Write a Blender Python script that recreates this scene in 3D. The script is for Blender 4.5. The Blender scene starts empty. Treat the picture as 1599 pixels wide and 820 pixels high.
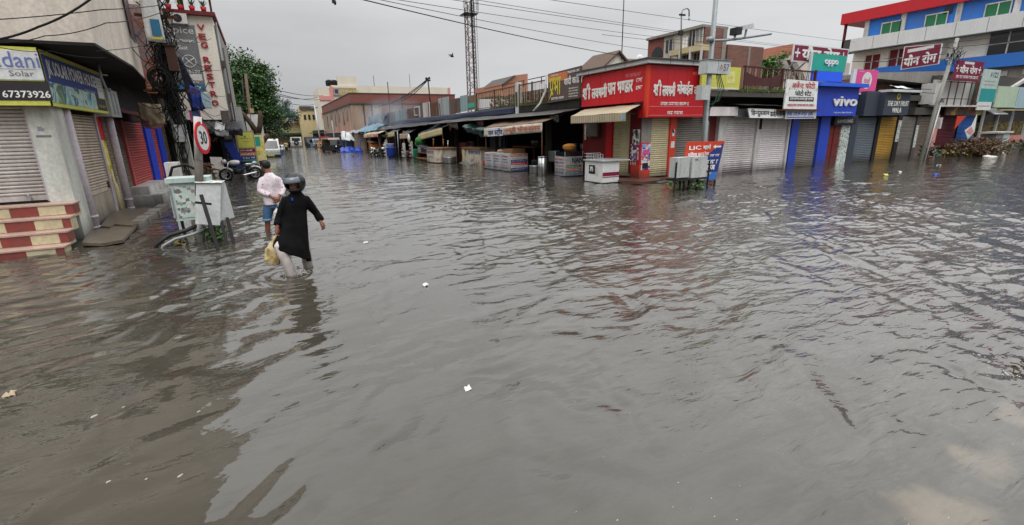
import bpy, math, random
import numpy as np
from mathutils import Vector, Matrix, Quaternion, noise as mnoise

R = math.radians
S = bpy.context.scene
COL = S.collection
rnd = random.Random(7)

# ------------------------------------------------------------------ camera
F_PX, PITCH, YAW, ROLL, CAM_H = 733.7, 15.6, 26.93, -1.22, 2.05
def cam_axes():
    p, y, r = R(PITCH), R(YAW), R(ROLL)
    fwd = Vector((math.sin(y)*math.cos(p), math.cos(y)*math.cos(p), -math.sin(p)))
    right = Vector((math.cos(y), -math.sin(y), 0))
    up = right.cross(fwd)
    return right*math.cos(r)+up*math.sin(r), -right*math.sin(r)+up*math.cos(r), fwd
AX_R, AX_U, AX_F = cam_axes()
cam = bpy.data.objects.new('camera', bpy.data.cameras.new('camera'))
COL.objects.link(cam)
cam.data.sensor_fit = 'HORIZONTAL'
cam.data.sensor_width = 36
cam.data.lens = F_PX/1599*36
cam.data.clip_start = 0.05
cam.data.clip_end = 3000
cam.matrix_world = Matrix(((AX_R.x, AX_U.x, -AX_F.x, 0), (AX_R.y, AX_U.y, -AX_F.y, 0),
                           (AX_R.z, AX_U.z, -AX_F.z, CAM_H), (0, 0, 0, 1)))
S.camera = cam

# ------------------------------------------------------------------ sky, sun, exposure
SUN_EL, SUN_AZ = 58, 200          # soft light from behind the photographer, through cloud
W = bpy.data.worlds.new('World'); S.world = W; W.use_nodes = True
def build_world():
    nt = W.node_tree; nt.nodes.clear()
    N = nt.nodes.new; L = nt.links.new
    out = N('ShaderNodeOutputWorld'); bg = N('ShaderNodeBackground')
    sky = N('ShaderNodeTexSky'); sky.sky_type = 'NISHITA'; sky.sun_disc = False
    sky.sun_elevation = R(SUN_EL); sky.sun_rotation = R(SUN_AZ); sky.dust_density = 6; sky.air_density = 1.5
    hs = N('ShaderNodeHueSaturation'); hs.inputs['Saturation'].default_value = .12; hs.inputs['Value'].default_value = .8
    L(sky.outputs[0], hs.inputs['Color'])
    tc = N('ShaderNodeTexCoord'); sep = N('ShaderNodeSeparateXYZ'); L(tc.outputs['Generated'], sep.inputs[0])
    cr = N('ShaderNodeValToRGB')
    e = cr.color_ramp.elements
    e[0].position = 0.0; e[0].color = (.47, .49, .515, 1)
    e[1].position = 1.0; e[1].color = (2.4, 2.43, 2.48, 1)
    for p_, v in ((.06, .49), (.2, .515), (.34, .76), (.5, 1.25), (.7, 1.75)):
        k = e.new(p_); k.color = (v*.985, v, v*1.025, 1)
    L(sep.outputs['Z'], cr.inputs[0])
    mul = N('ShaderNodeMixRGB'); mul.blend_type = 'MULTIPLY'; mul.inputs[0].default_value = 1
    mul.inputs[2].default_value = (11, 11, 11, 1); L(cr.outputs[0], mul.inputs[1])
    nz = N('ShaderNodeTexNoise'); nz.inputs['Scale'].default_value = 2.2; nz.inputs['Detail'].default_value = 5
    mp = N('ShaderNodeMapping'); mp.inputs['Scale'].default_value = (1, 1, 3.5); L(tc.outputs['Generated'], mp.inputs[0]); L(mp.outputs[0], nz.inputs[0])
    mr = N('ShaderNodeMapRange'); mr.inputs[1].default_value = .3; mr.inputs[2].default_value = .7; mr.inputs[3].default_value = .90; mr.inputs[4].default_value = 1.13
    L(nz.outputs[0], mr.inputs[0])
    m2 = N('ShaderNodeMixRGB'); m2.blend_type = 'MULTIPLY'; m2.inputs[0].default_value = 1
    L(mul.outputs[0], m2.inputs[1]); L(mr.outputs[0], m2.inputs[2])
    # thinner cloud, hence whiter, toward the cross street
    dt = N('ShaderNodeVectorMath'); dt.operation = 'DOT_PRODUCT'; dt.inputs[1].default_value = (.93, .36, 0); L(tc.outputs['Generated'], dt.inputs[0])
    md = N('ShaderNodeMapRange'); md.interpolation_type = 'SMOOTHSTEP'; md.inputs[1].default_value = .35; md.inputs[2].default_value = 1.0; md.inputs[3].default_value = 1; md.inputs[4].default_value = 1.38; L(dt.outputs['Value'], md.inputs[0])
    m3 = N('ShaderNodeMixRGB'); m3.blend_type = 'MULTIPLY'; m3.inputs[0].default_value = 1; L(m2.outputs[0], m3.inputs[1]); L(md.outputs[0], m3.inputs[2]); m2 = m3
    mix = N('ShaderNodeMixRGB'); mix.inputs[0].default_value = .9
    L(hs.outputs[0], mix.inputs[1]); L(m2.outputs[0], mix.inputs[2])
    L(mix.outputs[0], bg.inputs[0]); bg.inputs[1].default_value = .1
    L(bg.outputs[0], out.inputs[0])
build_world()
sun = bpy.data.objects.new('sun', bpy.data.lights.new('sun', 'SUN')); COL.objects.link(sun)
sun.data.energy = 1.1; sun.data.angle = R(40); sun.data.color = (1, .97, .93)
sun.rotation_euler = (R(90-SUN_EL), 0, R(180-SUN_AZ))
S.view_settings.view_transform = 'Standard'; S.view_settings.look = 'None'
S.view_settings.exposure = 0.0; S.view_settings.gamma = 1; S.view_settings.use_curve_mapping = False
S.render.engine = 'CYCLES'
S.cycles.max_bounces = 6; S.cycles.diffuse_bounces = 3; S.cycles.glossy_bounces = 3; S.cycles.use_denoising = True
S.cycles.caustics_reflective = False; S.cycles.caustics_refractive = False

# ------------------------------------------------------------------ pixel -> place on a known plane (photo 1599 x 820)
def ray(px, py):
    return AX_R*((px-799.5)/F_PX) + AX_U*(-(py-410)/F_PX) + AX_F
def on_x(px, py, X):
    d = ray(px, py); k = X/d.x; return Vector((X, d.y*k, CAM_H+d.z*k))
def on_y(px, py, Y):
    d = ray(px, py); k = Y/d.y; return Vector((d.x*k, Y, CAM_H+d.z*k))
def on_z(px, py, z=0.0):
    d = ray(px, py); k = (z-CAM_H)/d.z; return Vector((d.x*k, d.y*k, z))

# ------------------------------------------------------------------ materials
MATS = {}
def srgb(h):
    h = h.lstrip('#')
    c = [int(h[i:i+2], 16)/255 for i in (0, 2, 4)]
    return tuple(x/12.92 if x <= .04045 else ((x+.055)/1.055)**2.4 for x in c)
def mat(name, col, rough=.6, dirt=.35, dcol=(.07, .06, .05), scale=1.6, streak=True, metal=0., bump=.15, fine=14., spec=.4, tide=0.):
    """painted / weathered surface: broad grime, vertical run marks, fine mottling, small bump; tide = dark stain just above the flood line"""
    if name in MATS: return name
    if isinstance(col, str): col = srgb(col)
    m = bpy.data.materials.new(name); m.use_nodes = True; MATS[name] = m
    nt = m.node_tree; N = nt.nodes.new; L = nt.links.new
    b = nt.nodes['Principled BSDF']
    b.inputs['Roughness'].default_value = rough; b.inputs['Metallic'].default_value = metal
    b.inputs['Specular IOR Level'].default_value = spec
    geo = N('ShaderNodeNewGeometry')
    mp = N('ShaderNodeMapping'); mp.inputs['Scale'].default_value = (scale, scale, scale*(.22 if streak else 1))
    L(geo.outputs['Position'], mp.inputs[0])
    n1 = N('ShaderNodeTexNoise'); n1.inputs['Scale'].default_value = 1.; n1.inputs['Detail'].default_value = 8; n1.inputs['Roughness'].default_value = .65
    L(mp.outputs[0], n1.inputs[0])
    r1 = N('ShaderNodeMapRange'); r1.inputs[1].default_value = .42; r1.inputs[2].default_value = .78; r1.inputs[4].default_value = dirt
    L(n1.outputs[0], r1.inputs[0])
    n2 = N('ShaderNodeTexNoise'); n2.inputs['Scale'].default_value = fine; n2.inputs['Detail'].default_value = 5
    L(geo.outputs['Position'], n2.inputs[0])
    r2 = N('ShaderNodeMapRange'); r2.inputs[1].default_value = .25; r2.inputs[2].default_value = .75; r2.inputs[3].default_value = .84; r2.inputs[4].default_value = 1.14
    L(n2.outputs[0], r2.inputs[0])
    v = N('ShaderNodeMixRGB'); v.blend_type = 'MULTIPLY'; v.inputs[0].default_value = 1 if dirt > 0.001 else .4; v.inputs[1].default_value = (*col, 1)
    L(r2.outputs[0], v.inputs[2])
    mx = N('ShaderNodeMixRGB'); mx.inputs[2].default_value = (*dcol, 1)
    L(r1.outputs[0], mx.inputs[0]); L(v.outputs[0], mx.inputs[1])
    last = mx.outputs[0]
    if tide:
        sp = N('ShaderNodeSeparateXYZ'); L(geo.outputs['Position'], sp.inputs[0])
        ad = N('ShaderNodeMath'); ad.operation = 'MULTIPLY_ADD'; ad.inputs[1].default_value = -.5; L(n1.outputs[0], ad.inputs[0]); L(sp.outputs['Z'], ad.inputs[2])
        rt = N('ShaderNodeMapRange'); rt.inputs[1].default_value = -.22; rt.inputs[2].default_value = .22; rt.inputs[3].default_value = tide; rt.inputs[4].default_value = 0
        L(ad.outputs[0], rt.inputs[0])
        mt = N('ShaderNodeMixRGB'); mt.inputs[2].default_value = (.05, .043, .035, 1); L(rt.outputs[0], mt.inputs[0]); L(last, mt.inputs[1]); last = mt.outputs[0]
    L(last, b.inputs['Base Color'])
    if bump:
        bp = N('ShaderNodeBump'); bp.inputs['Strength'].default_value = bump; bp.inputs['Distance'].default_value = .02
        L(n2.outputs[0], bp.inputs['Height']); L(bp.outputs[0], b.inputs['Normal'])
    return name
def brick(name, c1, c2, mortar, sc=1., dirt=.4):
    if name in MATS: return name
    m = bpy.data.materials.new(name); m.use_nodes = True; MATS[name] = m
    nt = m.node_tree; N = nt.nodes.new; L = nt.links.new; b = nt.nodes['Principled BSDF']; b.inputs['Roughness'].default_value = .85
    geo = N('ShaderNodeNewGeometry'); sp = N('ShaderNodeSeparateXYZ'); L(geo.outputs['Position'], sp.inputs[0])
    ad = N('ShaderNodeMath'); L(sp.outputs[0], ad.inputs[0]); L(sp.outputs[1], ad.inputs[1])
    cb = N('ShaderNodeCombineXYZ'); L(ad.outputs[0], cb.inputs[0]); L(sp.outputs[2], cb.inputs[1])
    bt = N('ShaderNodeTexBrick'); L(cb.outputs[0], bt.inputs[0])
    bt.inputs['Color1'].default_value = (*srgb(c1), 1); bt.inputs['Color2'].default_value = (*srgb(c2), 1); bt.inputs['Mortar'].default_value = (*srgb(mortar), 1)
    bt.inputs['Scale'].default_value = sc; bt.inputs['Brick Width'].default_value = .24; bt.inputs['Row Height'].default_value = .085; bt.inputs['Mortar Size'].default_value = .012
    nz = N('ShaderNodeTexNoise'); nz.inputs['Scale'].default_value = .6; nz.inputs['Detail'].default_value = 7; L(geo.outputs['Position'], nz.inputs[0])
    r = N('ShaderNodeMapRange'); r.inputs[1].default_value = .42; r.inputs[2].default_value = .8; r.inputs[4].default_value = dirt; L(nz.outputs[0], r.inputs[0])
    mx = N('ShaderNodeMixRGB'); mx.inputs[2].default_value = (.06, .05, .045, 1); L(r.outputs[0], mx.inputs[0]); L(bt.outputs[0], mx.inputs[1])
    L(mx.outputs[0], b.inputs['Base Color'])
    return name
def stripes(name, cols, width, axis='Y', rough=.8, dirt=.35):
    """cloth or tile work in repeated bands along one axis"""
    if name in MATS: return name
    m = bpy.data.materials.new(name); m.use_nodes = True; MATS[name] = m
    nt = m.node_tree; N = nt.nodes.new; L = nt.links.new; b = nt.nodes['Principled BSDF']; b.inputs['Roughness'].default_value = rough
    geo = N('ShaderNodeNewGeometry'); sp = N('ShaderNodeSeparateXYZ'); L(geo.outputs['Position'], sp.inputs[0])
    dv = N('ShaderNodeMath'); dv.operation = 'DIVIDE'; dv.inputs[1].default_value = width*len(cols); L(sp.outputs[axis], dv.inputs[0])
    fr = N('ShaderNodeMath'); fr.operation = 'FRACT'; L(dv.outputs[0], fr.inputs[0])
    cr = N('ShaderNodeValToRGB'); cr.color_ramp.interpolation = 'CONSTANT'
    e = cr.color_ramp.elements
    e[0].color = (*srgb(cols[0]), 1)
    e[1].position = 1/len(cols); e[1].color = (*srgb(cols[1]), 1)
    for i in range(2, len(cols)):
        k = e.new(i/len(cols)); k.color = (*srgb(cols[i]), 1)
    L(fr.outputs[0], cr.inputs[0])
    nz = N('ShaderNodeTexNoise'); nz.inputs['Scale'].default_value = 2.5; nz.inputs['Detail'].default_value = 7; L(geo.outputs['Position'], nz.inputs[0])
    r = N('ShaderNodeMapRange'); r.inputs[1].default_value = .4; r.inputs[2].default_value = .75; r.inputs[4].default_value = dirt; L(nz.outputs[0], r.inputs[0])
    mx = N('ShaderNodeMixRGB'); mx.inputs[2].default_value = (.09, .075, .06, 1); L(r.outputs[0], mx.inputs[0]); L(cr.outputs[0], mx.inputs[1])
    L(mx.outputs[0], b.inputs['Base Color'])
    return name
def blotch(name, cols, scale=3., rough=.7, hard=False, cells=False):
    """printed picture / posters / patterned cloth: patches of several colours"""
    if name in MATS: return name
    m = bpy.data.materials.new(name); m.use_nodes = True; MATS[name] = m
    nt = m.node_tree; N = nt.nodes.new; L = nt.links.new; b = nt.nodes['Principled BSDF']; b.inputs['Roughness'].default_value = rough
    geo = N('ShaderNodeNewGeometry')
    nz = N('ShaderNodeTexNoise'); nz.inputs['Scale'].default_value = scale; nz.inputs['Detail'].default_value = 4; nz.inputs['Distortion'].default_value = .6
    L(geo.outputs['Position'], nz.inputs[0])
    if cells: nz = N('ShaderNodeTexVoronoi'); nz.distance = 'CHEBYCHEV'; nz.inputs['Scale'].default_value = scale; nz.inputs['Randomness'].default_value = .8; L(geo.outputs['Position'], nz.inputs[0])
    cr = N('ShaderNodeValToRGB'); e = cr.color_ramp.elements
    if hard: cr.color_ramp.interpolation = 'CONSTANT'
    n = len(cols)
    pos = [i/n for i in range(n)] if cells else [.33+.36*i/max(1, n-1) for i in range(n)]
    e[0].position = pos[0]; e[0].color = (*srgb(cols[0]), 1); e[1].position = pos[1]; e[1].color = (*srgb(cols[1]), 1)
    for i in range(2, n):
        k = e.new(pos[i]); k.color = (*srgb(cols[i]), 1)
    L(nz.outputs[1] if cells else nz.outputs[0], cr.inputs[0]); L(cr.outputs[0], b.inputs['Base Color'])
    return name
def leafmat(name, cols, scale=.8):
    blotch(name, cols, scale, .55)
    b = MATS[name].node_tree.nodes['Principled BSDF']
    b.inputs['Subsurface Weight'].default_value = 0
    return name

# palette (real base colours; sRGB hex of the unlit thing)
P = mat
P('white_paint', '#c9c6c2', .6, .7, tide=.7); P('pillar_white', '#c4c6be', .65, .9, (.12, .11, .09), scale=1.4, tide=.8); P('cream_wall', '#d6cbbe', .85, .45, scale=.8); P('cream_veg', '#ebe5d8', .8, .14, scale=.5)
P('concrete', '#8d8880', .9, .5, scale=.9, streak=False, tide=.6); P('concrete_dark', '#4f4c48', .9, .5); P('soot_and_shade', '#1b1918', .9, .3)  # the near-black is also painted on undersides and recess walls in place of shade
P('inside_shade', '#14120f', .9, .1); P('wet_stone', '#645a4e', .3, .8, scale=2.6, streak=False, bump=1., fine=9)  # interiors and deep recesses get their shade as a near-black colour
P('plaster', '#9a9082', .9, .5, (.10, .075, .055), tide=.7); P('pipe', '#b4aab0', .6, .35, scale=2); P('black_metal', '#17181a', .5, .2)
P('grey_metal', '#8b9193', .45, .3, metal=.3); P('light_metal', '#c3c8c8', .4, .35, metal=.2); P('rust', '#5b3a28', .9, .4)
P('steel', '#b9bcbe', .28, .15, metal=.9); P('chrome', '#d8dadc', .15, .05, metal=1.); P('rubber', '#101010', .8, .05)
P('shutter_white', '#c4bdb8', .5, .75, (.16, .13, .11), scale=1.2, bump=.05, tide=.85); P('shutter_warm', '#c2b3a2', .5, .7, (.14, .11, .085), scale=1.2, bump=.05, tide=.85)
P('shutter_cream', '#d4cba6', .5, .35, (.16, .12, .07), scale=1.1, bump=.05, tide=.85); P('shutter_pale', '#e0dada', .5, .5, (.18, .13, .11), scale=1.1, bump=.05, tide=.8)
P('shutter_grey', '#857f78', .55, .55, scale=1.1, bump=.05, tide=.6); P('shutter_slate', '#6b747c', .55, .3, bump=.05, tide=.85); P('shutter_brown', '#6f5d4d', .6, .5, bump=.05)
P('shutter_yellow', '#b58e3e', .5, .45, scale=1.5, bump=.05, tide=.7); P('shutter_red', '#b04c4a', .5, .3, (.10, .03, .03), bump=.05, tide=.8); P('shutter_maroon', '#5a1f2a', .5, .3, bump=.05, tide=.85)
P('shutter_blue', '#2d64ad', .5, .3, bump=.05, tide=.85)
P('blue_paint', '#1d3fc0', .5, .25, (.02, .03, .12), tide=.4); P('navy', '#1c347e', .55, .2); P('vivo_blue', '#2647ba', .45, .3, (.02, .035, .2), tide=.6)
P('sky_blue_paint', '#2c72c8', .7, .5, (.08, .1, .14), scale=.7); P('red_sign', '#c01822', .45, .22, (.25, .01, .02), scale=.9); P('orange_red', '#d03c22', .5, .4, tide=.8)
P('dark_red', '#6e1218', .7, .4, tide=.4); P('maroon_sign', '#7a1738', .5, .15); P('red_paint', '#c41f2b', .5, .2); P('red_letter', '#b01028', .4, .08)
P('white_letter', '#e6e4e0', .4, .06, bump=0); P('white_board', '#d6d7d5', .45, .15, bump=.03); P('grey_letter', '#6c6f74', .6, .1, bump=0); P('yellow', '#c9bb3a', .5, .2)
P('lime', '#c6c658', .5, .12); P('foam_glint_grey', '#9a9894', .3, .1, bump=0); P('teal', '#26a28a', .5, .12); P('pink', '#d84e8e', .5, .12); P('black_letter', '#1a1a1e', .6, .05, bump=0); P('navy_letter', '#1b2a6e', .6, .05, bump=0)
P('orange_letter', '#b24a22', .6, .08, bump=0); P('counter_white', '#b9b9ba', .5, .5, scale=2, tide=.5); P('dark_board', '#2b2528', .5, .1); P('slate_board', '#39414d', .5, .15); P('brown_banner', '#5d4a44', .6, .15)
P('tile_red', '#84403a', .35, .5, bump=.05, scale=3); P('tile_cream', '#c4b998', .35, .5, bump=.05, scale=3); P('tile_edge', '#b79a8c', .4, .3)
P('tarp_blue', '#15203f', .55, .35, streak=False); P('tarp_teal', '#21413f', .6, .4, streak=False); P('plastic_blue', '#1d3f9e', .4, .1); P('plastic_green', '#0f8a5a', .4, .1)
P('wood', '#7a5636', .8, .4, scale=3); P('bark', '#4a3b2c', .95, .4, scale=3, bump=.5); P('pole_concrete', '#9b9c92', .85, .35, scale=2)
P('mint', '#b6c6c0', .55, .35, scale=2.5); P('grey_panel', '#b9bcba', .5, .3, scale=2); P('tin_roof', '#474544', .6, .5, metal=.2); P('black_tarp', '#22232a', .6, .3, streak=False)
P('dirty_cloth', '#a9977e', .85, .5, streak=False, scale=2); P('brown_cloth', '#74604f', .85, .45, streak=False, scale=2); P('pink_wall', '#d08f88', .8, .25); P('yellow_wall', '#c9b88c', .85, .35, scale=.4)
P('far_white', '#d9d1c0', .85, .18, scale=.3); P('window_dark', '#12161a', .2, .1, spec=.6); P('window_green', '#1c6b44', .5, .2); P('glass_dark', '#1a2126', .08, .05, spec=.7)
P('skin', '#7d4f3a', .6, .12, (.16, .08, .05), streak=False, bump=.03); P('hair', '#0b0a0a', .5, .0, bump=.1); P('kurta', '#0c0c0e', .9, .3, (.012, .012, .013), streak=False, scale=5, bump=.2, spec=.15)
P('trousers', '#d0c6c0', .85, .25, (.2, .16, .14), scale=5, tide=.5); P('denim', '#3f6186', .85, .3, scale=6, streak=False); P('helmet', '#1c1e20', .35, .1, streak=False, bump=.02)
P('visor', '#59636b', .04, .05, spec=.9, bump=0); P('plastic_bag', '#cbc8c0', .35, .1, streak=False); P('car_white', '#cfcfcb', .25, .12, spec=.6); P('orange_paint', '#c87a2a', .6, .3)
P('green_cloth', '#2a6a30', .7, .15, streak=False); P('moss', '#3c4a1c', .95, .4, streak=False); P('plinth', '#5c4038', .3, .4, scale=2, streak=False)
P('panel_a', '#7d8486', .7, .5); P('panel_b', '#9aa3a0', .7, .5); P('panel_c', '#5d4a42', .8, .6); P('panel_d', '#7d8c90', .7, .6)
P('far_terra', '#b06a4c', .9, .3, scale=.5); P('grey_fascia', '#cfd3d6', .6, .3); P('stone_grey', '#8e8a85', .9, .4)
brick('brick_red', '#7c4434', '#6a382c', '#8a766a', 1., .5); brick('brick_far', '#7c3c34', '#8a463c', '#7a5a50', .5, .3); brick('brick_orange', '#b0694a', '#a05a3e', '#b59a88', 1., .25)
stripes('awning_stripe', ('#ad9f84', '#9a8b6e', '#b8ac94'), .05, 'Y')
blotch('pink_floral', ('#8e6884', '#cfc2c6', '#d8cfd0', '#cfc4c8', '#bba8b2', '#dcd5d6'), 30., .85)
blotch('solar_photo', ('#2c5a6a', '#7ab0b8', '#b8c8c0', '#5d7a54', '#34507a', '#9ec8d8'), 2.2)
blotch('poster_mix', ('#b02848', '#e0d8d0', '#5060a0', '#d8d4cc', '#c04060', '#2a3a80', '#c8c4c0', '#a02040'), 10., hard=True, cells=True)
blotch('poster_blue', ('#3060b0', '#7aa8e0', '#e06a90', '#d8d4cc', '#203a80'), 8., hard=True, cells=True)
blotch('poster_grey', ('#303236', '#c8c8c4', '#85888a', '#e0dfdc', '#4a4c50'), 9., hard=True, cells=True)
blotch('old_bills', ('#b4ccc4', '#c8c8c2', '#b4ccc4', '#8a8c88', '#bcc6c0', '#d0cec6', '#6a6a68', '#b4ccc4'), 17., hard=True, cells=True)
blotch('print_counter', ('#2a3e8a', '#d8d8d4', '#e0e0dc', '#c25040', '#d8d8d4', '#3a78b8'), 10., hard=True)
blotch('grimy_counter', ('#8a7a6a', '#b4a898', '#c0b6a6', '#b0a494', '#9a8c7c'), 1.7)
blotch('yellow_board', ('#3a7a50', '#d8c030', '#e0d8b0', '#d0b828'), 3.)
blotch('garments', ('#201c18', '#4a4228', '#8a7a38', '#302a26', '#5a2a30', '#1c1a1a'), 4., hard=True)
leafmat('leaf_dark', ('#14250e', '#203a18', '#2f4c1d', '#1a3012'), .9); leafmat('leaf_mid', ('#2a4a1c', '#3e6a26', '#527a30', '#304e1e'), .9)
leafmat('leaf_haze', ('#2c4a3c', '#3a5c4a', '#324f40'), .5); leafmat('dry_leaf', ('#5a3a2a', '#7a5640', '#4a4a28', '#8a6a50'), 3.); leafmat('straw', ('#8a7448', '#a08a58', '#5e6a30', '#7a5a38'), 2.5)  # blue of the far leaves is distance haze put into their colour
# ------------------------------------------------------------------ mesh builder
class MB:
    def __init__(s):
        s.v = []; s.f = []; s.mi = []; s.sm = []; s.mats = []
    def mid(s, m):
        if m not in s.mats: s.mats.append(m)
        return s.mats.index(m)
    def add(s, vs, fs, m, smooth=False):
        b = len(s.v); k = s.mid(m)
        s.v += [tuple(v) for v in vs]
        for f in fs:
            s.f.append([b+i for i in f]); s.mi.append(k); s.sm.append(smooth)
        return s
    def box(s, x0, x1, y0, y1, z0, z1, m):
        x0, x1 = min(x0, x1), max(x0, x1); y0, y1 = min(y0, y1), max(y0, y1); z0, z1 = min(z0, z1), max(z0, z1)
        return s.add([(x0,y0,z0),(x1,y0,z0),(x1,y1,z0),(x0,y1,z0),(x0,y0,z1),(x1,y0,z1),(x1,y1,z1),(x0,y1,z1)],
              [(0,3,2,1),(4,5,6,7),(0,1,5,4),(1,2,6,5),(2,3,7,6),(3,0,4,7)], m)
    def hexa(s, c8, m):
        return s.add(c8, [(0,3,2,1),(4,5,6,7),(0,1,5,4),(1,2,6,5),(2,3,7,6),(3,0,4,7)], m)
    def board(s, o, u, v, w, h, t, m):
        """flat board: lower left corner o, width along u, height along v, thickness t to the back of u x v"""
        o, u, v = Vector(o), Vector(u).normalized(), Vector(v).normalized(); n = u.cross(v)
        q = [o-n*t, o+u*w-n*t, o+u*w, o, o+v*h-n*t, o+u*w+v*h-n*t, o+u*w+v*h, o+v*h]
        return s.hexa(q, m)
    def quad4(s, a, b, c, d, t, m):
        """slab from any four corners, thickened by t"""
        a, b, c, d = map(Vector, (a, b, c, d)); n = (b-a).cross(d-a).normalized()*t
        return s.hexa([a-n, b-n, c-n, d-n, a, b, c, d], m)
    def poly(s, pts, th, m):
        """extruded outline; th = thickness vector"""
        n = len(pts); th = Vector(th); a = [Vector(p) for p in pts]; b = [p+th for p in a]
        return s.add(a+b, [tuple(range(n))[::-1], tuple(range(n, 2*n))]+[(i, (i+1) % n, n+(i+1) % n, n+i) for i in range(n)], m)
    def bar(s, p, q, w, h, m, up=(0, 0, 1)):
        p, q = Vector(p), Vector(q); d = (q-p).normalized(); a = d.cross(Vector(up))
        if a.length < 1e-3: a = d.cross(Vector((0, 1, 0)))
        a.normalize(); b = a.cross(d).normalized(); a *= w/2; b *= h/2
        return s.hexa([p-a-b, p+a-b, p+a+b, p-a+b, q-a-b, q+a-b, q+a+b, q-a+b], m)
    def tube(s, pts, r, m, n=8, smooth=True, cap=True):
        pts = [Vector(p) for p in pts]; k = len(pts)
        rs = r if isinstance(r, (list, tuple)) else [r]*k
        vs = []; prev = None
        for i, p in enumerate(pts):
            d = (pts[min(i+1, k-1)]-pts[max(i-1, 0)]).normalized()
            if prev is None:
                a = d.cross(Vector((0, 0, 1)))
                if a.length < .05: a = d.cross(Vector((1, 0, 0)))
            else: a = prev-d*prev.dot(d)
            a.normalize(); prev = a; b = d.cross(a)
            for j in range(n):
                t = 2*math.pi*j/n; vs.append(p+(a*math.cos(t)+b*math.sin(t))*rs[i])
        fs = [(i*n+j, i*n+(j+1) % n, (i+1)*n+(j+1) % n, (i+1)*n+j) for i in range(k-1) for j in range(n)]
        s.add(vs, fs, m, smooth)
        if cap:
            b = len(s.v)-len(vs)
            for f in (tuple(range(n))[::-1], tuple(range((k-1)*n, k*n))):
                s.f.append([b+i for i in f]); s.mi.append(s.mid(m)); s.sm.append(False)
        return s
    def rings(s, rs, m, n=16, smooth=True):
        """loft: rs = [(centre, rx, ry)] horizontal ellipses"""
        vs = []
        for c, rx, ry in rs:
            for j in range(n):
                t = 2*math.pi*j/n; vs.append((c[0]+rx*math.cos(t), c[1]+ry*math.sin(t), c[2]))
        k = len(rs)
        fs = [(i*n+j, i*n+(j+1) % n, (i+1)*n+(j+1) % n, (i+1)*n+j) for i in range(k-1) for j in range(n)]
        fs += [tuple(range(n))[::-1], tuple(range((k-1)*n, k*n))]
        return s.add(vs, fs, m, smooth)
    def ball(s, c, r, m, n=12, k=8):
        """ellipsoid; r = radius or (rx, ry, rz)"""
        rx, ry, rz = (r, r, r) if not isinstance(r, (tuple, list)) else r
        vs = [(c[0], c[1], c[2]-rz)]
        for i in range(1, k):
            a = -math.pi/2+math.pi*i/k
            for j in range(n):
                t = 2*math.pi*j/n; vs.append((c[0]+rx*math.cos(a)*math.cos(t), c[1]+ry*math.cos(a)*math.sin(t), c[2]+rz*math.sin(a)))
        vs.append((c[0], c[1], c[2]+rz)); e = len(vs)-1
        fs = [(0, 1+(j+1) % n, 1+j) for j in range(n)]
        fs += [(1+i*n+j, 1+i*n+(j+1) % n, 1+(i+1)*n+(j+1) % n, 1+(i+1)*n+j) for i in range(k-2) for j in range(n)]
        fs += [(1+(k-2)*n+j, 1+(k-2)*n+(j+1) % n, e) for j in range(n)]
        return s.add(vs, fs, m, True)
    def shutter(s, o, u, w, h, m, pitch=.075, d=.016, lockbar=True):
        """roller shutter of curved slats: lower left corner o, u to the right; faces u x Z"""
        o, u = Vector(o), Vector(u).normalized(); n = u.cross(Vector((0, 0, 1)))
        z = 0.; prof = []
        if lockbar: prof += [(0, 0), (.02, .005), (.02, .10), (0, .105)]; z = .11
        while z < h:
            p = min(pitch, h-z)
            prof += [(0, z), (d*.8, z+p*.2), (d, z+p*.5), (d*.8, z+p*.8), (0, z+p*.9), (-.014, z+p*.95)]; z += pitch
        k = len(prof); vs = []
        g_ = random.Random(int(o.x*71+o.y*37)); prof = [(a+g_.gauss(0, .0022), b) for a, b in prof]
        for a, b in prof: vs += [o+n*a+Vector((0, 0, b)), o+u*w+n*a+Vector((0, 0, b))]
        s.add(vs, [(2*i, 2*i+1, 2*i+3, 2*i+2) for i in range(k-1)], m)
        return s
    def wave_sheet(s, a, b, c, d, m, nu=16, nv=6, amp=.03, seed=0, sag=0., t=.008):
        """cloth / tin sheet between four corners a b c d (bilinear), uneven, with thickness"""
        a, b, c, d = map(Vector, (a, b, c, d)); nrm = (b-a).cross(d-a).normalized(); top = []; bot = []
        for j in range(nv+1):
            for i in range(nu+1):
                u, v = i/nu, j/nv
                p = (a*(1-u)+b*u)*(1-v)+(d*(1-u)+c*u)*v
                k = mnoise.noise(Vector((u*6+seed*7.3, v*2.5+seed, seed*.37)))*amp
                p = p+nrm*k+Vector((0, 0, -sag*math.sin(math.pi*u)*math.sin(math.pi*min(1, v*1.0))))
                top.append(p+nrm*t/2); bot.append(p-nrm*t/2)
        q = len(top); w = nu+1; fs = []
        for j in range(nv):
            for i in range(nu):
                x = j*w+i; fs.append((x, x+1, x+w+1, x+w)); fs.append((q+x, q+x+w, q+x+w+1, q+x+1))
        rim = [i for i in range(w)]+[j*w+nu for j in range(1, nv+1)]+[nv*w+i for i in range(nu-1, -1, -1)]+[j*w for j in range(nv-1, 0, -1)]
        for i, x in enumerate(rim):
            y = rim[(i+1) % len(rim)]; fs.append((x, q+x, q+y, y))
        return s.add(top+bot, fs, m, True)
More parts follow.
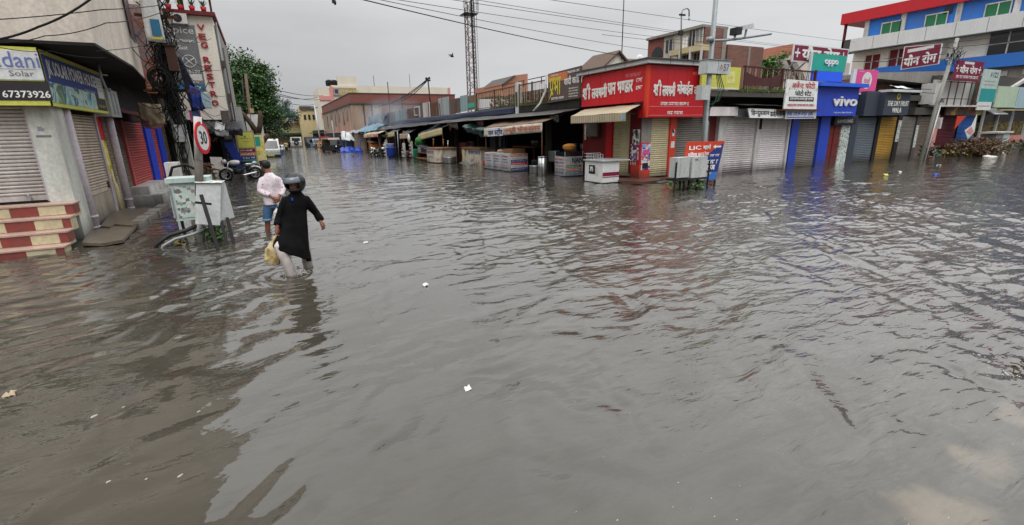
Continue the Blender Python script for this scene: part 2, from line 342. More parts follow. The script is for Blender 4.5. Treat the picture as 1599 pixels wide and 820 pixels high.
    def text(s, body, o, u, v, w, h, m, ext=0., bold=.02, lift=.005, shear=0.):
        """lettering fitted to a w x h rectangle whose lower left corner is o"""
        vs, fs, nb = letters(body, bold, ext > 0)
        xs = [p[0] for p in vs]; ys = [p[1] for p in vs]
        x0, y0 = min(xs), min(ys); kx = w/(max(xs)-x0); ky = h/(max(ys)-y0)
        o, u, v = Vector(o), Vector(u).normalized(), Vector(v).normalized(); n = u.cross(v)
        out = [o+u*((p[0]-x0)*kx+shear*(p[1]-y0)*ky)+v*((p[1]-y0)*ky)+n*(lift+p[2]*(ext if ext > 0 else .012)) for p in vs]
        return s.add(out, fs, m)
    def scribble(s, o, u, v, w, h, m, seed=0, deva=False, lift=.005):
        """print too small to read in the photo: an uneven row of stroke marks"""
        g = random.Random(seed); o, u, v = Vector(o), Vector(u).normalized(), Vector(v).normalized(); n = u.cross(v)*lift; x = 0
        def q(a, b, c, d):
            s.add([o+u*a+v*c+n, o+u*b+v*c+n, o+u*b+v*d+n, o+u*a+v*d+n], [(0, 1, 2, 3)], m)
        while x < w:
            k = h*g.uniform(1.6, 4.2); k = min(k, w-x)
            if k < h*.3: break
            if deva: q(x, x+k, h*.82, h)
            y = x
            while y < x+k-h*.2:
                b = h*g.uniform(.14, .26); q(y, min(y+b, x+k), h*g.uniform(0, .25), h*.8 if deva else h*g.uniform(.7, 1))
                if g.random() < .6: c = h*g.uniform(.1, .55); q(y+b, min(y+b+h*.3, x+k), c, c+h*.18)
                y += h*g.uniform(.42, .7)
            x += k+h*.4
        return s
    def build(s, name, parent=None, mats=None, fix=False):
        if not s.v: s.v = [(0, 0, 0)]
        me = bpy.data.meshes.new(name)
        off = parent_origin(parent)
        me.from_pydata([(x-off.x, y-off.y, z-off.z) for x, y, z in s.v], [], s.f)
        for m in s.mats: me.materials.append(MATS[m])
        me.polygons.foreach_set('material_index', s.mi); me.polygons.foreach_set('use_smooth', s.sm)
        me.update()
        o = bpy.data.objects.new(name, me); COL.objects.link(o)
        if parent is not None: o.parent = parent
        return o
def parent_origin(p):
    v = Vector((0, 0, 0))
    while p is not None: v += p.location; p = p.parent
    return v

# lettering: Devanagari half letters are written ~X, a reph over the syllable before it is written ^
_LET = {}
def _run(body, bold, deep):
    c = bpy.data.curves.new('lettering', 'FONT'); c.body = body; c.size = 1; c.offset = 0; c.resolution_u = 2
    if deep: c.extrude = .5
    o = bpy.data.objects.new('lettering', c); me = o.to_mesh()
    vs = [tuple(v.co) for v in me.vertices]; fs = [tuple(p.vertices) for p in me.polygons]
    o.to_mesh_clear(); bpy.data.objects.remove(o); bpy.data.curves.remove(c)
    return vs, fs
def letters(body, bold, deep):
    key = (body, bold, deep)
    if key in _LET: return _LET[key]
    V, Fc, x = [], [], 0.
    lines = body.split('\n')
    i = 0; run = ''; toks = []
    while i < len(body):
        ch = body[i]
        if ch == '~': toks.append(('h', body[i+1])); i += 2
        elif ch == '/': toks.append(('/', '')); i += 1
        elif ch == '^': toks.append(('r', '')); i += 1
        else:
            if toks and toks[-1][0] == 't': toks[-1] = ('t', toks[-1][1]+ch)
            else: toks.append(('t', ch))
            i += 1
    for k, t in toks:
        if k == '/':
            b = len(V); z = .5 if deep else 0
            V += [(x-.07, .24, z), (x-.07, .14, z), (x-.34, -.02, z), (x-.38, .05, z)]; Fc.append((b, b+1, b+2, b+3)); continue
        if k == 'r':
            b = len(V); z = .5 if deep else 0
            pts = [(x-.20, .62+.10), (x-.26, .84), (x-.14, .93), (x-.02, .84), (x-.08, .82), (x-.14, .87), (x-.20, .83), (x-.155, .73)]
            V += [(p[0], p[1], z) for p in pts]; Fc += [(b, b+1, b+2, b+5), (b+2, b+3, b+4, b+5), (b, b+5, b+6, b+7)]
            continue
        lead = len(t)-len(t.lstrip(' ')); tail = len(t)-len(t.rstrip(' ')); t2 = t.strip(' ')
        x += lead*.26
        if not t2: continue
        vs, fs = _run(t2, bold, deep)
        if not vs: continue
        x0 = min(p[0] for p in vs); x1 = max(p[0] for p in vs)
        deva = ord(t2[0]) > 0x900
        if k == 'h':
            cut = x1-.17
            fs = [f for f in fs if sum(vs[j][0] for j in f)/len(f) < cut]
            vs = [(min(p[0], cut), p[1], p[2]) for p in vs]; x1 = cut
        b = len(V); V += [(p[0]-x0+x, p[1], p[2]) for p in vs]; Fc += [tuple(b+j for j in f) for f in fs]
        x += x1-x0-(.012 if deva else -.05)+tail*.26
    if deep: V = [(a, b_, c+.5) for a, b_, c in V]
    if bold:                                     # heavier strokes: the same outline laid a little to each side
        V0, F0 = V, Fc; V, Fc = list(V0), list(F0)
        for q, (dx, dy) in enumerate(((bold, 0), (-bold, 0), (0, bold*.8), (0, -bold*.8), (bold*.7, bold*.6), (-bold*.7, -bold*.6))):
            b = len(V); kz = 1-.05*(q+1) if deep else 1; V += [(a+dx, b_+dy, c*kz-(0 if deep else .0)) for a, b_, c in V0]; Fc += [tuple(b+j for j in f) for f in F0]
        n0 = len(V0); V = [(a, b_, c if deep else -.03*(i//n0)) for i, (a, b_, c) in enumerate(V)]
    if bold: bold = bold
    _LET[key] = (V, Fc, x); return _LET[key]

# ------------------------------------------------------------------ things
def tag(o, label=None, cat=None, group=None, kind=None):
    if label: o['label'] = label
    if cat: o['category'] = cat
    if group: o['group'] = group
    if kind: o['kind'] = kind
    return o
def thing(name, label, cat, loc=(0, 0, 0), group=None):
    o = bpy.data.objects.new(name, None); COL.objects.link(o); o.location = loc
    o.empty_display_size = .2
    return tag(o, label, cat, group)
def solo(mb, name, label, cat, group=None):
    """a thing that is one mesh"""
    xs = np.array(mb.v); c = Vector((xs[:, 0].mean(), xs[:, 1].mean(), xs[:, 2].min()))
    mb.v = [(x-c.x, y-c.y, z-c.z) for x, y, z in mb.v]
    o = mb.build(name); o.location = c
    return tag(o, label, cat, group)
def copy_tree(o, parent=None):
    c = o.copy(); COL.objects.link(c)
    if parent is not None: c.parent = parent
    for ch in list(o.children): copy_tree(ch, c)
    return c
def place(o, loc, rz=0., sc=1., label=None):
    o.location = loc; o.rotation_euler = (0, 0, rz); o.scale = (sc, sc, sc)
    if label: o['label'] = label
    return o
def structure(mb, name):
    return tag(mb.build(name), kind='structure')
UX, UY, UZ = Vector((1, 0, 0)), Vector((0, 1, 0)), Vector((0, 0, 1))
def remesh(mb, name, parent, voxel=.012, smooth=6, folds=0., fscale=9., seed=0):
    """fuse the builder's closed pieces into one continuous skin"""
    o = mb.build(name, None); md = o.modifiers.new('r', 'REMESH'); md.mode = 'VOXEL'; md.voxel_size = voxel
    ms = o.modifiers.new('s', 'SMOOTH'); ms.factor = .5; ms.iterations = smooth
    dg = bpy.context.evaluated_depsgraph_get(); dg.update()
    me = bpy.data.meshes.new_from_object(o.evaluated_get(dg)); bpy.data.objects.remove(o)
    n = len(me.vertices); co = np.empty(n*3); me.vertices.foreach_get('co', co); co = co.reshape(-1, 3)
    if folds:
        no = np.empty(n*3); me.vertices.foreach_get('normal', no); no = no.reshape(-1, 3)
        k = np.array([mnoise.noise(Vector((p[0]*fscale, p[1]*fscale+seed, p[2]*fscale*.45))) for p in co])
        co = co+no*(k*folds)[:, None]
    off = parent_origin(parent); co = co-np.array(off)
    me.vertices.foreach_set('co', co.ravel()); me.polygons.foreach_set('use_smooth', [True]*len(me.polygons)); me.update()
    me.name = name
    q = bpy.data.objects.new(name, me); COL.objects.link(q); q.parent = parent
    return q
# ------------------------------------------------------------------ ground and flood water
g = MB(); g.quad4((-1500, -1500, -.35), (1500, -1500, -.35), (1500, 1500, -.35), (-1500, 1500, -.35), .2, mat('asphalt', '#3d3b38', .9, .3)); structure(g, 'road')

def water_material():
    m = bpy.data.materials.new('flood_water'); m.use_nodes = True; MATS['flood_water'] = m
    nt = m.node_tree; N = nt.nodes.new; L = nt.links.new; b = nt.nodes['Principled BSDF']
    geo = N('ShaderNodeNewGeometry')
    n1 = N('ShaderNodeTexNoise'); n1.inputs['Scale'].default_value = .35; n1.inputs['Detail'].default_value = 6; n1.inputs['Distortion'].default_value = .8
    L(geo.outputs['Position'], n1.inputs[0])
    cr = N('ShaderNodeValToRGB'); e = cr.color_ramp.elements
    e[0].position = .3; e[0].color = (.038, .033, .0245, 1); e[1].position = .72; e[1].color = (.064, .057, .044, 1)
    L(n1.outputs[0], cr.inputs[0])
    # silt lifted where the road crown is just under the surface
    def spot(c, r, power):
        d = N('ShaderNodeVectorMath'); d.operation = 'DISTANCE'; d.inputs[1].default_value = c
        w = N('ShaderNodeTexNoise'); w.inputs['Scale'].default_value = 2.2; w.inputs['Detail'].default_value = 4; L(geo.outputs['Position'], w.inputs[0])
        a = N('ShaderNodeVectorMath'); a.operation = 'MULTIPLY_ADD'; a.inputs[1].default_value = (.9, .9, 0); L(w.outputs['Color'], a.inputs[0]); L(geo.outputs['Position'], a.inputs[2])
        L(a.outputs[0], d.inputs[0])
        mr = N('ShaderNodeMapRange'); mr.interpolation_type = 'SMOOTHSTEP'; mr.inputs[1].default_value = r*.25; mr.inputs[2].default_value = r; mr.inputs[3].default_value = power; mr.inputs[4].default_value = 0
        L(d.outputs['Value'], mr.inputs[0]); return mr.outputs[0]
    last = cr.outputs[0]
    for px, py, r, pw in ((1445, 795, .34, .32), (1540, 718, .26, .3), (1590, 655, .2, .26)):
        c = on_z(px, py); s_ = spot((c.x+.45, c.y+.45, 0), r, pw)
        mx = N('ShaderNodeMixRGB'); mx.inputs[2].default_value = (.36, .28, .19, 1); L(s_, mx.inputs[0]); L(last, mx.inputs[1]); last = mx.outputs[0]
    # silt churned up where the current runs, to the right
    sp = N('ShaderNodeSeparateXYZ'); L(geo.outputs['Position'], sp.inputs[0])
    ra = N('ShaderNodeMath'); ra.operation = 'MULTIPLY_ADD'; ra.inputs[1].default_value = -.35; L(sp.outputs[1], ra.inputs[0]); L(sp.outputs[0], ra.inputs[2])
    rt = N('ShaderNodeMapRange'); rt.interpolation_type = 'SMOOTHSTEP'; rt.inputs[1].default_value = -.3; rt.inputs[2].default_value = 4.2; L(ra.outputs[0], rt.inputs[0])
    ns = N('ShaderNodeTexNoise'); ns.inputs['Scale'].default_value = 1.5; ns.inputs['Detail'].default_value = 9; ns.inputs['Roughness'].default_value = .68; ns.inputs['Distortion'].default_value = 1.6
    ms = N('ShaderNodeMapping'); ms.inputs['Rotation'].default_value = (0, 0, R(32)); ms.inputs['Scale'].default_value = (.5, 1.7, 1); L(geo.outputs['Position'], ms.inputs[0]); L(ms.outputs[0], ns.inputs[0])
    rs = N('ShaderNodeMapRange'); rs.inputs[1].default_value = .42; rs.inputs[2].default_value = .72; L(ns.outputs[0], rs.inputs[0])
    rr = N('ShaderNodeMapRange'); rr.inputs[3].default_value = .25; rr.inputs[4].default_value = .9; L(rt.outputs[0], rr.inputs[0])
    mu = N('ShaderNodeMath'); mu.operation = 'MULTIPLY'; L(rs.outputs[0], mu.inputs[0]); L(rr.outputs[0], mu.inputs[1])
    mx = N('ShaderNodeMixRGB'); mx.inputs[2].default_value = (.088, .081, .067, 1); L(mu.outputs[0], mx.inputs[0]); L(last, mx.inputs[1]); last = mx.outputs[0]
    L(last, b.inputs['Base Color'])
    ro = N('ShaderNodeMapRange'); ro.inputs[3].default_value = .015; ro.inputs[4].default_value = .045; L(rt.outputs[0], ro.inputs[0]); L(ro.outputs[0], b.inputs['Roughness']); L(ro.outputs[0], b.inputs['Coat Roughness'])
    b.inputs['Roughness'].default_value = .035; b.inputs['IOR'].default_value = 1.333
    b.inputs['Specular IOR Level'].default_value = .5
    b.inputs['Coat Weight'].default_value = .85; b.inputs['Coat IOR'].default_value = 1.4; b.inputs['Coat Roughness'].default_value = .03
    n2 = N('ShaderNodeTexNoise'); n2.inputs['Scale'].default_value = 5.5; n2.inputs['Detail'].default_value = 3; n2.inputs['Roughness'].default_value = .5
    mp = N('ShaderNodeMapping'); mp.inputs['Rotation'].default_value = (0, 0, R(-24)); mp.inputs['Scale'].default_value = (.55, 1.25, 1)
    L(geo.outputs['Position'], mp.inputs[0]); L(mp.outputs[0], n2.inputs[0])
    n3 = N('ShaderNodeTexNoise'); n3.inputs['Scale'].default_value = .22; n3.inputs['Detail'].default_value = 3; L(geo.outputs['Position'], n3.inputs[0])
    r3 = N('ShaderNodeMapRange'); r3.inputs[1].default_value = .38; r3.inputs[2].default_value = .66; r3.inputs[3].default_value = .35; r3.inputs[4].default_value = 1; L(n3.outputs[0], r3.inputs[0])
    mm = N('ShaderNodeMath'); mm.operation = 'MULTIPLY'; L(n2.outputs[0], mm.inputs[0]); L(r3.outputs[0], mm.inputs[1])
    # broader chop over the open street beyond the modelled waves
    n4 = N('ShaderNodeTexNoise'); n4.inputs['Scale'].default_value = 1.9; n4.inputs['Detail'].default_value = 2.5; L(mp.outputs[0], n4.inputs[0])
    ln = N('ShaderNodeVectorMath'); ln.operation = 'LENGTH'; L(geo.outputs['Position'], ln.inputs[0])
    r4 = N('ShaderNodeMapRange'); r4.inputs[1].default_value = 10; r4.inputs[2].default_value = 24; r4.inputs[3].default_value = 0; r4.inputs[4].default_value = 5.5; L(ln.outputs['Value'], r4.inputs[0])
    m4 = N('ShaderNodeMath'); m4.operation = 'MULTIPLY'; L(n4.outputs[0], m4.inputs[0]); L(r4.outputs[0], m4.inputs[1])
    a4 = N('ShaderNodeMath'); L(mm.outputs[0], a4.inputs[0]); L(m4.outputs[0], a4.inputs[1])
    n5 = N('ShaderNodeTexNoise'); n5.inputs['Scale'].default_value = 7.; n5.inputs['Detail'].default_value = 2.5; n5.inputs['Roughness'].default_value = .45; n5.inputs['Distortion'].default_value = .5; L(ms.outputs[0], n5.inputs[0])
    m5 = N('ShaderNodeMath'); m5.operation = 'MULTIPLY'; L(n5.outputs[0], m5.inputs[0])
    r5 = N('ShaderNodeMapRange'); r5.inputs[3].default_value = .1; r5.inputs[4].default_value = 1.25; L(rt.outputs[0], r5.inputs[0]); L(r5.outputs[0], m5.inputs[1])
    a5 = N('ShaderNodeMath'); L(a4.outputs[0], a5.inputs[0]); L(m5.outputs[0], a5.inputs[1]); mm = a5
    bp = N('ShaderNodeBump'); bp.inputs['Strength'].default_value = .6; bp.inputs['Distance'].default_value = .026
    L(mm.outputs[0], bp.inputs['Height']); L(bp.outputs[0], b.inputs['Normal']); L(bp.outputs[0], b.inputs['Coat Normal'])
water_material()

def water():
    def lines(lo, a, b, hi, d, gr):
        out = list(np.arange(a, b, d)); s = d; x = b
        while x < hi: out.append(x); s = min(s*gr, 150); x += s
        out.append(hi); s = d; x = a-d; pre = []
        while x > lo: pre.append(x); s = min(s*gr, 150); x -= s
        return np.array([lo]+pre[::-1]+out)
    xs = lines(-1500, -5.5, 13.5, 1500, .036, 1.016); ys = lines(-1500, .9, 13., 1500, .034, 1.016)
    X, Y = np.meshgrid(xs, ys)
    sx = np.gradient(xs)[None, :]+0*X; sy = np.gradient(ys)[:, None]+0*X; sp = np.maximum(sx, sy)
    g_ = np.random.default_rng(5)
    def field(n, l0, l1):
        h = np.zeros_like(X)
        for _ in range(n):
            lam = math.exp(g_.uniform(math.log(l0), math.log(l1))); t = g_.uniform(0, 2*math.pi)
            h += np.sin(2*math.pi/lam*(X*math.cos(t)+Y*math.sin(t))+g_.uniform(0, 6.28))
        return h/math.sqrt(n/2)
    wx, wy = field(7, 1.6, 5), field(7, 1.6, 5)
    w2x, w2y = field(7, .5, 1.4), field(7, .5, 1.4)
    patch = 1/(1+np.exp(-1.8*field(8, 2.5, 8)))
    patch2 = 1/(1+np.exp(-1.8*field(8, 1.2, 4)))
    Z = np.zeros_like(X)
    def waves(n, l0, l1, dirdeg, spread, slope, mask, warp):
        nonlocal Z
        acc = np.zeros_like(X)
        for _ in range(n):
            lam = math.exp(g_.uniform(math.log(l0), math.log(l1))); t = R(dirdeg+g_.normal()*spread); k = 2*math.pi/lam
            xx = X+warp*(.16*wx+.05*w2x); yy = Y+warp*(.16*wy+.05*w2y)
            ph = k*(xx*math.cos(t)+yy*math.sin(t))+g_.uniform(0, 6.28)
            fade = np.clip((lam/sp-3)/3, 0, 1)
            acc += (np.sin(ph)+.22*np.cos(2*ph))/k*fade
        Z += acc*slope*math.sqrt(2/n)*mask
    right = 1/(1+np.exp(-(X-.35*Y-2.2)*1.1))            # choppier where the current runs, to the right
    near = 1/(1+np.exp((np.hypot(X, Y)-6.5)*.8))
    waves(12, .55, 1.7, 118, 20, .06, .45+.9*patch, 1.)
    waves(16, .28, .62, 112, 26, .085, (.2+1.1*patch2)*(1-.5*near*(1-right)), 1.)
    waves(18, .22, .5, 78, 40, .055, (.15+patch)*(1-.85*near)+.15*right, .6)
    waves(22, .15, .30, 84, 34, .10, (.25+patch2)*(.6+.4*right)*(1-.7*near*(1-right)), .5)
    waves(16, .14, .40, 120, 22, .050, near*(1-right)*(.15+1.2*patch2*patch), 1.2)
    c = on_z(1300, 398); d = on_z(1420, 430)-c; ln = math.hypot(d.x, d.y); tx, ty = d.x/ln, d.y/ln
    al = (X-c.x)*tx+(Y-c.y)*ty; ac = -(X-c.x)*ty+(Y-c.y)*tx-.06*np.sin(al*3.)
    Z += .05*np.exp(-(al/ln/.55-.35)**2*2)*np.exp(-(ac/.11)**2)*(1+.35*np.sin(al*9))
    for cx, cy, am in ((.115, 7.68, .019), (.37, 8.1, .015), (-.18, 11.73, .013), (.08, 11.77, .012)):
        r_ = np.hypot(X-cx, Y-cy)+.03*wx; Z += am*np.sin(2*math.pi*r_/.21)*np.exp(-r_/.55)*(r_ < 3)
    Z += -.01
    n, m_ = X.shape
    global water_z
    def water_z(x, y):
        return float(Z[min(n-1, int(np.searchsorted(ys, y))), min(m_-1, int(np.searchsorted(xs, x)))])
    me = bpy.data.meshes.new('flood_water')
    co = np.stack([X, Y, Z], -1).reshape(-1, 3)
    i = np.arange(n*m_).reshape(n, m_)
    f = np.stack([i[:-1, :-1], i[:-1, 1:], i[1:, 1:], i[1:, :-1]], -1).reshape(-1, 4)
    me.vertices.add(len(co)); me.vertices.foreach_set('co', co.ravel())
    me.loops.add(f.size); me.loops.foreach_set('vertex_index', f.ravel().astype(np.int32))
    me.polygons.add(len(f)); me.polygons.foreach_set('loop_start', np.arange(0, f.size, 4, dtype=np.int32)); me.polygons.foreach_set('loop_total', np.full(len(f), 4, dtype=np.int32))
    me.polygons.foreach_set('use_smooth', [True]*len(f))
    me.materials.append(MATS['flood_water']); me.update(calc_edges=True); me.validate()
    o = bpy.data.objects.new('flood_water', me); COL.objects.link(o); o['kind'] = 'structure'
water()

# ------------------------------------------------------------------ left: corner building with its shops
XL = -3.95
def part(name, parent, fn, label=None):
    b = MB(); fn(b); o = b.build(name, parent)
    if label: o['label'] = label
    return o
t = thing('corner_building', 'grimy cream corner building with deep overhanging upper floor and shuttered shops', 'building', (-6, 14, 0))
part('wall', t, lambda b: (b.box(-13, XL-.12, 13.5, 27.8, -.4, 4.2, 'plaster'), b.box(-13, -4.13, 13.42, 13.5, 2.86, 3.9, 'soot_and_shade'),
     b.box(XL-.119, XL-.06, 14.4, 27.8, 2.68, 3.88, 'soot_and_shade')))
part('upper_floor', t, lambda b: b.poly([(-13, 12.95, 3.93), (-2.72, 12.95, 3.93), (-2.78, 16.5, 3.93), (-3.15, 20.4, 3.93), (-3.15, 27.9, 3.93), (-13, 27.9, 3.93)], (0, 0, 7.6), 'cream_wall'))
part('underside', t, lambda b: b.poly([(-13, 12.93, 3.87), (-2.70, 12.93, 3.87), (-2.76, 16.5, 3.87), (-3.13, 20.42, 3.87), (-3.13, 27.92, 3.87), (-13, 27.92, 3.87)], (0, 0, .055), 'soot_and_shade'))  # shade under the overhang painted on as a near-black sheet
for y0 in (17.6, 21.5):
    w = part('window_hood', t, lambda b: (b.quad4((-3.0, y0, 6.6), (-2.35, y0, 6.1), (-2.45, y0+1.9, 6.1), (-3.15, y0+1.9, 6.6), .07, 'dark_rust') if mat('dark_rust', '#2c201a', .9, .4) else 0,
                                     b.quad4((-2.86, y0+.2, 4.9), (-3.0, y0+1.7, 4.9), (-3.0, y0+1.7, 6.3), (-2.86, y0+.2, 6.3), .03, 'window_dark')))
part('pillar', t, lambda b: (b.box(-4.12, -3.72, 13.16, 13.86, -.4, 2.9, 'pillar_white'), b.box(-4.16, -4.121, 13.2, 13.4, .84, 2.9, 'pipe'),
     b.box(-4.0, -3.9, 13.155, 13.16, 2.25, 2.34, 'poster_grey'), b.box(-4.05, -3.82, 13.154, 13.159, 2.13, 2.17, 'grey_letter')))
part('shutter', t, lambda b: b.shutter((-9.2, 13.3, .86), UX, 5.04, 2.0, 'shutter_white', .074, .03))
part('padlock', t, lambda b: (b.box(-4.5, -4.42, 13.2, 13.27, .87, .95, 'steel'), b.tube([(-4.49, 13.235, .95), (-4.46, 13.235, 1.0), (-4.43, 13.235, .95)], .01, 'steel', 6)))
part('plinth', t, lambda b: (b.box(XL-.12, XL-.02, 13.87, 17.1, -.4, .70, 'plaster'), b.box(XL-.12, XL+.02, 16.92, 17.05, -.4, 2.7, 'pipe')))
part('shutter', t, lambda b: (b.shutter((XL-.03, 14.45, .71), UY, 2.42, 1.96, 'shutter_warm', .07, .028), b.ball((XL+.01, 14.75, .8), .05, 'steel'), b.box(XL-.02, XL+.03, 16.72, 16.8, .78, .95, 'rust')))
part('poster_pillar', t, lambda b: (b.box(XL-.1, XL-.005, 17.06, 17.56, -.4, 2.72, 'white_paint'), b.box(XL-.004, XL+.003, 17.08, 17.54, 2.05, 2.66, 'red_paint'), b.box(XL-.004, XL+.003, 17.08, 17.54, .98, 2.045, 'yellow_board')))
part('conduit', t, lambda b: [b.tube([(XL+.03, 17.2+k*.11, 1.25-.2*k), (XL+.04, 17.24+k*.11, .6), (XL+.05, 17.22+k*.12, .02)], .022, 'yellow_wall', 6) for k in range(3)])
part('shutter', t, lambda b: b.shutter((XL-.03, 17.62, .05), UY, 1.2, 2.62, 'shutter_warm', .072, .028))
part('shutter', t, lambda b: b.shutter((XL-.05, 18.9, .05), UY, .75, 2.6, 'shutter_brown', .07, .02))
part('shutter', t, lambda b: (b.shutter((XL-.03, 19.88, .3), UY, 2.9, 2.35, 'shutter_red', .085, .03), b.box(XL-.05, XL+.03, 19.66, 19.87, .02, 2.66, 'shutter_red')))
part('blue_pillar', t, lambda b: b.box(XL-.1, XL+.07, 22.8, 23.9, -.4, 2.62, 'blue_paint'))
part('shutter', t, lambda b: b.shutter((XL-.03, 23.95, .2), UY, 1.25, 2.4, 'shutter_red', .085, .03))
part('blue_pillar', t, lambda b: b.box(XL-.1, XL+.07, 25.22, 26.15, -.4, 2.6, 'blue_paint'))
part('shutter', t, lambda b: b.shutter((XL-.03, 26.2, .1), UY, 1.55, 2.5, 'shutter_brown', .08, .02))

t = thing('tiled_steps', 'red and cream tiled steps rising from the flood to the corner shop shutter', 'steps', (-5, 12.5, 0))
for i in range(4):
    y0 = 11.72+.34*i; z1 = .115+.235*i; z0 = z1-.235
    b = MB(); b.box(-9.5, -3.66, y0, 13.15 if i == 3 else y0+.36, -.4 if i == 0 else z0-.05, z1-.03, 'tile_cream')
    b.box(-9.5, -3.63, y0-.03, 13.15 if i == 3 else y0+.345, z1-.029, z1, 'tile_edge')
    x = -3.66; k = 0; wd = .13
    while x > -9.4:
        b.box(x-wd+.006, x, y0-.012, y0, z0+.012, z1-.04, ('tile_red', 'tile_cream')[k % 2]); x -= wd; wd = .42; k += 1
    b.box(-3.66, -3.652, y0, y0+.33, z0+.012, z1-.04, 'tile_red' if i % 2 else 'tile_cream')
    b.build('step', t)

t = thing('shop_sign', 'yellow framed white solar sign facing the crossing above the tiled steps', 'sign', (-5, 12.8, 2.7))
b = MB(); b.board((-8.2, 12.90, 2.73), UX, UZ, 4.58, 1.06, .12, 'lime'); b.build('frame', t)
b = MB(); o_ = Vector((-8.1, 12.892, 2.82))
b.board((-8.1, 12.892, 3.20), UX, UZ, 4.49, .53, .006, 'white_board'); b.board(o_, UX, UZ, 4.535, .36, .006, 'dark_board')
b.text('adani', (-4.30, 12.888, 3.42), UX, UZ, .68, .28, mat('adani_letter', '#6a78b4', .5, .05, bump=0), bold=.0)
b.text('Solar', (-4.1, 12.888, 3.265), UX, UZ, .36, .10, 'grey_letter', bold=0.)
b.board((-4.5, 12.887, 3.385), UX, UZ, .8, .006, .001, 'grey_letter')
b.text('67373926', (-4.28, 12.888, 2.87), UX, UZ, .70, .13, 'white_letter', bold=.02)
b.build('face', t)
t = thing('shop_sign', 'yellow framed blue signboard with solar panel picture along the side street', 'sign', (-3.6, 15, 2.7))
b = MB(); b.board((-3.62, 12.91, 2.73), UY, UZ, 4.12, 1.06, .12, 'lime'); b.build('frame', t)
b = MB(); b.board((-3.612, 13.05, 3.2), UY, UZ, 3.9, .50, .006, 'navy'); b.board((-3.612, 13.05, 2.80), UY, UZ, 3.05, .395, .006, 'solar_photo')
b.board((-3.612, 16.12, 2.80), UY, UZ, .83, .395, .006, 'dark_board'); b.board((-3.608, 16.4, 3.1), UY, UZ, .5, .52, .004, 'white_board')
b.text('JK SOLAR POWER HOUSE', (-3.608, 13.15, 3.25), UY, UZ, 3.2, .38, 'white_letter', bold=.03)
for k in range(4): b.scribble((-3.606, 16.43, 3.52-.08*k), UY, UZ, .44, .04, 'grey_letter', k)
b.scribble((-3.606, 15.3, 3.21), UY, UZ, .9, .03, 'white_letter', 9); b.scribble((-3.606, 16.2, 2.86), UY, UZ, .65, .08, 'yellow', 5)
b.build('face', t)
b = MB(); b.box(-4.0, -3.6, 17.25, 18.3, 2.68, 3.4, 'grey_panel')
for k in range(5): b.board((-3.596, 17.32+.19*k, 2.74), UY, UZ, .14, .6, .005, ('light_metal', 'grey_metal')[k % 2])
solo(b, 'shop_sign', 'small grey box sign hung under the overhang beside the blue solar signboard', 'sign')
b = MB(); b.tube([(-3.3, 15.6, 3.86), (-3.3, 15.62, 3.55), (-3.28, 15.7, 3.3), (-3.22, 15.75, 3.22), (-3.2, 15.7, 3.28)], .025, 'grey_metal', 6); b.tube([(-3.3, 15.6, 3.6), (-3.2, 15.75, 3.6)], .02, 'grey_metal', 6)
solo(b, 'ceiling_hook', 'bent metal hook hanging from the dark underside of the corner overhang', 'hook')
def pipe(y, x, lab, r):
    b = MB(); b.tube([(x, y, -.4), (x, y, 2.72)], r, 'pipe', 14); b.tube([(x, y, .30), (x, y, .36)], r*1.18, 'pipe', 14); b.tube([(x, y, .05), (x, y, .10)], r*1.15, 'pipe', 14)
    solo(b, 'drain_pipe', lab, 'pipe', 'drain pipes on the corner building')
pipe(14.2, -3.82, 'thick grey drain pipe standing right of the tiled steps', .13); pipe(17.72, -3.8, 'slimmer grey drain pipe beside the yellow poster pillar', .10)
b = MB(); b.wave_sheet((-3.9, 18.4, 3.0), (-3.1, 18.4, 2.62), (-3.1, 21.8, 2.62), (-3.9, 21.8, 3.0), mat('awning_maroon', '#5a1a20', .85, .5, streak=False), 10, 8, .05, 1, .05); b.wave_sheet((-3.1, 18.4, 2.62), (-3.1, 18.45, 2.36), (-3.1, 21.8, 2.4), (-3.1, 21.8, 2.62), 'awning_maroon', 10, 3, .04, 2)
solo(b, 'cloth_awning', 'sagging maroon cloth awning over the red shutter', 'awning')
b = MB(); b.wave_sheet((-3.35, 19.2, 3.16), (-2.72, 19.2, 3.1), (-2.66, 19.1, 2.5), (-3.3, 19.1, 2.42), 'dirty_cloth', 10, 8, .08, 4); b.wave_sheet((-3.3, 19.22, 3.16), (-2.72, 19.22, 3.1), (-2.9, 21.2, 2.95), (-3.5, 21.2, 3.0), 'brown_cloth', 8, 8, .08, 6)
solo(b, 'cloth_sheet', 'dirty beige cloth bundled over the end of the maroon awning', 'cloth')
b = MB(); b.board((-3.12, 20, 3.84), UX, UZ, .62, 2.3, .06, blotch('mural', ('#8a8286', '#a89e9e', '#b4705c', '#9a9498', '#7a7276'), 2.4)); b.board((-3.12, 19.99, 3.5), UX, UZ, .5, .33, .05, mat('orange_board', '#c8764a', .7, .5))
for k in range(3): b.scribble((-3.08, 19.985, 3.56+.09*k), UX, UZ, .4, .05, 'white_letter', k)
solo(b, 'hanging_banner', 'tall faded grey and pink banner with orange foot beside the cable pole', 'banner')

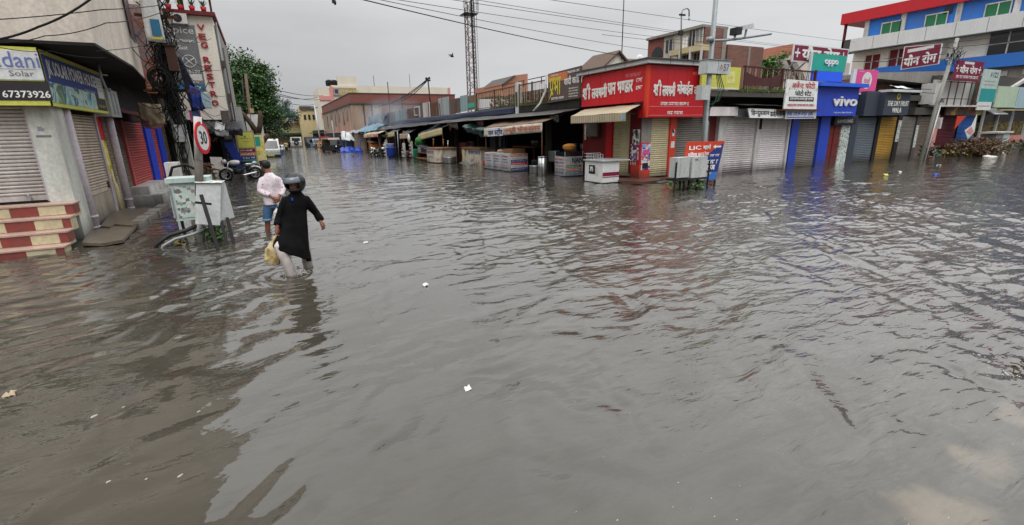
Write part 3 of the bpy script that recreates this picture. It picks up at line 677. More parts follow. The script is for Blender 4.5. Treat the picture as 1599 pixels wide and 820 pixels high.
b = MB(); b.box(XL-.05, -3.15, 18.9, 24.4, -.4, .30, 'white_paint'); b.box(XL-.04, -3.5, 19.1, 21.9, .30, .56, 'white_paint')
solo(b, 'concrete_steps', 'whitewashed concrete steps below the red shutter', 'steps')
def slab(pts, z, th, lab, m='wet_stone'):
    b = MB(); q = [on_z(*p, z) for p in pts]; b.poly([p-Vector((0, 0, th)) for p in q], (0, 0, th), m)
    solo(b, 'paving_slab', lab, 'slab')
slab([(157, 353), (171, 354), (179, 350), (206, 352), (222, 346), (240, 325), (185, 326), (168, 338)], .11, .07, 'broken wet paving slab at the foot of the shutter plinth')
slab([(128, 379), (160, 380), (192, 374), (213, 352), (180, 352), (150, 358), (134, 366)], .07, .06, 'tilted lower paving slab awash beside the thick drain pipe')
for k in range(8):
    p = on_z(214+k*5.6, 354-k*3.9, .0); b = MB(); b.box(p.x-.13, p.x+.13, p.y-.2-.03*k, p.y+.2+.03*k, -.3, .10+.015*(k % 3), 'concrete')
    o = solo(b, 'kerb_stone', 'rounded wet kerb stone in the row edging the broken pavement', 'kerb stone', 'kerb stones along the left pavement'); o.rotation_euler.z = .1*((k % 3)-1)

# ------------------------------------------------------------------ left: restaurant building beyond
VY = 28.
t = thing('restaurant_building', 'cream three storey restaurant building with big red letters down its wall', 'building', (-4, 30, 0))
part('wall', t, lambda b: (b.box(-12, -1.27, VY, 36, 2.9, 7.62, 'cream_veg'), b.box(-12, -1.7, VY+1.2, 36, -.4, 2.9, 'inside_shade'), b.box(-1.27, -1.14, VY+.3, 36, 2.9, 7.2, 'stone_grey')))
part('roof_pergola', t, lambda b: ([b.box(-6+k*.001, -1.1, VY-.3+.4*k, VY-.2+.4*k, 8.25+.09*k, 8.33+.09*k, 'rust') for k in range(6)], [b.box(x, x+.09, VY-.1, VY, 7.62, 8.3, 'rust') for x in (-3.6, -2.4, -1.3)],
     b.box(-6, -1.05, VY-.5, VY+2, 8.8, 8.95, 'inside_shade')))
part('roof_edge', t, lambda b: b.box(-12, -1.12, VY-.28, 36, 7.5, 7.66, 'dark_red'))
for ch, px, py in zip('VEGRESTRO', (315, 317, 320, 324, 326, 329, 332, 335, 337), (43, 57, 70, 93, 106, 119, 132, 146, 160)): part('wall_letter', t, lambda b: b.text(ch, on_y(px, py+5, VY-.02)-Vector((.15, 0, 0)), UX, UZ, .29, .26, 'red_letter', ext=.05, bold=.02))
part('side_pipe', t, lambda b: (b.tube([(-1.16, VY+.1, 2.6), (-1.16, VY+.1, 7.3)], .04, 'grey_metal'), b.tube([(-1.05, VY+.2, 2.6), (-1.05, VY+.2, 6.2)], .03, 'concrete_dark'), b.box(-1.22, -1.06, VY-.06, VY+.2, 5.3, 5.6, 'concrete_dark'), b.box(-1.2, -1.02, VY-.06, VY+.2, 3.7, 4.1, 'concrete_dark')))
t = thing('wall_sign', 'large grey restaurant signboard on the cream wall left of the red letters', 'sign', (-2.6, VY, 4.2))
b = MB(); b.board((-3.16, VY-.03, 4.22), UX, UZ, 1.12, 2.86, .05, mat('sign_grey', '#77797c', .5, .2)); b.board((-3.15, VY-.035, 4.22), UX, UZ, 1.1, .30, .004, mat('sign_teal', '#2f7396', .5, .1))
b.text('Spice', (-3.12, VY-.034, 6.62), UX, UZ, 1.0, .38, 'white_letter', bold=0); b.text('Restaurant', (-3.02, VY-.034, 6.33), UX, UZ, .9, .17, 'white_letter'); b.text('& East', (-3.02, VY-.034, 6.02), UX, UZ, .55, .17, 'white_letter')
b.text('4895180', (-2.95, VY-.034, 5.0), UX, UZ, .8, .14, 'white_letter'); b.board((-2.8, VY-.034, 5.02-.75), UX, UZ, .01, .01, .001, 'white_board'); b.board((-2.78, VY-.034, 4.68-.02), UX, UZ, .01, .01, .001, 'white_board')
ring = [(-2.5+.26*math.cos(a), VY-.04, 5.52+.26*math.sin(a)) for a in np.linspace(0, 2*math.pi, 25)]
b.tube(ring, .018, 'white_letter', 5); b.tube([(-2.7, VY-.04, 5.38), (-2.3, VY-.04, 5.66)], .02, 'white_letter', 5); b.tube([(-2.65, VY-.04, 5.68), (-2.36, VY-.04, 5.34)], .02, 'white_letter', 5)
b.text('Order', (-2.75, VY-.036, 4.56), UX, UZ, .5, .11, 'white_letter'); b.text('Party', (-2.8, VY-.04, 4.28), UX, UZ, .6, .19, 'white_letter')
b.build('face', t)
b = MB(); b.board((-2.66, VY-.034, 4.68), UX, UZ, .55, .28, .003, 'white_board'); b.build('blank_panel', t)
b = MB(); b.board((-2.45, VY-.03, 3.45), UX, UZ, .5, .65, .03, mat('pale_blue', '#a8c2cc', .5, .2)); solo(b, 'wall_sign', 'pale blue blank board below the grey restaurant signboard', 'sign')
t = thing('ac_unit', 'white outdoor air conditioner at the top of the cream restaurant wall', 'air conditioner', (-2.6, VY-.2, 7.1))
b = MB(); b.box(-2.86, -2.26, VY-.3, VY-.01, 7.08, 7.5, 'white_board'); b.build('casing', t)
b = MB(); b.tube([(-2.62, VY-.301, 7.29), (-2.62, VY-.315, 7.29)], .17, 'black_metal', 18); b.build('fan_grille', t)
for k in range(5):
    x = -3.35+k*.45; t = thing('potted_plant', 'small green plant in a red pot on the restaurant roof edge', 'plant', (x, VY-.15, 7.66), 'potted plants on the restaurant roof')
    b = MB(); b.rings([((x, VY-.15, 7.66), .09, .09), ((x, VY-.15, 7.86), .13, .13)], 'red_paint', 10); b.build('pot', t)
    b = MB()
    for j in range(26):
        a = rnd.uniform(0, 6.28); d = Vector((math.cos(a)*rnd.uniform(.05, .25), math.sin(a)*rnd.uniform(.05, .25), rnd.uniform(.1, .45))); p = Vector((x, VY-.15, 7.84)); s_ = Vector((-d.y, d.x, 0)).normalized()*.03
        b.add([p, p+d*.6-s_, p+d, p+d*.6+s_], [(0, 1, 2, 3)], 'leaf_mid')
    b.build('leaves', t)
b = MB(); b.wave_sheet((-2.78, 26, 5.4), (-2.6, 26, 5.45), (-2.05, 26, 3.3), (-2.6, 26, 3.2), 'tarp_blue', 8, 14, .25, 3); b.wave_sheet((-2.5, 25.9, 4.3), (-2.1, 25.9, 4.1), (-2.15, 25.9, 3.2), (-2.55, 25.9, 3.3), 'plastic_blue', 8, 8, .2, 5)
solo(b, 'tarpaulin', 'blue plastic tarpaulin hanging in folds in front of the restaurant wall', 'tarpaulin')
b = MB(); b.board((-2.72, 26.2, 2.75), UX, UZ, .42, .5, .03, 'pink'); b.board((-2.64, 26.19, 2.74), UX, UZ, .3, .5, .02, mat('poster_sky', '#6a8ab4', .6, .2)); solo(b, 'hanging_poster', 'pink edged blue poster hanging right of the concrete cable pole', 'poster')
b = MB(); b.board((-1.60, 27.6, 2.55), UX, UZ, .35, .75, .04, mat('stone_board', '#5f5554', .8, .5)); solo(b, 'wall_board', 'dark stained board on the wall under the last red letter', 'board')
for k, (x0, x1, z0, z1, m_) in enumerate(((-2.5, -1.9, 2.75, 2.55, 'tin_roof'), (-2.0, -1.35, 2.7, 2.4, 'grey_panel'), (-1.5, -.75, 2.75, 2.45, 'black_tarp'))):
    b = MB(); b.wave_sheet((x0, 26.9, z1), (x1, 26.9, z1-.05), (x1, 28.2, z0+.1), (x0, 28.2, z0+.15), m_, 8, 6, .12, k+11); b.wave_sheet((x0, 26.9, z1), (x1, 26.9, z1-.04), (x1-.05, 26.95, z1-.35), (x0+.1, 26.95, z1-.25), m_, 8, 4, .1, k+21)
    solo(b, 'awning_sheet', ('bent tin awning sheet under the cream restaurant wall', 'pale torn awning sheet right of the bent tin one', 'black tarpaulin awning at the corner of the restaurant')[k], 'awning')
# ------------------------------------------------------------------ left street furniture
PY_ = 18.; PXc = -2.2
t = thing('utility_pole', 'concrete utility pole smothered in black cables beside the red shutters', 'utility pole', (PXc, PY_, -.35))
b = MB(); b.hexa([(PXc-.2, PY_-.16, -.35), (PXc+.2, PY_-.16, -.35), (PXc+.2, PY_+.16, -.35), (PXc-.2, PY_+.16, -.35), (PXc-.13, PY_-.1, 7.4), (PXc+.13, PY_-.1, 7.4), (PXc+.13, PY_+.1, 7.4), (PXc-.13, PY_+.1, 7.4)], 'pole_concrete')
for k in range(9): b.box(PXc-.07, PXc+.07, PY_-.165, PY_-.12, .9+k*.36, 1.1+k*.36, 'concrete_dark')
b.build('post', t)
for z, a in ((3.38, .66), (5.4, .5)): b = MB(); b.box(PXc-a, PXc+a, PY_-.2, PY_-.12, z, z+.07, 'rust'); b.build('cross_arm', t)
b = MB(); b.box(PXc+.09, PXc+.33, PY_-.42, PY_-.17, 3.95, 4.62, mat('rust_box', '#4a2c22', .8, .5)); b.box(PXc+.05, PXc+.37, PY_-.46, PY_-.16, 4.62, 4.66, 'black_metal'); b.build('junction_box', t)
b = MB(); b.box(PXc-.1, PXc+.14, PY_-.3, PY_-.17, 1.95, 2.45, 'grey_panel'); b.box(PXc-.07, PXc+.11, PY_-.31, PY_-.3, 2.1, 2.35, 'light_metal'); b.build('meter_box', t)
g4 = random.Random(4)
t = thing('cable_tangle', 'thick tangle of black cables running down the concrete utility pole', 'cables', (PXc, PY_-.25, 1))
b = MB()
for k in range(58):
    x = PXc+g4.gauss(0, .2); y = PY_-g4.uniform(.18, .4); z0 = g4.uniform(1.9, 3.6) if k % 5 else g4.uniform(.7, 1.5); z1 = g4.uniform(3.4, 6.9); pts = []
    for i in range(9):
        s_ = i/8; pts.append((x*(1-s_)+(PXc+g4.uniform(-.5, .5))*s_+g4.uniform(-.09, .09), y+g4.uniform(-.05, .05), z0*(1-s_)+z1*s_))
    b.tube(pts, g4.uniform(.006, .017), 'rubber', 5, cap=False)
b.build('cable_bundle', t)
b = MB()
for k in range(16):
    r_ = g4.uniform(.2, .33); c = (PXc-.18+g4.uniform(-.06, .06), PY_-.36-.012*k, 3.72+g4.uniform(-.08, .08))
    b.tube([(c[0]+r_*math.cos(a)*.85, c[1]+.02*math.sin(3*a), c[2]+r_*math.sin(a)) for a in np.linspace(0, 2*math.pi, 22)], .012, 'rubber', 5, cap=False)
b.build('cable_coil', t)
b = MB()
for k in range(10):
    x0 = PXc+g4.uniform(-.3, .3); z0 = g4.uniform(3.0, 5.4); x1 = x0+g4.uniform(.5, 1.4)*g4.choice((-1, 1)); z1 = z0+g4.uniform(-1.2, .8); y1 = PY_+g4.uniform(-.4, 6)
    b.tube([(x0+(x1-x0)*s_, PY_-.3+(y1-PY_+.3)*s_, z0+(z1-z0)*s_-.5*math.sin(math.pi*s_)) for s_ in np.linspace(0, 1, 10)], .012, 'rubber', 5, cap=False)
b.build('loose_cable', t)
b = MB(); b.wave_sheet((PXc-.28, PY_-.5, 4.72), (PXc+.16, PY_-.5, 4.68), (PXc+.12, PY_-.5, 6.3), (PXc-.26, PY_-.5, 6.3), 'white_board', 6, 10, .06, 31); b.board((PXc-.12, PY_-.535, 4.86), UX, UZ, .22, .42, .004, 'sign_teal'); b.board((PXc-.16, PY_-.53, 4.76), UX, UZ, .26, .06, .004, 'lime')
solo(b, 'pole_banner', 'white and teal plastic banner tied high on the cable pole', 'banner')

# speed limit sign
p0, p1 = Vector((-1.47, 11.3, -.4)), Vector((-1.02, 11.3, 2.66)); dz = (p1-p0).normalized()
def along(z): return p0+dz*((z-p0.z)/dz.z)
t = thing('speed_sign', 'round red rimmed thirty speed limit sign on a leaning white post', 'road sign', along(0))
b = MB(); b.tube([along(-.4), along(.93)], .075, 'white_paint', 12); b.tube([along(.93), along(1.62)], .0751, mat('post_dark', '#5e5750', .7, .4), 12); b.tube([along(1.62), along(2.45)], .07, 'white_paint', 12); b.build('post', t)
c = along(2.05)+Vector((.07, -.06, 0)); nrm = Vector((-.05, -.74, 0)).normalized()
nrm = Vector((.955, -.295, 0)).normalized()
su = Vector((-nrm.y, nrm.x, 0)); su = su if su.x > 0 else -su
def disc(r_, m_, off, mb, th=.02):
    mb.tube([c+nrm*off, c+nrm*(off+th)], r_, m_, 36, smooth=False)
b = MB(); disc(.31, 'red_paint', 0, b); disc(.235, 'white_board', .004, b); b.text('30', c+nrm*.028-su*.145-UZ*.12, su, UZ, .29, .25, 'black_letter', bold=.015, lift=.002); b.build('sign_face', t)

# service cabinet with old bills, board leaning on it, frame and pipes
t = thing('service_cabinet', 'mint green street service cabinet plastered with torn bills behind the speed sign', 'cabinet', (-1.55, 11.9, .4))
b = MB(); b.box(-1.76, -1.14, 11.42, 11.95, .44, 1.2, 'mint'); b.box(-1.70, -1.18, 11.41, 11.42, .50, 1.13, 'old_bills'); b.box(-1.80, -1.76, 11.5, 11.9, .5, .95, 'mint'); b.build('body', t)
b = MB(); b.box(-1.81, -1.06, 11.36, 12.0, 1.2, 1.29, 'mint'); b.build('lid', t)
for x in (-1.7, -1.2): b = MB(); b.bar((x, 11.6, .44), (x+.02, 11.6, -.4), .05, .05, 'black_metal'); b.build('leg', t)
b = MB(); b.box(-1.77, -1.745, 11.40, 11.42, .5, 1.1, 'grey_metal'); b.build('hinge', t)
b = MB(); b.box(-1.95, -1.7, 12.6, 12.95, .9, 1.55, 'white_paint'); b.tube([(-1.9, 12.5, 1.2), (-1.8, 12.5, 1.45), (-1.55, 12.5, 1.5), (-1.25, 12.5, 1.3)], .03, 'rubber', 7); b.box(-1.93, -1.72, 12.64, 12.9, -.4, .9, 'grey_panel')
solo(b, 'meter_box', 'small white meter box with a black hose behind the mint cabinet', 'meter box')
t = thing('sandwich_board', 'blank off white hinged board leaning before the speed sign post', 'board', (-1.1, 11, .3))
b = MB(); b.quad4((-1.40, 10.98, .42), (-.99, 11.02, .34), (-.86, 11.2, 1.16), (-1.27, 11.17, 1.22), .03, 'grey_panel'); b.build('front_panel', t)
b = MB(); b.quad4((-.97, 11.06, .42), (-.74, 11.42, .42), (-.80, 11.4, 1.16), (-.85, 11.22, 1.17), .03, 'grey_panel'); b.build('side_panel', t)
b = MB(); b.wave_sheet((-1.3, 11.12, 1.21), (-.84, 11.16, 1.17), (-.80, 11.5, 1.19), (-1.28, 11.5, 1.23), 'old_bills', 6, 4, .02, 3); b.build('torn_top', t)
t = thing('iron_frame', 'black iron frame with a cross bar leaning against the off white board', 'frame', (-1, 10.7, 0))
b = MB(); b.bar((-.98, 10.05, -.3), (-1.2, 10.9, .98), .06, .055, 'rubber'); b.bar((-1.31, 10.8, .86), (-1.05, 10.82, .80), .04, .04, 'rubber'); b.build('upright_bar', t)
for k in (0, 1): b = MB(); b.bar((-.86+.1*k, 10.35+.2*k, -.3), (-.98+.12*k, 11.15, .46), .06, .05, 'rubber'); b.build('support_bar', t)
b = MB(); b.tube([(-2.18, 11.15, -.1), (-2.12, 11.15, .06), (-1.9, 11.2, .21), (-1.6, 11.25, .27), (-1.35, 11.3, .36)], .042, 'black_metal', 10)
solo(b, 'hose_pipe', 'thick black hose arching from the flood to the cabinet', 'pipe')
b = MB(); b.tube([(-2.08, 11.05, -.1), (-2.0, 11.05, .04), (-1.8, 11.1, .14), (-1.5, 11.15, .19), (-1.3, 11.2, .26)], .03, 'grey_metal', 10)
solo(b, 'hose_pipe', 'grey metal pipe arching just below the black hose', 'pipe')
def weed(c, n, h, w, m_, name, lab, cat='plant', lw=.05):
    b = MB(); g_ = random.Random(int(c[0]*97+c[1]*31))
    for k in range(max(4, n//8)):
        a = g_.uniform(0, 6.28); r_ = g_.uniform(.2, 1)*w; b.tube([(c[0]+.1*r_*math.cos(a), c[1]+.1*r_*math.sin(a), c[2]-.3), (c[0]+.5*r_*math.cos(a), c[1]+.5*r_*math.sin(a), c[2]+h*.5), (c[0]+r_*math.cos(a), c[1]+r_*math.sin(a), c[2]+h*g_.uniform(.6, .9))], .008+.004*lw, 'bark', 4, cap=False)
    for k in range(n):
        a = g_.uniform(0, 6.28); r_ = math.sqrt(g_.random())*w; p = Vector((c[0]+r_*math.cos(a), c[1]+r_*math.sin(a), c[2]+h*g_.random()**.8*(1-.4*r_/w)))
        d = Vector((g_.uniform(-1, 1), g_.uniform(-1, 1), g_.uniform(-.5, .9))).normalized()*lw*g_.uniform(.7, 1.5); s_ = d.cross(Vector((g_.uniform(-1, 1), g_.uniform(-1, 1), 1))).normalized()*lw*.5
        b.add([p-d, p-s_, p+d, p+s_], [(0, 1, 2, 3)], m_)
    return solo(b, name, lab, cat)
weed((-1.15, 11.35, 0), 120, .45, .22, 'leaf_mid', 'weed_plant', 'green weed sprouting from the water between speed sign and iron frame', lw=.06)
weed((-1.75, 11.35, 0), 40, .12, .3, 'straw', 'weed_plant', 'low yellowing weeds at water level under the mint cabinet', lw=.05)
b = MB()
for k in range(70):
    a = g4.uniform(0, 6.28); q = Vector((-2.62+g4.gauss(0, .2), 26.6+g4.gauss(0, .4), g4.uniform(.1, .85))); d = Vector((math.cos(a), math.sin(a), g4.uniform(-.5, .5)))*g4.uniform(.12, .3)
    b.tube([q-d, q+Vector((0, 0, .06)), q+d], .03, ('bark', 'dry_leaf', 'rust')[k % 3], 5)
b.ball((-2.62, 26.6, .2), (.42, .6, .55), 'bark', 12, 8)
solo(b, 'debris_heap', 'heap of brown branches and scrap behind the speed sign post', 'debris heap')
b = MB(); b.quad4((-2.32, 27.3, -.2), (-1.80, 27.3, -.2), (-1.86, 27.3, 1.12), (-2.36, 27.3, 1.16), .05, 'cream_veg'); solo(b, 'plywood_sheet', 'plain cream board standing in the water left of the parked motorcycle', 'board')
b = MB(); b.quad4((-1.2, 33.9, 2.1), (-.75, 33.9, 2.1), (-.85, 33.9, 3.8), (-1.25, 33.9, 3.8), .05, 'grey_panel'); solo(b, 'wall_panel', 'grey upright panel right of the pale slanting street pole', 'board')
# plastic crates piled blue
for k in range(5):
    t = thing('plastic_crate', 'blue plastic crate, %s of the leaning stack behind the motorcycle' % ('bottom one', 'second from the bottom', 'middle one', 'second from the top', 'topmost')[k], 'crate', (-1.2-.07*k, 28.6, .55+.25*k), 'stacked blue crates')
    x = -1.15-.085*k; z = .55+.25*k; b = MB(); b.box(x-.22, x+.22, 28.4, 28.8, z, z+.03, 'plastic_blue')
    for (a0, a1, b0, b1) in ((x-.22, x+.22, 28.4, 28.43), (x-.22, x+.22, 28.77, 28.8), (x-.22, x-.19, 28.43, 28.77), (x+.19, x+.22, 28.43, 28.77)): b.box(a0, a1, b0, b1, z+.03, z+.235, 'plastic_blue')
    b.build('tub', t)
    b = MB(); b.box(x-.235, x+.235, 28.385, 28.4, z+.19, z+.24, 'plastic_blue'); b.build('rim', t)
b = MB(); b.box(-1.9, -1.35, 29.0, 29.5, .5, 1.9, mat('drum_blue', '#141d30', .5, .2)); b.box(-1.92, -1.33, 28.98, 29.52, 1.9, 1.96, 'drum_blue'); solo(b, 'water_tank', 'dark blue plastic tank in the shade under the restaurant', 'tank')
# hoardings
t = thing('shop_hoarding', 'upright yellow hoarding with coloured price strips behind the motorcycle', 'hoarding', (-.9, 29.3, .5))
b = MB(); b.board((-1.22, 29.2, .62), UX, UZ, .88, 1.75, .06, 'dirty_cloth'); b.build('frame', t)
b = MB(); b.board((-1.14, 29.18, 1.5), UX, UZ, .74, .78, .01, 'lime')
for k, m_ in enumerate(('maroon_sign', 'orange_board', 'navy', 'teal')): b.board((-1.14, 29.18, 1.28-.19*k), UX, UZ, .74, .16, .01, m_); b.scribble((-1.08, 29.17, 1.31-.19*k), UX, UZ, .62, .1, 'white_letter', k)
b.scribble((-1.0, 29.165, 1.95), UX, UZ, .46, .07, 'red_letter', 3); b.ball((-.77, 29.17, 2.08), (.05, .01, .06), 'teal', 8, 6); b.scribble((-.95, 29.165, 1.8), UX, UZ, .36, .05, 'red_letter', 4)
b.build('face', t)
b = MB(); b.board((-.36, 30.2, .75), UX, UZ, .46, 1.4, .04, 'yellow_board'); b.board((-.34, 30.19, 1.55), UX, UZ, .24, .5, .004, 'teal'); solo(b, 'shop_hoarding', 'green and yellow picture board right of the yellow hoarding', 'hoarding')
b = MB(); b.board((-.85, 39.9, 1.9), UX, UZ, 1.05, 1.7, .05, 'white_board'); solo(b, 'sheet_board', 'large pale sheet behind the forked tree trunk', 'board')
b = MB(); b.tube([(-1.25, 34, -.3), (-1.3, 34, 2.2), (-1.45, 34, 4.3)], .09, 'light_metal', 8); b.bar((-1.7, 34, 3.9), (-1.1, 34, 4.0), .06, .06, 'light_metal'); solo(b, 'street_pole', 'pale slanting metal street pole beyond the restaurant', 'pole')
# concrete pole with timber before the tree
t = thing('utility_pole', 'brown weathered utility pole standing in front of the big tree', 'utility pole', (-.4, 40, -.3))
b = MB(); b.tube([(-.62, 40, -.3), (-.5, 40, 3.5), (-.37, 40, 6.3)], [.13, .11, .09], mat('pole_brown', '#6e5c46', .9, .4), 8); b.build('post', t)
b = MB(); b.box(-.48, -.22, 39.8, 39.9, 3.7, 4.0, mat('tan_box', '#b09a74', .8, .3)); b.tube([(-.62, 39.8, 6), (-.75, 39.8, 4.4), (-.7, 39.8, 3)], .04, 'black_metal', 6); b.build('fuse_box', t)
t = thing('forked_trunk', 'bare forked brown tree trunk cut off above the white van', 'tree', (-.3, 39, 0))
b = MB(); b.tube([(-.1, 39, -.3), (-.15, 39, 1.4), (-.2, 39, 2.3)], [.3, .26, .24], 'bark', 10); b.build('trunk', t)
for q in ([(-.2, 39, 2.2), (-.5, 39, 2.9), (-.85, 39, 3.5), (-1.1, 39, 3.8)], [(-.2, 39, 2.2), (.02, 39, 2.8), (.12, 39, 3.4), (.15, 39, 3.8)], [(-.15, 39, 1.5), (.2, 39, 1.9), (.5, 39, 2.2)]):
    b = MB(); b.tube(q, [.2, .17, .15, .12][:len(q)], 'bark', 8); b.build('limb', t)

# ------------------------------------------------------------------ motorcycles
def motorcycle(label, tank, side, group='parked motorcycles'):
    t = thing('motorcycle', label, 'motorcycle', (0, 0, 0), group)       # length along local X, front at -X
    for x in (-.64, .64):
        b = MB(); ring = [(x+.26*math.cos(a), 0, .3+.26*math.sin(a)) for a in np.linspace(0, 2*math.pi, 25)]; b.tube(ring, .05, 'rubber', 8, cap=False); w = b.build('wheel', t)
        b = MB(); ring = [(x+.2*math.cos(a), 0, .3+.2*math.sin(a)) for a in np.linspace(0, 2*math.pi, 19)]; b.tube(ring, .015, 'steel', 6, cap=False)
        for k in range(6): a = k*math.pi/3; b.bar((x, 0, .3), (x+.2*math.cos(a), 0, .3+.2*math.sin(a)), .02, .03, 'black_metal', (0, 1, 0))
        b.tube([(x, -.07, .3), (x, .07, .3)], .05, 'steel', 8); b.build('rim', w)
    b = MB(); b.rings([((-.12, 0, .30), .18, .13), ((-.1, 0, .48), .2, .14), ((-.05, 0, .55), .15, .11)], 'black_metal', 10); b.tube([(-.2, -.12, .28), (.15, -.14, .26), (.7, -.15, .36)], [.025, .035, .05], 'chrome', 8); b.build('engine', t)
    b = MB()
    b.bar((-.45, 0, .9), (-.15, 0, .35), .05, .05, 'black_metal'); b.bar((-.45, 0, .85), (.35, 0, .7), .05, .05, 'black_metal'); b.bar((.35, 0, .7), (.0, 0, .32), .05, .05, 'black_metal')
    for s_ in (-.09, .09): b.tube([(-.64, s_, .3), (-.46, s_, .92)], .025, 'steel', 6); b.tube([(.64, s_, .3), (.4, s_, .72)], .025, 'black_metal', 6); b.bar((.64, s_, .3), (0, s_, .3), .03, .05, 'black_metal')
    b.build('frame', t)
    b = MB(); b.ball((-.2, 0, .86), (.28, .15, .13), tank, 12, 8); b.build('fuel_tank', t)
    b = MB(); b.ball((.36, 0, .76), (.26, .13, .1), side, 10, 6); b.ball((.62, 0, .82), (.18, .09, .06), side, 8, 6); b.build('side_panel', t)
    b = MB(); b.ball((.28, 0, .87), (.38, .14, .07), 'rubber', 12, 6); b.build('seat', t)
    b = MB(); b.ball((-.62, 0, .93), (.11, .12, .12), tank, 10, 6); b.ball((-.69, 0, .93), (.06, .09, .09), 'chrome', 10, 6); b.build('headlight', t)
    b = MB(); b.tube([(-.38, -.36, 1.05), (-.46, -.12, 1.0), (-.46, .12, 1.0), (-.38, .36, 1.05)], .02, 'black_metal', 6); b.build('handlebar', t)
    for s_ in (-.3, .3): b = MB(); b.tube([(-.42, s_, 1.03), (-.42, s_*1.1, 1.2)], .008, 'black_metal', 5); b.ball((-.42, s_*1.1, 1.24), (.02, .07, .05), 'black_metal', 8, 5); b.build('mirror', t)
    for x, r0 in ((-.64, .33), (.64, .34)):
        b = MB(); b.tube([(x+r0*math.cos(a), 0, .3+r0*math.sin(a)) for a in np.linspace(.5, 2.4, 9)], .05, side if x > 0 else tank, 6); b.build('mudguard', t)
    return t
place(motorcycle('motorcycle with white and red tank standing in the flood by the yellow hoarding', mat('tank_white', '#c8c6c2', .25, .1), 'steel'), (-1.17, 27.3, -.02), .12)
place(motorcycle('white scooter style motorcycle, foremost of those before the dark stalls', 'car_white', 'car_white'), (9.35, 46.5, -.1), .9, .95)
for k, (x, y, rz, lab) in enumerate(((10.1, 46.9, 2.2, 'white motorcycle turned sideways between stall bikes'), (7.6, 84, 1.3, 'small motorcycle among vehicles in the far flooded street'), (8.6, 86, 1.7, 'pale motorcycle by the far cream van'))):
    m_ = motorcycle(lab, 'car_white' if k != 1 else 'black_metal', 'black_metal'); place(m_, (x, y, -.1), rz, .95)

# ------------------------------------------------------------------ vehicles
def van(label, col, name='parked_van'):
    """boxy minibus, front toward -Y, origin at ground centre front axle side"""
    t = thing(name, label, 'van', (0, 0, 0))
    pr = [(-1.7, .28), (-1.75, .75), (-1.7, .95), (-1.25, 1.75), (-1.1, 1.88), (1.7, 1.86), (1.8, 1.7), (1.8, .28)]
    b = MB(); b.poly([(-.75, y, z) for y, z in pr], (1.5, 0, 0), col); b.build('body', t)
    b = MB(); b.quad4((-.66, -1.66, 1.05), (.66, -1.66, 1.05), (.6, -1.3, 1.7), (-.6, -1.3, 1.7), .02, 'glass_dark'); b.build('windscreen', t)
    for s_ in (-1, 1):
        b = MB(); b.box(s_*.745, s_*.757, -1.1, 1.6, 1.1, 1.68, 'glass_dark'); b.build('side_window', t)
        b = MB(); b.box(s_*.5, s_*.7, -1.77, -1.74, .72, .9, 'chrome'); b.build('headlight', t)
        b = MB(); b.box(s_*.78, s_*.92, -1.35, -1.3, 1.1, 1.28, 'black_metal'); b.build('mirror', t)
        for y in (-1.1, 1.2):
            b = MB(); b.tube([(s_*.6, y, .3), (s_*.77, y, .3)], .3, 'rubber', 16); w = b.build('wheel', t); b = MB(); b.tube([(s_*.77, y, .3), (s_*.78, y, .3)], .17, 'steel', 12); b.build('rim', w)
    b = MB(); b.box(-.78, .78, -1.82, -1.7, .28, .52, 'black_metal'); b.build('bumper', t)
    b = MB(); b.box(-.28, .28, -1.83, -1.82, .40, .52, 'lime'); b.build('number_plate', t)
    b = MB(); b.scribble((-.45, -1.755, .78), UX, UZ, .9, .12, 'black_letter', 3, lift=.02); b.build('grille', t)
    return t
place(van('white minivan parked nose on below the big tree', 'car_white'), (.62, 57, -.35), 0, 1.15)
place(van('dark van among the vehicles down the flooded street', mat('van_dark', '#24262c', .3, .2)), (9.3, 112, -.3), .2, 1.1)
place(van('pale blue van near the orange barrier far down the street', mat('van_pale', '#9aa4b4', .3, .2)), (8.7, 96, -.3), .1, .95)
def jeep(label):
    t = thing('parked_jeep', label, 'jeep', (0, 0, 0))
    b = MB(); b.poly([(-.85, -2, .4), (-.85, -2, 1.05), (-.85, -1.7, 1.1), (-.85, -1.55, 1.85), (-.85, 1.2, 1.85), (-.85, 1.3, 1.1), (-.85, 2, 1.0), (-.85, 2, .4)], (1.7, 0, 0), 'car_white'); b.build('body', t)
    b = MB(); b.box(-.6, .6, -1.72, -1.66, 1.25, 1.7, 'glass_dark'); b.build('rear_window', t)
    b = MB(); b.tube([(0, -2.05, .95), (0, -2.25, .95)], .36, 'rubber', 18); w = b.build('spare_tyre', t); b = MB(); b.tube([(0, -2.25, .95), (0, -2.27, .95)], .16, 'light_metal', 12); b.build('rim', w)
    for s_ in (-.75, .75):
        for y in (-1.3, 1.3): b = MB(); b.tube([(s_-.1, y, .38), (s_+.1, y, .38)], .38, 'rubber', 14); b.build('wheel', t)
    return t
place(jeep('white jeep with a dark spare tyre on its back, mid street'), (5.9, 104, -.3), -.05, 1.15)
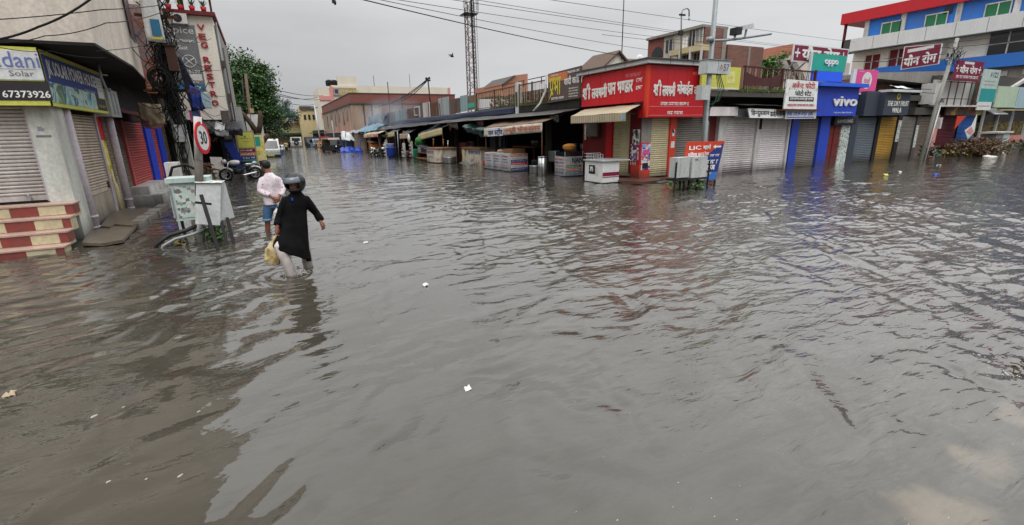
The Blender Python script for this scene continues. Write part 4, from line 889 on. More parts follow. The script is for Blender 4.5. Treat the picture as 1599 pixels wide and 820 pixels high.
def rickshaw(label, col, hood):
    t = thing('auto_rickshaw', label, 'auto rickshaw', (0, 0, 0))
    b = MB(); b.poly([(-.65, -1.2, .35), (-.65, -1.15, .95), (-.65, -.9, 1.0), (-.65, .9, 1.0), (-.65, 1.2, .9), (-.65, 1.2, .35)], (1.3, 0, 0), col); b.build('body', t)
    b = MB(); b.poly([(-.66, -.85, 1.55), (-.66, -.7, 1.75), (-.66, .95, 1.75), (-.66, 1.2, 1.0), (-.66, 1.1, 1.0), (-.66, .8, 1.6), (-.66, -.7, 1.62)], (1.32, 0, 0), hood); b.build('hood', t)
    b = MB(); b.quad4((-.55, -1.0, 1.0), (.55, -1.0, 1.0), (.5, -.8, 1.58), (-.5, -.8, 1.58), .02, 'glass_dark'); b.build('windscreen', t)
    for x, y in ((0, -1.1), (-.55, .9), (.55, .9)): b = MB(); b.tube([(x-.07, y, .25), (x+.07, y, .25)], .26, 'rubber', 14); b.build('wheel', t)
    b = MB(); b.ball((0, -1.2, .8), .1, 'chrome'); b.build('headlight', t)
    return t
place(rickshaw('black and cream auto rickshaw stranded beside the blue tarpaulin', 'black_metal', 'dirty_cloth'), (7.9, 66.5, -.3), .3, 1.15)
place(rickshaw('dark auto rickshaw parked left of the orange barrier', mat('rick_green', '#1c2a22', .5, .2), 'black_tarp'), (8.0, 99, -.3), -.2, 1.2)
place(rickshaw('second dark auto rickshaw behind the mid street jeep', mat('rick_black', '#20201f', .5, .2), 'black_tarp'), (9.4, 117, -.3), .1, 1.2)
t = thing('wooden_barrier', 'orange wooden barrier with a red board on top', 'barrier', (8.5, 78, -.3))
for x in (7.5, 8.3, 9.1): b = MB(); b.bar((x, 78, -.3), (x+.05, 78, 1.2), .12, .1, 'orange_paint'); b.build('leg', t)
b = MB(); b.box(7.4, 9.3, 77.9, 78, .95, 1.2, 'orange_paint'); b.box(7.4, 9.3, 77.9, 78, .4, .6, 'orange_paint'); b.build('rail', t)
b = MB(); b.box(7.6, 9.0, 77.85, 77.95, 1.25, 1.9, mat('barrier_red', '#9a3a38', .7, .4)); b.build('board', t)
b = MB(); b.wave_sheet((8.4, 62.2, .05), (11.0, 62.2, .1), (10.8, 64.5, .55), (8.6, 64.5, .5), 'plastic_blue', 14, 8, .3, 2, .1); b.wave_sheet((8.4, 62.2, .05), (11.0, 62.2, .1), (11.0, 62.25, -.2), (8.4, 62.25, -.2), 'plastic_blue', 14, 3, .1, 3)
b.bar((10.7, 62.6, 0), (11.0, 63, 1.6), .1, .1, 'plastic_blue'); solo(b, 'tarpaulin', 'bright blue tarpaulin slumped into the water before the far stalls', 'tarpaulin')
b = MB(); b.wave_sheet((9.0, 65, 1.5), (9.9, 64, 1.3), (10.2, 65.5, 2.3), (9.1, 66, 2.5), 'grey_panel', 6, 6, .3, 9); b.bar((9.4, 65, 0), (9.6, 65, 2.4), .08, .08, 'grey_metal'); b.wave_sheet((9.9, 64.4, 1.4), (10.9, 64.4, 1.1), (10.4, 65, 2.1), (9.9, 65, 2.2), 'white_board', 6, 4, .25, 12)
solo(b, 'collapsed_umbrella', 'collapsed grey and white market umbrella above the blue tarpaulin', 'umbrella')
t = thing('hand_cart', 'small orange and cream wooden cart stuck in the water beside the stalls', 'cart', (12, 56, -.2))
b = MB(); b.box(10.8, 12.4, 55.4, 56.6, .35, 1.15, 'orange_paint'); b.box(12.4, 12.9, 55.5, 56.5, .3, 1.1, 'dirty_cloth'); b.build('body', t)
b = MB(); b.quad4((10.6, 55.2, 1.15), (13, 55.2, 1.1), (13, 56.8, 1.3), (10.6, 56.8, 1.35), .06, 'rust'); b.build('roof', t)
for x in (11, 12.2): b = MB(); b.tube([(x, 55.3, .25), (x, 55.42, .25)], .35, 'rubber', 14); b.build('wheel', t)
# ------------------------------------------------------------------ right side of the street: the long market row
NY = -UY
XR = 13.3
t = thing('market_row_building', 'long two level market row with dark open stalls and a patched balcony above them', 'building', (15, 42, 0))
row = t
part('wall', t, lambda b: (b.box(16.2, 20, 18.9, 69, -.4, 3.05, 'inside_shade'), b.box(13.4, 16.2, 68.6, 69, -.4, 3.05, 'soot_and_shade'), [b.box(13.5, 16.2, y, y+.12, -.4, 3.05, 'soot_and_shade') for y in (22.0, 26.9, 31.5, 36.5, 42, 48, 55, 62)]))
part('balcony_slab', t, lambda b: (b.box(XR, 20, 18.95, 69, 3.05, 3.40, 'soot_and_shade'), b.box(XR-.02, XR+.1, 18.95, 31, 3.401, 3.50, 'moss')))
part('column', t, lambda b: b.box(13.35, 13.6, 21.85, 22.1, -.4, 3.05, 'concrete_dark'))
part('column', t, lambda b: b.box(13.35, 13.6, 28.3, 28.55, -.4, 3.05, 'concrete_dark'))
part('column', t, lambda b: b.box(13.35, 13.6, 35.5, 35.75, -.4, 3.05, 'concrete_dark'))
part('stall_shutter', t, lambda b: b.shutter((14.9, 31.4, -.2), NY, 4.3, 2.9, mat('shutter_teal_dark', '#2a3440', .6, .4), .09, .02))
part('stall_shutter', t, lambda b: b.shutter((15.0, 41.8, -.2), NY, 5.2, 2.9, mat('shutter_rust', '#3a2a24', .7, .5), .09, .02))
part('stall_shutter', t, lambda b: b.shutter((14.3, 61.8, -.2), NY, 6.5, 2.9, mat('shutter_ochre', '#54463a', .7, .5), .1, .02))
part('stall_shutter', t, lambda b: b.shutter((14.3, 68.5, -.2), NY, 6, 2.9, mat('shutter_plank', '#5a4a40', .7, .5), .1, .02))
# balcony: railing near, patched panels farther on
def railing(y0, y1, label):
    t = thing('balcony_railing', label, 'railing', (XR, (y0+y1)/2, 3.45), 'rusty railings on the market row')
    b = MB(); b.bar((XR, y0, 4.53), (XR, y1, 4.53), .05, .05, 'rust'); b.build('top_rail', t)
    b = MB(); b.bar((XR, y0, 3.55), (XR, y1, 3.55), .04, .04, 'rust'); b.build('bottom_rail', t)
    b = MB(); y = y0+.08
    while y < y1: b.bar((XR, y, 3.56), (XR, y, 4.51), .018, .018, ('rust', 'dirty_cloth')[int(y*7) % 2]); y += .125
    for y in (y0+.02, (y0+y1)/2, y1-.02): b.bar((XR+.01, y, 3.4), (XR+.01, y, 4.6), .06, .06, 'rust')
    b.build('baluster', t)['kind'] = 'stuff'
    b = MB(); b.bar((XR+.6, y0, 4.85), (XR+.6, y1, 4.85), .04, .04, 'rust'); [b.bar((XR+.6, y, 4.5), (XR+.6, y, 4.85), .04, .04, 'rust') for y in (y0+.1, (y0+y1)/2)]; b.build('upper_rail', t)
railing(21.9, 24.85, 'rusty balcony railing between the white post and the brown banner')
railing(25.3, 31, 'longer rusty balcony railing left of the mossy white post')
b = MB(); b.box(XR-.05, XR+.2, 24.9, 25.25, 3.0, 4.72, 'white_paint'); b.box(XR-.06, XR-.05, 24.95, 25.2, 3.4, 4.2, 'moss'); solo(b, 'balcony_post', 'mossy white masonry post between the two railings', 'post')
b = MB(); b.tube([(13.2, 21.72, 4.75), (13.2, 21.8, 4.0), (13.0, 22.0, 3.4), (12.7, 22.2, 3.02)], .055, 'white_paint', 8); solo(b, 'bent_post', 'white bent pipe post at the left edge of the brown banner', 'post')
pan = [(31.1, 32.6, 'brown_cloth', 3.55, 4.5), (32.7, 34.0, 'sky_pan', 3.5, 4.6), (34.1, 36.4, 'panel_c', 3.45, 4.5), (36.5, 38.9, 'panel_b', 3.3, 4.75), (39.0, 41.2, 'rust', 3.4, 4.5), (41.3, 43.3, 'shutter_white', 3.0, 4.65), (43.5, 46.5, 'panel_c', 3.4, 4.45), (46.6, 48.6, 'rust', 3.4, 4.4), (48.7, 53.6, 'panel_d', 3.3, 4.5), (53.8, 57.4, 'panel_c', 3.4, 4.4), (57.6, 60, 'panel_a', 3.4, 4.4), (60.1, 63.2, 'panel_d', 3.4, 4.5), (63.4, 68.6, 'tarp_grey', 3.2, 4.3)]
mat('sky_pan', '#8aa0a4', .7, .5); mat('tarp_grey', '#5a7080', .7, .5)
lab = ('orange and teal patch panel at the end of the railing', 'pale blue grey patch panel beside the orange one', 'dark brown patch panel on the market balcony', 'streaked pale grey panel in the middle of the balcony', 'rust brown narrow balcony panel beside the white one', 'tall off white panel hanging lowest on the balcony', 'brown panel with an odd white pipe frame', 'small rust panel left of the pipe frame panel', 'broad sky blue board on the balcony', 'plain brown board on the far balcony', 'grey board on the far balcony', 'farther sky blue board on the balcony', 'slate tarpaulin panel at the far end of the balcony')
for k, (y0, y1, m_, z0, z1) in enumerate(pan):
    b = MB(); w = y1-y0; b.board((XR, y1, z0), NY, UZ, w, z1-z0, .05, m_)
    for j in range(int(w/.6)): b.board((XR-.012, y1-.2-.6*j-.17*((j*k) % 3), z0+.04), NY, UZ, (.03, .2)[(j+k) % 2], (z1-z0-.08)*(1-.25*((j+k) % 3 == 0)), .012, ('soot_and_shade', m_, 'panel_a', 'rust')[(j+k) % 4])
    if k == 0: b.board((XR-.014, y1-.1, z0+.15), NY, UZ, w-.3, .3, .004, 'teal')
    if k == 6:
        for a, c in (((XR-.05, 44.2, 3.5), (XR-.05, 44.2, 4.4)), ((XR-.05, 44.2, 4.4), (XR-.05, 45.8, 4.4)), ((XR-.05, 45.8, 3.7), (XR-.05, 45.8, 4.4)), ((XR-.05, 45.8, 3.7), (XR-.05, 45.0, 3.7))): b.bar(a, c, .09, .09, 'white_paint')
    o = b.build('balcony_panel', row); o['label'] = lab[k]
# clutter kept on the balcony behind the railings
b = MB(); b.box(15.6, 15.8, 21.9, 30.8, 3.4, 4.5, blotch('balcony_clutter', ('#2a2622', '#4a3a30', '#2c3a26', '#6a4a3c', '#38342e', '#7a6a58'), 1.3)); solo(b, 'balcony_wall', 'dark mottled low wall on the balcony behind the rusty railings', 'wall')
for k, (y, n_, w_) in enumerate(((22.9, 260, .7), (24.2, 200, .5), (27.0, 220, .7), (29.6, 260, .8))): weed((14.5, y, 3.4), n_, 1.0, w_, 'leaf_dark', 'balcony_plant', ('bushy dark plant behind the railing nearest the brown banner', 'small dark plant behind the white balcony post', 'dark plant in the middle of the longer railing', 'spreading dark plant at the far end of the longer railing')[k], lw=.12)
# prabha banner
t = thing('shop_banner', 'brown wedding card shop banner with yellow and white lettering above the awnings', 'banner', (13.2, 20.2, 3.4))
b = MB(); b.quad4((13.22, 21.62, 3.40), (13.22, 18.84, 3.46), (13.22, 18.70, 4.83), (13.22, 21.58, 4.78), .04, 'brown_banner'); b.build('sheet', t)
b = MB(); o_ = Vector((13.212, 21.55, 3.42))
b.board(o_+Vector((0, -.02, .93)), NY, UZ, 1.7, .38, .003, 'orange_board'); b.text('प/भा', o_+Vector((0, -.12, .28)), NY, UZ, 1.05, .86, 'yellow', bold=.025, lift=.008)
b.tube([o_+Vector((-.01, -.35, .45)), o_+Vector((-.01, -.2, .2)), o_+Vector((-.01, -.08, .1))], .03, 'yellow', 5)
b.text('शादी काड^', o_+Vector((0, -1.45, .68)), NY, UZ, 1.25, .42, 'white_letter', bold=.03, lift=.008)
b.scribble(o_+Vector((0, -.3, 1.18)), NY, UZ, .6, .08, 'white_letter', 2, True, .008); b.scribble(o_+Vector((0, -1.75, 1.18)), NY, UZ, .95, .11, 'white_letter', 5, True, .008)
b.scribble(o_+Vector((0, -.3, .08)), NY, UZ, 1.2, .13, 'white_letter', 7, True, .008)
for k in range(4): b.scribble(o_+Vector((0, -1.85, .12+.12*k)), NY, UZ, .75, .06, 'white_letter', k+20, True, .008)
b.build('print', t)
# tin roof sheets and blue tarpaulin over the stalls
b = MB(); b.wave_sheet((12.0, 38, 2.75), (12.0, 18.9, 2.78), (13.5, 18.9, 3.06), (13.5, 38, 3.06), 'tin_roof', 60, 6, .09, 3, t=.02); b.wave_sheet((11.98, 37.6, 2.76), (11.98, 19.0, 2.79), (11.99, 19.0, 2.75), (11.99, 37.6, 2.72), mat('roof_edge_pale', '#8c8b88', .6, .5), 60, 2, .03, 4); solo(b, 'tin_roof', 'long buckled tin roof with a pale front edge over the nearer stalls', 'roof')
b = MB(); b.wave_sheet((11.6, 66, 2.3), (11.9, 38.2, 2.7), (13.5, 38.2, 3.05), (13.5, 66, 3.05), 'black_tarp', 50, 8, .22, 8, t=.02); solo(b, 'tarpaulin_roof', 'sagging black tarpaulin roof over the farther stalls', 'roof')
b = MB(); b.wave_sheet((13.2, 56, 2.95), (13.22, 25.4, 3.02), (13.26, 25.4, 3.42), (13.26, 56, 3.42), 'tarp_blue', 60, 4, .08, 5); b.wave_sheet((13.1, 61, 2.6), (13.2, 56, 3.0), (13.24, 56.5, 4.4), (13.2, 58, 4.0), 'tarp_blue', 10, 8, .2, 6); solo(b, 'tarpaulin', 'long dark blue tarpaulin strip along the balcony edge', 'tarpaulin')
b = MB(); b.wave_sheet((11.0, 68, 2.0), (11.6, 58, 2.4), (13.2, 58, 3.3), (13.2, 70, 3.2), mat('tarp_pale_blue', '#5f8496', .6, .4, streak=False), 16, 10, .3, 16); b.wave_sheet((9.6, 71, 2.1), (10.4, 63, 2.2), (11.6, 63, 2.6), (11.6, 71, 2.6), 'panel_a', 12, 8, .3, 17); solo(b, 'tarpaulin', 'pale blue tarpaulin over the last stalls by the brick building', 'tarpaulin')
# awnings
def awning(name, lab, y0, y1, xf, z0, z1, val, top, face, seed, zb=3.0, text=None):
    """y1 far, y0 near; front edge at xf with heights z1 (far) z0 (near)"""
    t = thing(name, lab, 'awning', (xf+.8, (y0+y1)/2, 2.3))
    b = MB(); b.wave_sheet((xf, y1, z1), (xf, y0, z0), (13.4, y0, zb), (13.4, y1, zb), top, 24, 8, .07, seed, .05, .015); b.build('canopy', t)
    b = MB(); b.wave_sheet((xf-.01, y1, z1-val*1.08), (xf-.01, y0, z0-val), (xf, y0, z0), (xf, y1, z1), face, 24, 4, .02, seed+1, 0, .012); v = b.build('valance', t)
    if text: b = MB(); text(b); b.build('lettering', t)
    for y in (y0+.1, y1-.1): b = MB(); b.tube([(xf+.05, y, (z0 if y < y1-.2 else z1)-.02), (xf+.05, y, -.35)], .022, 'rust', 6); b.build('pole', t)
    return t
def nan_text(b):
    d = Vector((0, -6.56, .17)).normalized(); o = Vector((11.44, 25.35, 1.83)); up = UZ
    b.board(o+d*.1+up*-.04, d, up, 2.0, .42, .002, 'white_board')
    b.text('नान ~सटॉप', o+d*.15+up*.0, d, up, 1.9, .36, 'navy_letter', bold=.035, lift=.012)
    b.text('त~नदूरी भोजनालय', o+d*2.25+up*.03, d, up, 3.75, .34, 'orange_letter', bold=.03, lift=.012)
awning('stall_awning', 'long bread stall awning with painted Hindi front banner', 19.3, 25.85, 11.5, 2.40, 2.23, .42, 'brown_cloth', 'dirty_white', 41, 3.0, nan_text) if mat('dirty_white', '#cdc6b6', .75, .4) else 0
awning('stall_awning', 'cream fronted awning above the grimy white counter', 33.2, 39.2, 11.5, 2.38, 1.98, .46, 'black_tarp', mat('cream_cloth', '#b5a87c', .8, .4), 51)
awning('stall_awning', 'grey fronted small awning beside the cream one', 41.5, 44.5, 11.3, 2.05, 2.0, .42, 'black_tarp', 'dirty_cloth', 54)
awning('stall_awning', 'yellowish small awning among the far stalls', 46, 48.8, 11.2, 2.2, 2.15, .40, 'tin_roof', 'cream_cloth', 57)
awning('stall_awning', 'pale awning with an orange patch near the end of the stalls', 52, 60, 10.9, 2.1, 2.0, .34, 'dirty_cloth', blotch('awn_patch', ('#a89c8c', '#b8a894', '#a84a34', '#9a948a'), .8), 60)
b = MB(); b.wave_sheet((11.2, 51.5, 1.95), (11.2, 48.9, 2.0), (11.3, 48.9, 1.72), (11.3, 51.5, 1.7), 'green_dark', 8, 3, .05, 70) if mat('green_dark', '#1c4a22', .8, .3) else 0; solo(b, 'cloth_strip', 'dark green cloth strip between two far awnings', 'cloth')
b = MB(); b.wave_sheet((11.6, 29.5, 2.35), (11.5, 26.2, 2.15), (13.0, 26.0, 2.85), (13.0, 29.8, 2.8), 'tarp_teal', 16, 10, .16, 71, .25); b.wave_sheet((11.6, 29.5, 2.35), (11.5, 26.2, 2.15), (11.7, 26.3, 1.75), (11.8, 29.2, 2.1), 'tarp_teal', 14, 5, .1, 73); solo(b, 'tarpaulin', 'teal tarpaulin drooping left of the bread stall awning', 'tarpaulin')
# striped awning of the red shop
t = thing('striped_awning', 'beige striped awning with scalloped valance under the red shop sign', 'awning', (12.4, 15.5, 2.6))
b = MB(); b.wave_sheet((11.75, 17.35, 2.6), (11.75, 13.85, 2.62), (13.36, 14.85, 2.98), (13.36, 18.6, 2.95), 'awning_stripe', 20, 6, .02, 80, .02, .012); b.build('canopy', t)
b = MB(); n = 28; pts = []
for i in range(n+1):
    y = 17.35-3.5*i/n; pts.append((11.745, y, 2.6))
low = []
for i in range(n*3+1):
    y = 13.85+3.5*i/(n*3); low.append((11.745, y, 2.34-.035*abs(math.sin(math.pi*i/3))))
b.poly(pts+low, (.012, 0, 0), 'awning_stripe'); b.build('valance', t)
for y in (14.1, 17.2): b = MB(); b.bar((11.8, y, 2.58), (13.4, y+.9, 2.62), .03, .03, 'black_metal'); b.build('arm', t)
b = MB(); b.board((11.738, 14.05, 2.38), NY, UZ, .16, .18, .004, mat('tag_blue', '#7ea6c4', .6, .1)); b.build('tag', t)

# counters, tubs and clutter of the stalls
t = thing('bread_counter', 'white printed counter of the bread stall under its awning', 'counter', (11.9, 23.9, 0))
b = MB(); b.box(11.32, 12.4, 22.3, 25.5, .02, .92, 'counter_white'); b.box(11.27, 12.45, 22.25, 25.55, -.2, .03, 'black_metal'); b.build('body', t)
b = MB()
for y0, w in ((25.45, 1.0), (24.35, .95), (23.3, .92)):
    b.board((11.312, y0, .06), NY, UZ, w, .84, .006, 'counter_white')
    for j in range(5): b.scribble((11.308, y0-.08, .12+.15*j), NY, UZ, w-.2, .09, ('navy_letter', 'orange_letter', 'sign_teal', 'navy_letter', 'red_letter')[j], j+int(y0), j % 2 == 0)
for j, m_ in enumerate(('navy', 'white_board', 'red_paint', 'navy', 'white_board', 'orange_board')): b.board((11.4, 22.292, .06+.14*j), UX, UZ, .96, .13, .004, m_); b.scribble((11.45, 22.286, .09+.14*j), UX, UZ, .8, .07, ('white_letter', 'navy_letter')[m_ == 'white_board'], j)
b.build('print', t)
b = MB(); b.box(11.5, 12.3, 22.4, 23.4, .93, 1.15, 'wood'); b.ball((11.8, 24.3, 1.0), (.2, .3, .1), 'dirty_cloth'); b.build('tray', t)
t = thing('glass_counter', 'small glazed counter lettered NAN beside the dark red wall', 'counter', (12.7, 18.7, 0))
b = MB(); b.box(12.1, 13.1, 18.3, 19.15, .02, .88, 'counter_white'); b.build('body', t)
b = MB(); b.box(12.12, 13.08, 18.32, 19.12, .885, 1.1, 'glass_dark'); [b.bar((x, y, .88), (x, y, 1.12), .02, .02, 'light_metal') for x in (12.11, 13.09) for y in (18.31, 19.13)]; b.build('display_case', t)
b = MB(); b.text('NAN', (12.48, 18.292, .58), UX, UZ, .6, .26, 'black_letter', bold=.03); b.scribble((12.16, 18.292, .7), UX, UZ, .22, .06, 'grey_letter', 3)
for j, m_ in enumerate(('sign_teal', 'orange_board', 'green_cloth')): b.board((12.16, 18.296, .1+.15*j), UX, UZ, .86, .1, .004, m_); b.scribble((12.2, 18.29, .12+.15*j), UX, UZ, .7, .055, 'white_letter', j+4)
for j in range(5): b.scribble((12.094, 19.1, .1+.15*j), NY, UZ, .72, .1, ('navy_letter', 'grey_letter', 'orange_letter', 'navy_letter', 'red_letter')[j], j+9, True)
b.build('print', t)
b = MB(); b.ball((12.6, 18.7, 1.32), (.32, .3, .13), mat('basket', '#a8702a', .8, .4, scale=8), 14, 8); b.rings([((12.6, 18.7, 1.11), .2, .2), ((12.6, 18.7, 1.3), .33, .32)], 'basket', 14); solo(b, 'bread_basket', 'round golden basket on the glazed NAN counter', 'basket')
t = thing('white_cart', 'white kiosk cart with a red stripe and a black poster before the red shop', 'cart', (12.0, 15.5, 0))
b = MB(); b.box(11.62, 12.44, 14.92, 16.08, .02, .84, 'white_board'); b.box(11.58, 12.48, 14.88, 16.12, -.2, .03, 'black_metal'); b.build('body', t)
b = MB(); b.box(11.56, 12.9, 14.84, 16.14, .845, .89, 'light_metal'); b.build('counter_top', t)
b = MB(); b.box(11.625, 12.435, 14.913, 14.92, .28, .42, 'maroon_sign'); b.box(11.625, 12.435, 14.912, 14.92, .22, .25, 'maroon_sign'); b.build('stripe', t)
b = MB(); b.board((11.612, 15.8, .34), NY, UZ, .42, .34, .003, 'black_letter'); b.board((11.608, 15.72, .44), NY, UZ, .2, .18, .002, 'poster_grey'); b.quad4((11.61, 15.36, .30), (11.61, 15.2, .32), (11.6, 15.26, .62), (11.61, 15.4, .66), .003, 'plastic_bag'); b.build('poster', t)
b = MB()
for z in (1.0, 1.12): b.bar((11.6, 16.1, z), (11.6, 14.9, z), .015, .015, 'light_metal'); b.bar((11.6, 16.1, z), (12.4, 16.1, z), .015, .015, 'light_metal')
for i in range(9): b.bar((11.6, 16.1-.15*i, .89), (11.6, 16.1-.15*i, 1.12), .012, .012, 'light_metal')
for i in range(6): b.bar((11.6+.16*i, 16.1, .89), (11.6+.16*i, 16.1, 1.12), .012, .012, 'light_metal')
b.build('guard_rail', t)
b = MB(); b.tube([(11.78, 19.75, -.2), (11.78, 19.75, .84)], .21, 'steel', 20); b.tube([(11.78, 19.75, .84), (11.78, 19.75, .87)], .225, 'steel', 20); b.tube([(11.78, 19.75, .4), (11.78, 19.75, .43)], .218, 'steel', 20); solo(b, 'steel_drum', 'tall steel water drum standing in the flood under the bread awning', 'drum')
def pot(x, y, r, z0, z1, m_, name, lab, cat):
    b = MB(); b.rings([((x, y, z0), r*.8, r*.8), ((x, y, z0+.05), r*.95, r*.95), ((x, y, z1-.05), r, r), ((x, y, z1), r*1.08, r*1.08), ((x, y, z1-.02), r*.95, r*.95), ((x, y, z0+.08), r*.85, r*.85)], m_, 18); return solo(b, name, lab, cat)
pot(12.2, 21.2, .3, -.05, .36, 'steel', 'cooking_pot', 'wide dull steel pot left of the tall water drum', 'pot')
pot(12.3, 21.3, .22, .37, .62, 'black_metal', 'cooking_pot', 'sooty black pot stacked on the wide steel pot', 'pot')
pot(13.2, 21.0, .28, .5, 1.05, 'grey_metal', 'cooking_pot', 'grey pot deeper in the bread stall', 'pot')
pot(11.5, 32.0, .5, -.02, .42, 'steel', 'washing_tub', 'big aluminium tub right of the grimy white counter', 'tub')
pot(11.95, 26.6, .24, .05, .4, 'red_paint', 'bucket', 'red bucket left of the printed bread counter', 'bucket')
pot(11.6, 40.4, .3, .02, .75, 'plastic_green', 'water_drum', 'sea green plastic drum among the far stalls', 'drum')
pot(10.4, 44.6, .42, .05, .85, mat('drum_royal', '#2a48b0', .4, .2), 'water_drum', 'royal blue plastic drum beside the white motorcycles', 'drum')
pot(10.35, 44.5, .35, .86, 1.2, mat('drum_pale', '#8a9ac0', .5, .2), 'water_pot', 'pale blue pot on top of the royal blue drum', 'pot')
pot(11.2, 42.6, .34, .05, .55, 'dirty_cloth', 'cooking_pot', 'tan cooking pot between the blue and green drums', 'pot')
t = thing('grimy_counter', 'grimy white many sided food counter under the cream awning', 'counter', (11.4, 33.3, 0))
b = MB(); b.poly([(10.55, 34.1, .05), (10.6, 32.5, .05), (11.0, 32.1, .05), (12.2, 32.4, .05), (12.2, 34.6, .05), (10.9, 34.6, .05)][::-1], (0, 0, .92), 'grimy_counter'); b.build('body', t)
b = MB(); b.poly([(10.5, 34.2, .972), (10.55, 32.45, .972), (11.0, 32.0, .972), (12.25, 32.3, .972), (12.25, 34.7, .972), (10.9, 34.7, .972)][::-1], (0, 0, .06), 'wood'); b.build('counter_top', t)
b = MB(); b.scribble((10.565, 34.0, .62), NY, UZ, 1.4, .22, 'navy_letter', 4, True, .02); b.scribble((10.565, 33.9, .35), NY, UZ, 1.2, .12, 'grey_letter', 5, True, .02); b.build('print', t)
for k, (x, y, h) in enumerate(((11.3, 32.6, .5), (11.0, 33.9, .55), (11.6, 32.5, .4))): b = MB(); b.tube([(x, y, 1.03), (x+.05, y, 1.03+h)], .035, ('wood', 'wood', 'steel')[k], 6); b.ball((x+.05, y, 1.05+h), .07, ('wood', 'wood', 'steel')[k], 8, 6); solo(b, 'ladle', ('wooden ladle standing on the grimy white counter', 'second wooden ladle farther along the grimy counter', 'steel ladle standing on the grimy white counter')[k], 'ladle')
t = thing('wooden_counter', 'tan wooden counter with a faded lettered front left of the bread counter', 'counter', (12.5, 29, 0))
b = MB(); b.box(12.0, 13.0, 27.6, 30.6, -.2, 1.0, 'grimy_counter'); b.build('body', t)
b = MB(); b.box(11.9, 13.1, 27.5, 30.7, 1.0, 1.08, 'wood'); b.box(11.92, 11.99, 30.1, 30.6, .1, .95, 'cream_cloth'); b.build('counter_top', t)
b = MB(); b.scribble((11.99, 29.6, .66), NY, UZ, 1.9, .22, 'navy_letter', 31, True); b.build('print', t)
b = MB(); b.quad4((11.3, 29.6, .12), (11.3, 27.8, .06), (11.8, 27.8, .2), (11.8, 29.6, .26), .04, 'steel'); b.tube([(11.4, 28, .1), (11.5, 29.3, .6)], .03, 'grey_metal', 6); solo(b, 'metal_tray', 'shiny metal tray lying at the water before the wooden counter', 'tray')
b = MB(); b.box(11.2, 12.2, 36.2, 39.4, .05, .12, 'wood'); b.box(11.3, 11.36, 36.3, 36.36, -.3, .05, 'wood'); b.box(11.25, 12.1, 36.3, 39.2, .5, .55, mat('bench_red', '#7a3a34', .7, .4)); [b.bar((11.3, y, -.3), (11.3, y, .5), .06, .06, 'rust') for y in (36.4, 39.1)]; solo(b, 'stall_table', 'low reddish stall table left of the grimy white counter', 'table')
for k in range(3): b = MB(); b.box(11.35, 11.95, 36.6+.9*k, 37.3+.9*k, .56, .86+.1*k, ('black_metal', 'soot_and_shade', 'panel_a')[k]); b.box(11.3, 12.0, 36.55+.9*k, 37.35+.9*k, .86+.1*k, .9+.1*k, 'grey_metal'); solo(b, 'storage_crate', ('black storage crate on the reddish table, nearest the grimy counter', 'sooty crate in the middle of the reddish table', 'grey taller crate at the far end of the reddish table')[k], 'crate')
b = MB(); b.ball((11.6, 39.0, 1.45), (.45, .5, .36), 'green_cloth', 14, 10); b.ball((11.45, 39.4, 1.2), (.25, .3, .25), 'green_cloth', 10, 8); b.box(11.5, 11.9, 38.6, 39.4, 1.0, 1.12, 'grey_panel'); solo(b, 'cloth_bundle', 'bright green cloth bundle above the crates of a dark stall', 'bundle')
for k, (x, y, h, m_, lab_) in enumerate(((10.9, 42.0, 1.25, 'white_paint', 'white upright shelf board between drums in the far stalls'), (10.2, 46.0, 1.3, 'light_metal', 'pale metal gate leaf beside the white motorcycles'), (10.7, 47.8, 1.5, 'dirty_cloth', 'beige cloth draped over a frame in the far stalls'), (11.4, 41.4, 1.4, 'shutter_white', 'off white narrow shelf behind the green drum'))):
    b = MB(); b.box(x, x+.12, y-.25, y+.25, -.3, h, m_); [b.box(x-.1, x, y-.22, y+.22, .1+.3*j, .2+.3*j, ('poster_mix', 'white_paint')[j % 2]) for j in range(int(h/.32))]; solo(b, 'shelf_unit', lab_, 'shelf')
b = MB(); b.rings([((11.2, 41.0, 1.3), .1, .1), ((11.2, 41.0, 1.7), .13, .13), ((11.2, 41.0, 2.0), .03, .03)], 'plastic_bag', 10); solo(b, 'hanging_bag', 'white plastic bag hanging in the far stalls', 'bag')
for k, y in enumerate((43.4, 45.6, 50.2, 53.5)): b = MB(); b.tube([(11.35, y, -.3), (11.4, y, 2.3)], .05, ('wood', 'grey_metal')[k % 2], 6); solo(b, 'stall_post', 'thin awning post in the shade of the far stalls', 'post', 'awning posts of the far stalls')
b = MB(); b.box(14.2, 14.3, 28.6, 31.0, .3, 2.3, mat('blue_grey_sheet', '#3a4654', .7, .3)); b.box(14.1, 14.19, 29.0, 29.5, 1.1, 1.9, 'panel_a'); solo(b, 'stall_screen', 'blue grey sheet screen behind the wooden counter', 'screen')
b = MB(); b.box(12.9, 13.3, 32.4, 33.6, .0, 1.35, mat('sack_red', '#5a1c26', .8, .4)); b.ball((12.9, 31.4, .6), (.4, .5, .55), 'rust'); solo(b, 'sack_pile', 'dark red sacks in the gloom behind the aluminium tub', 'sacks')

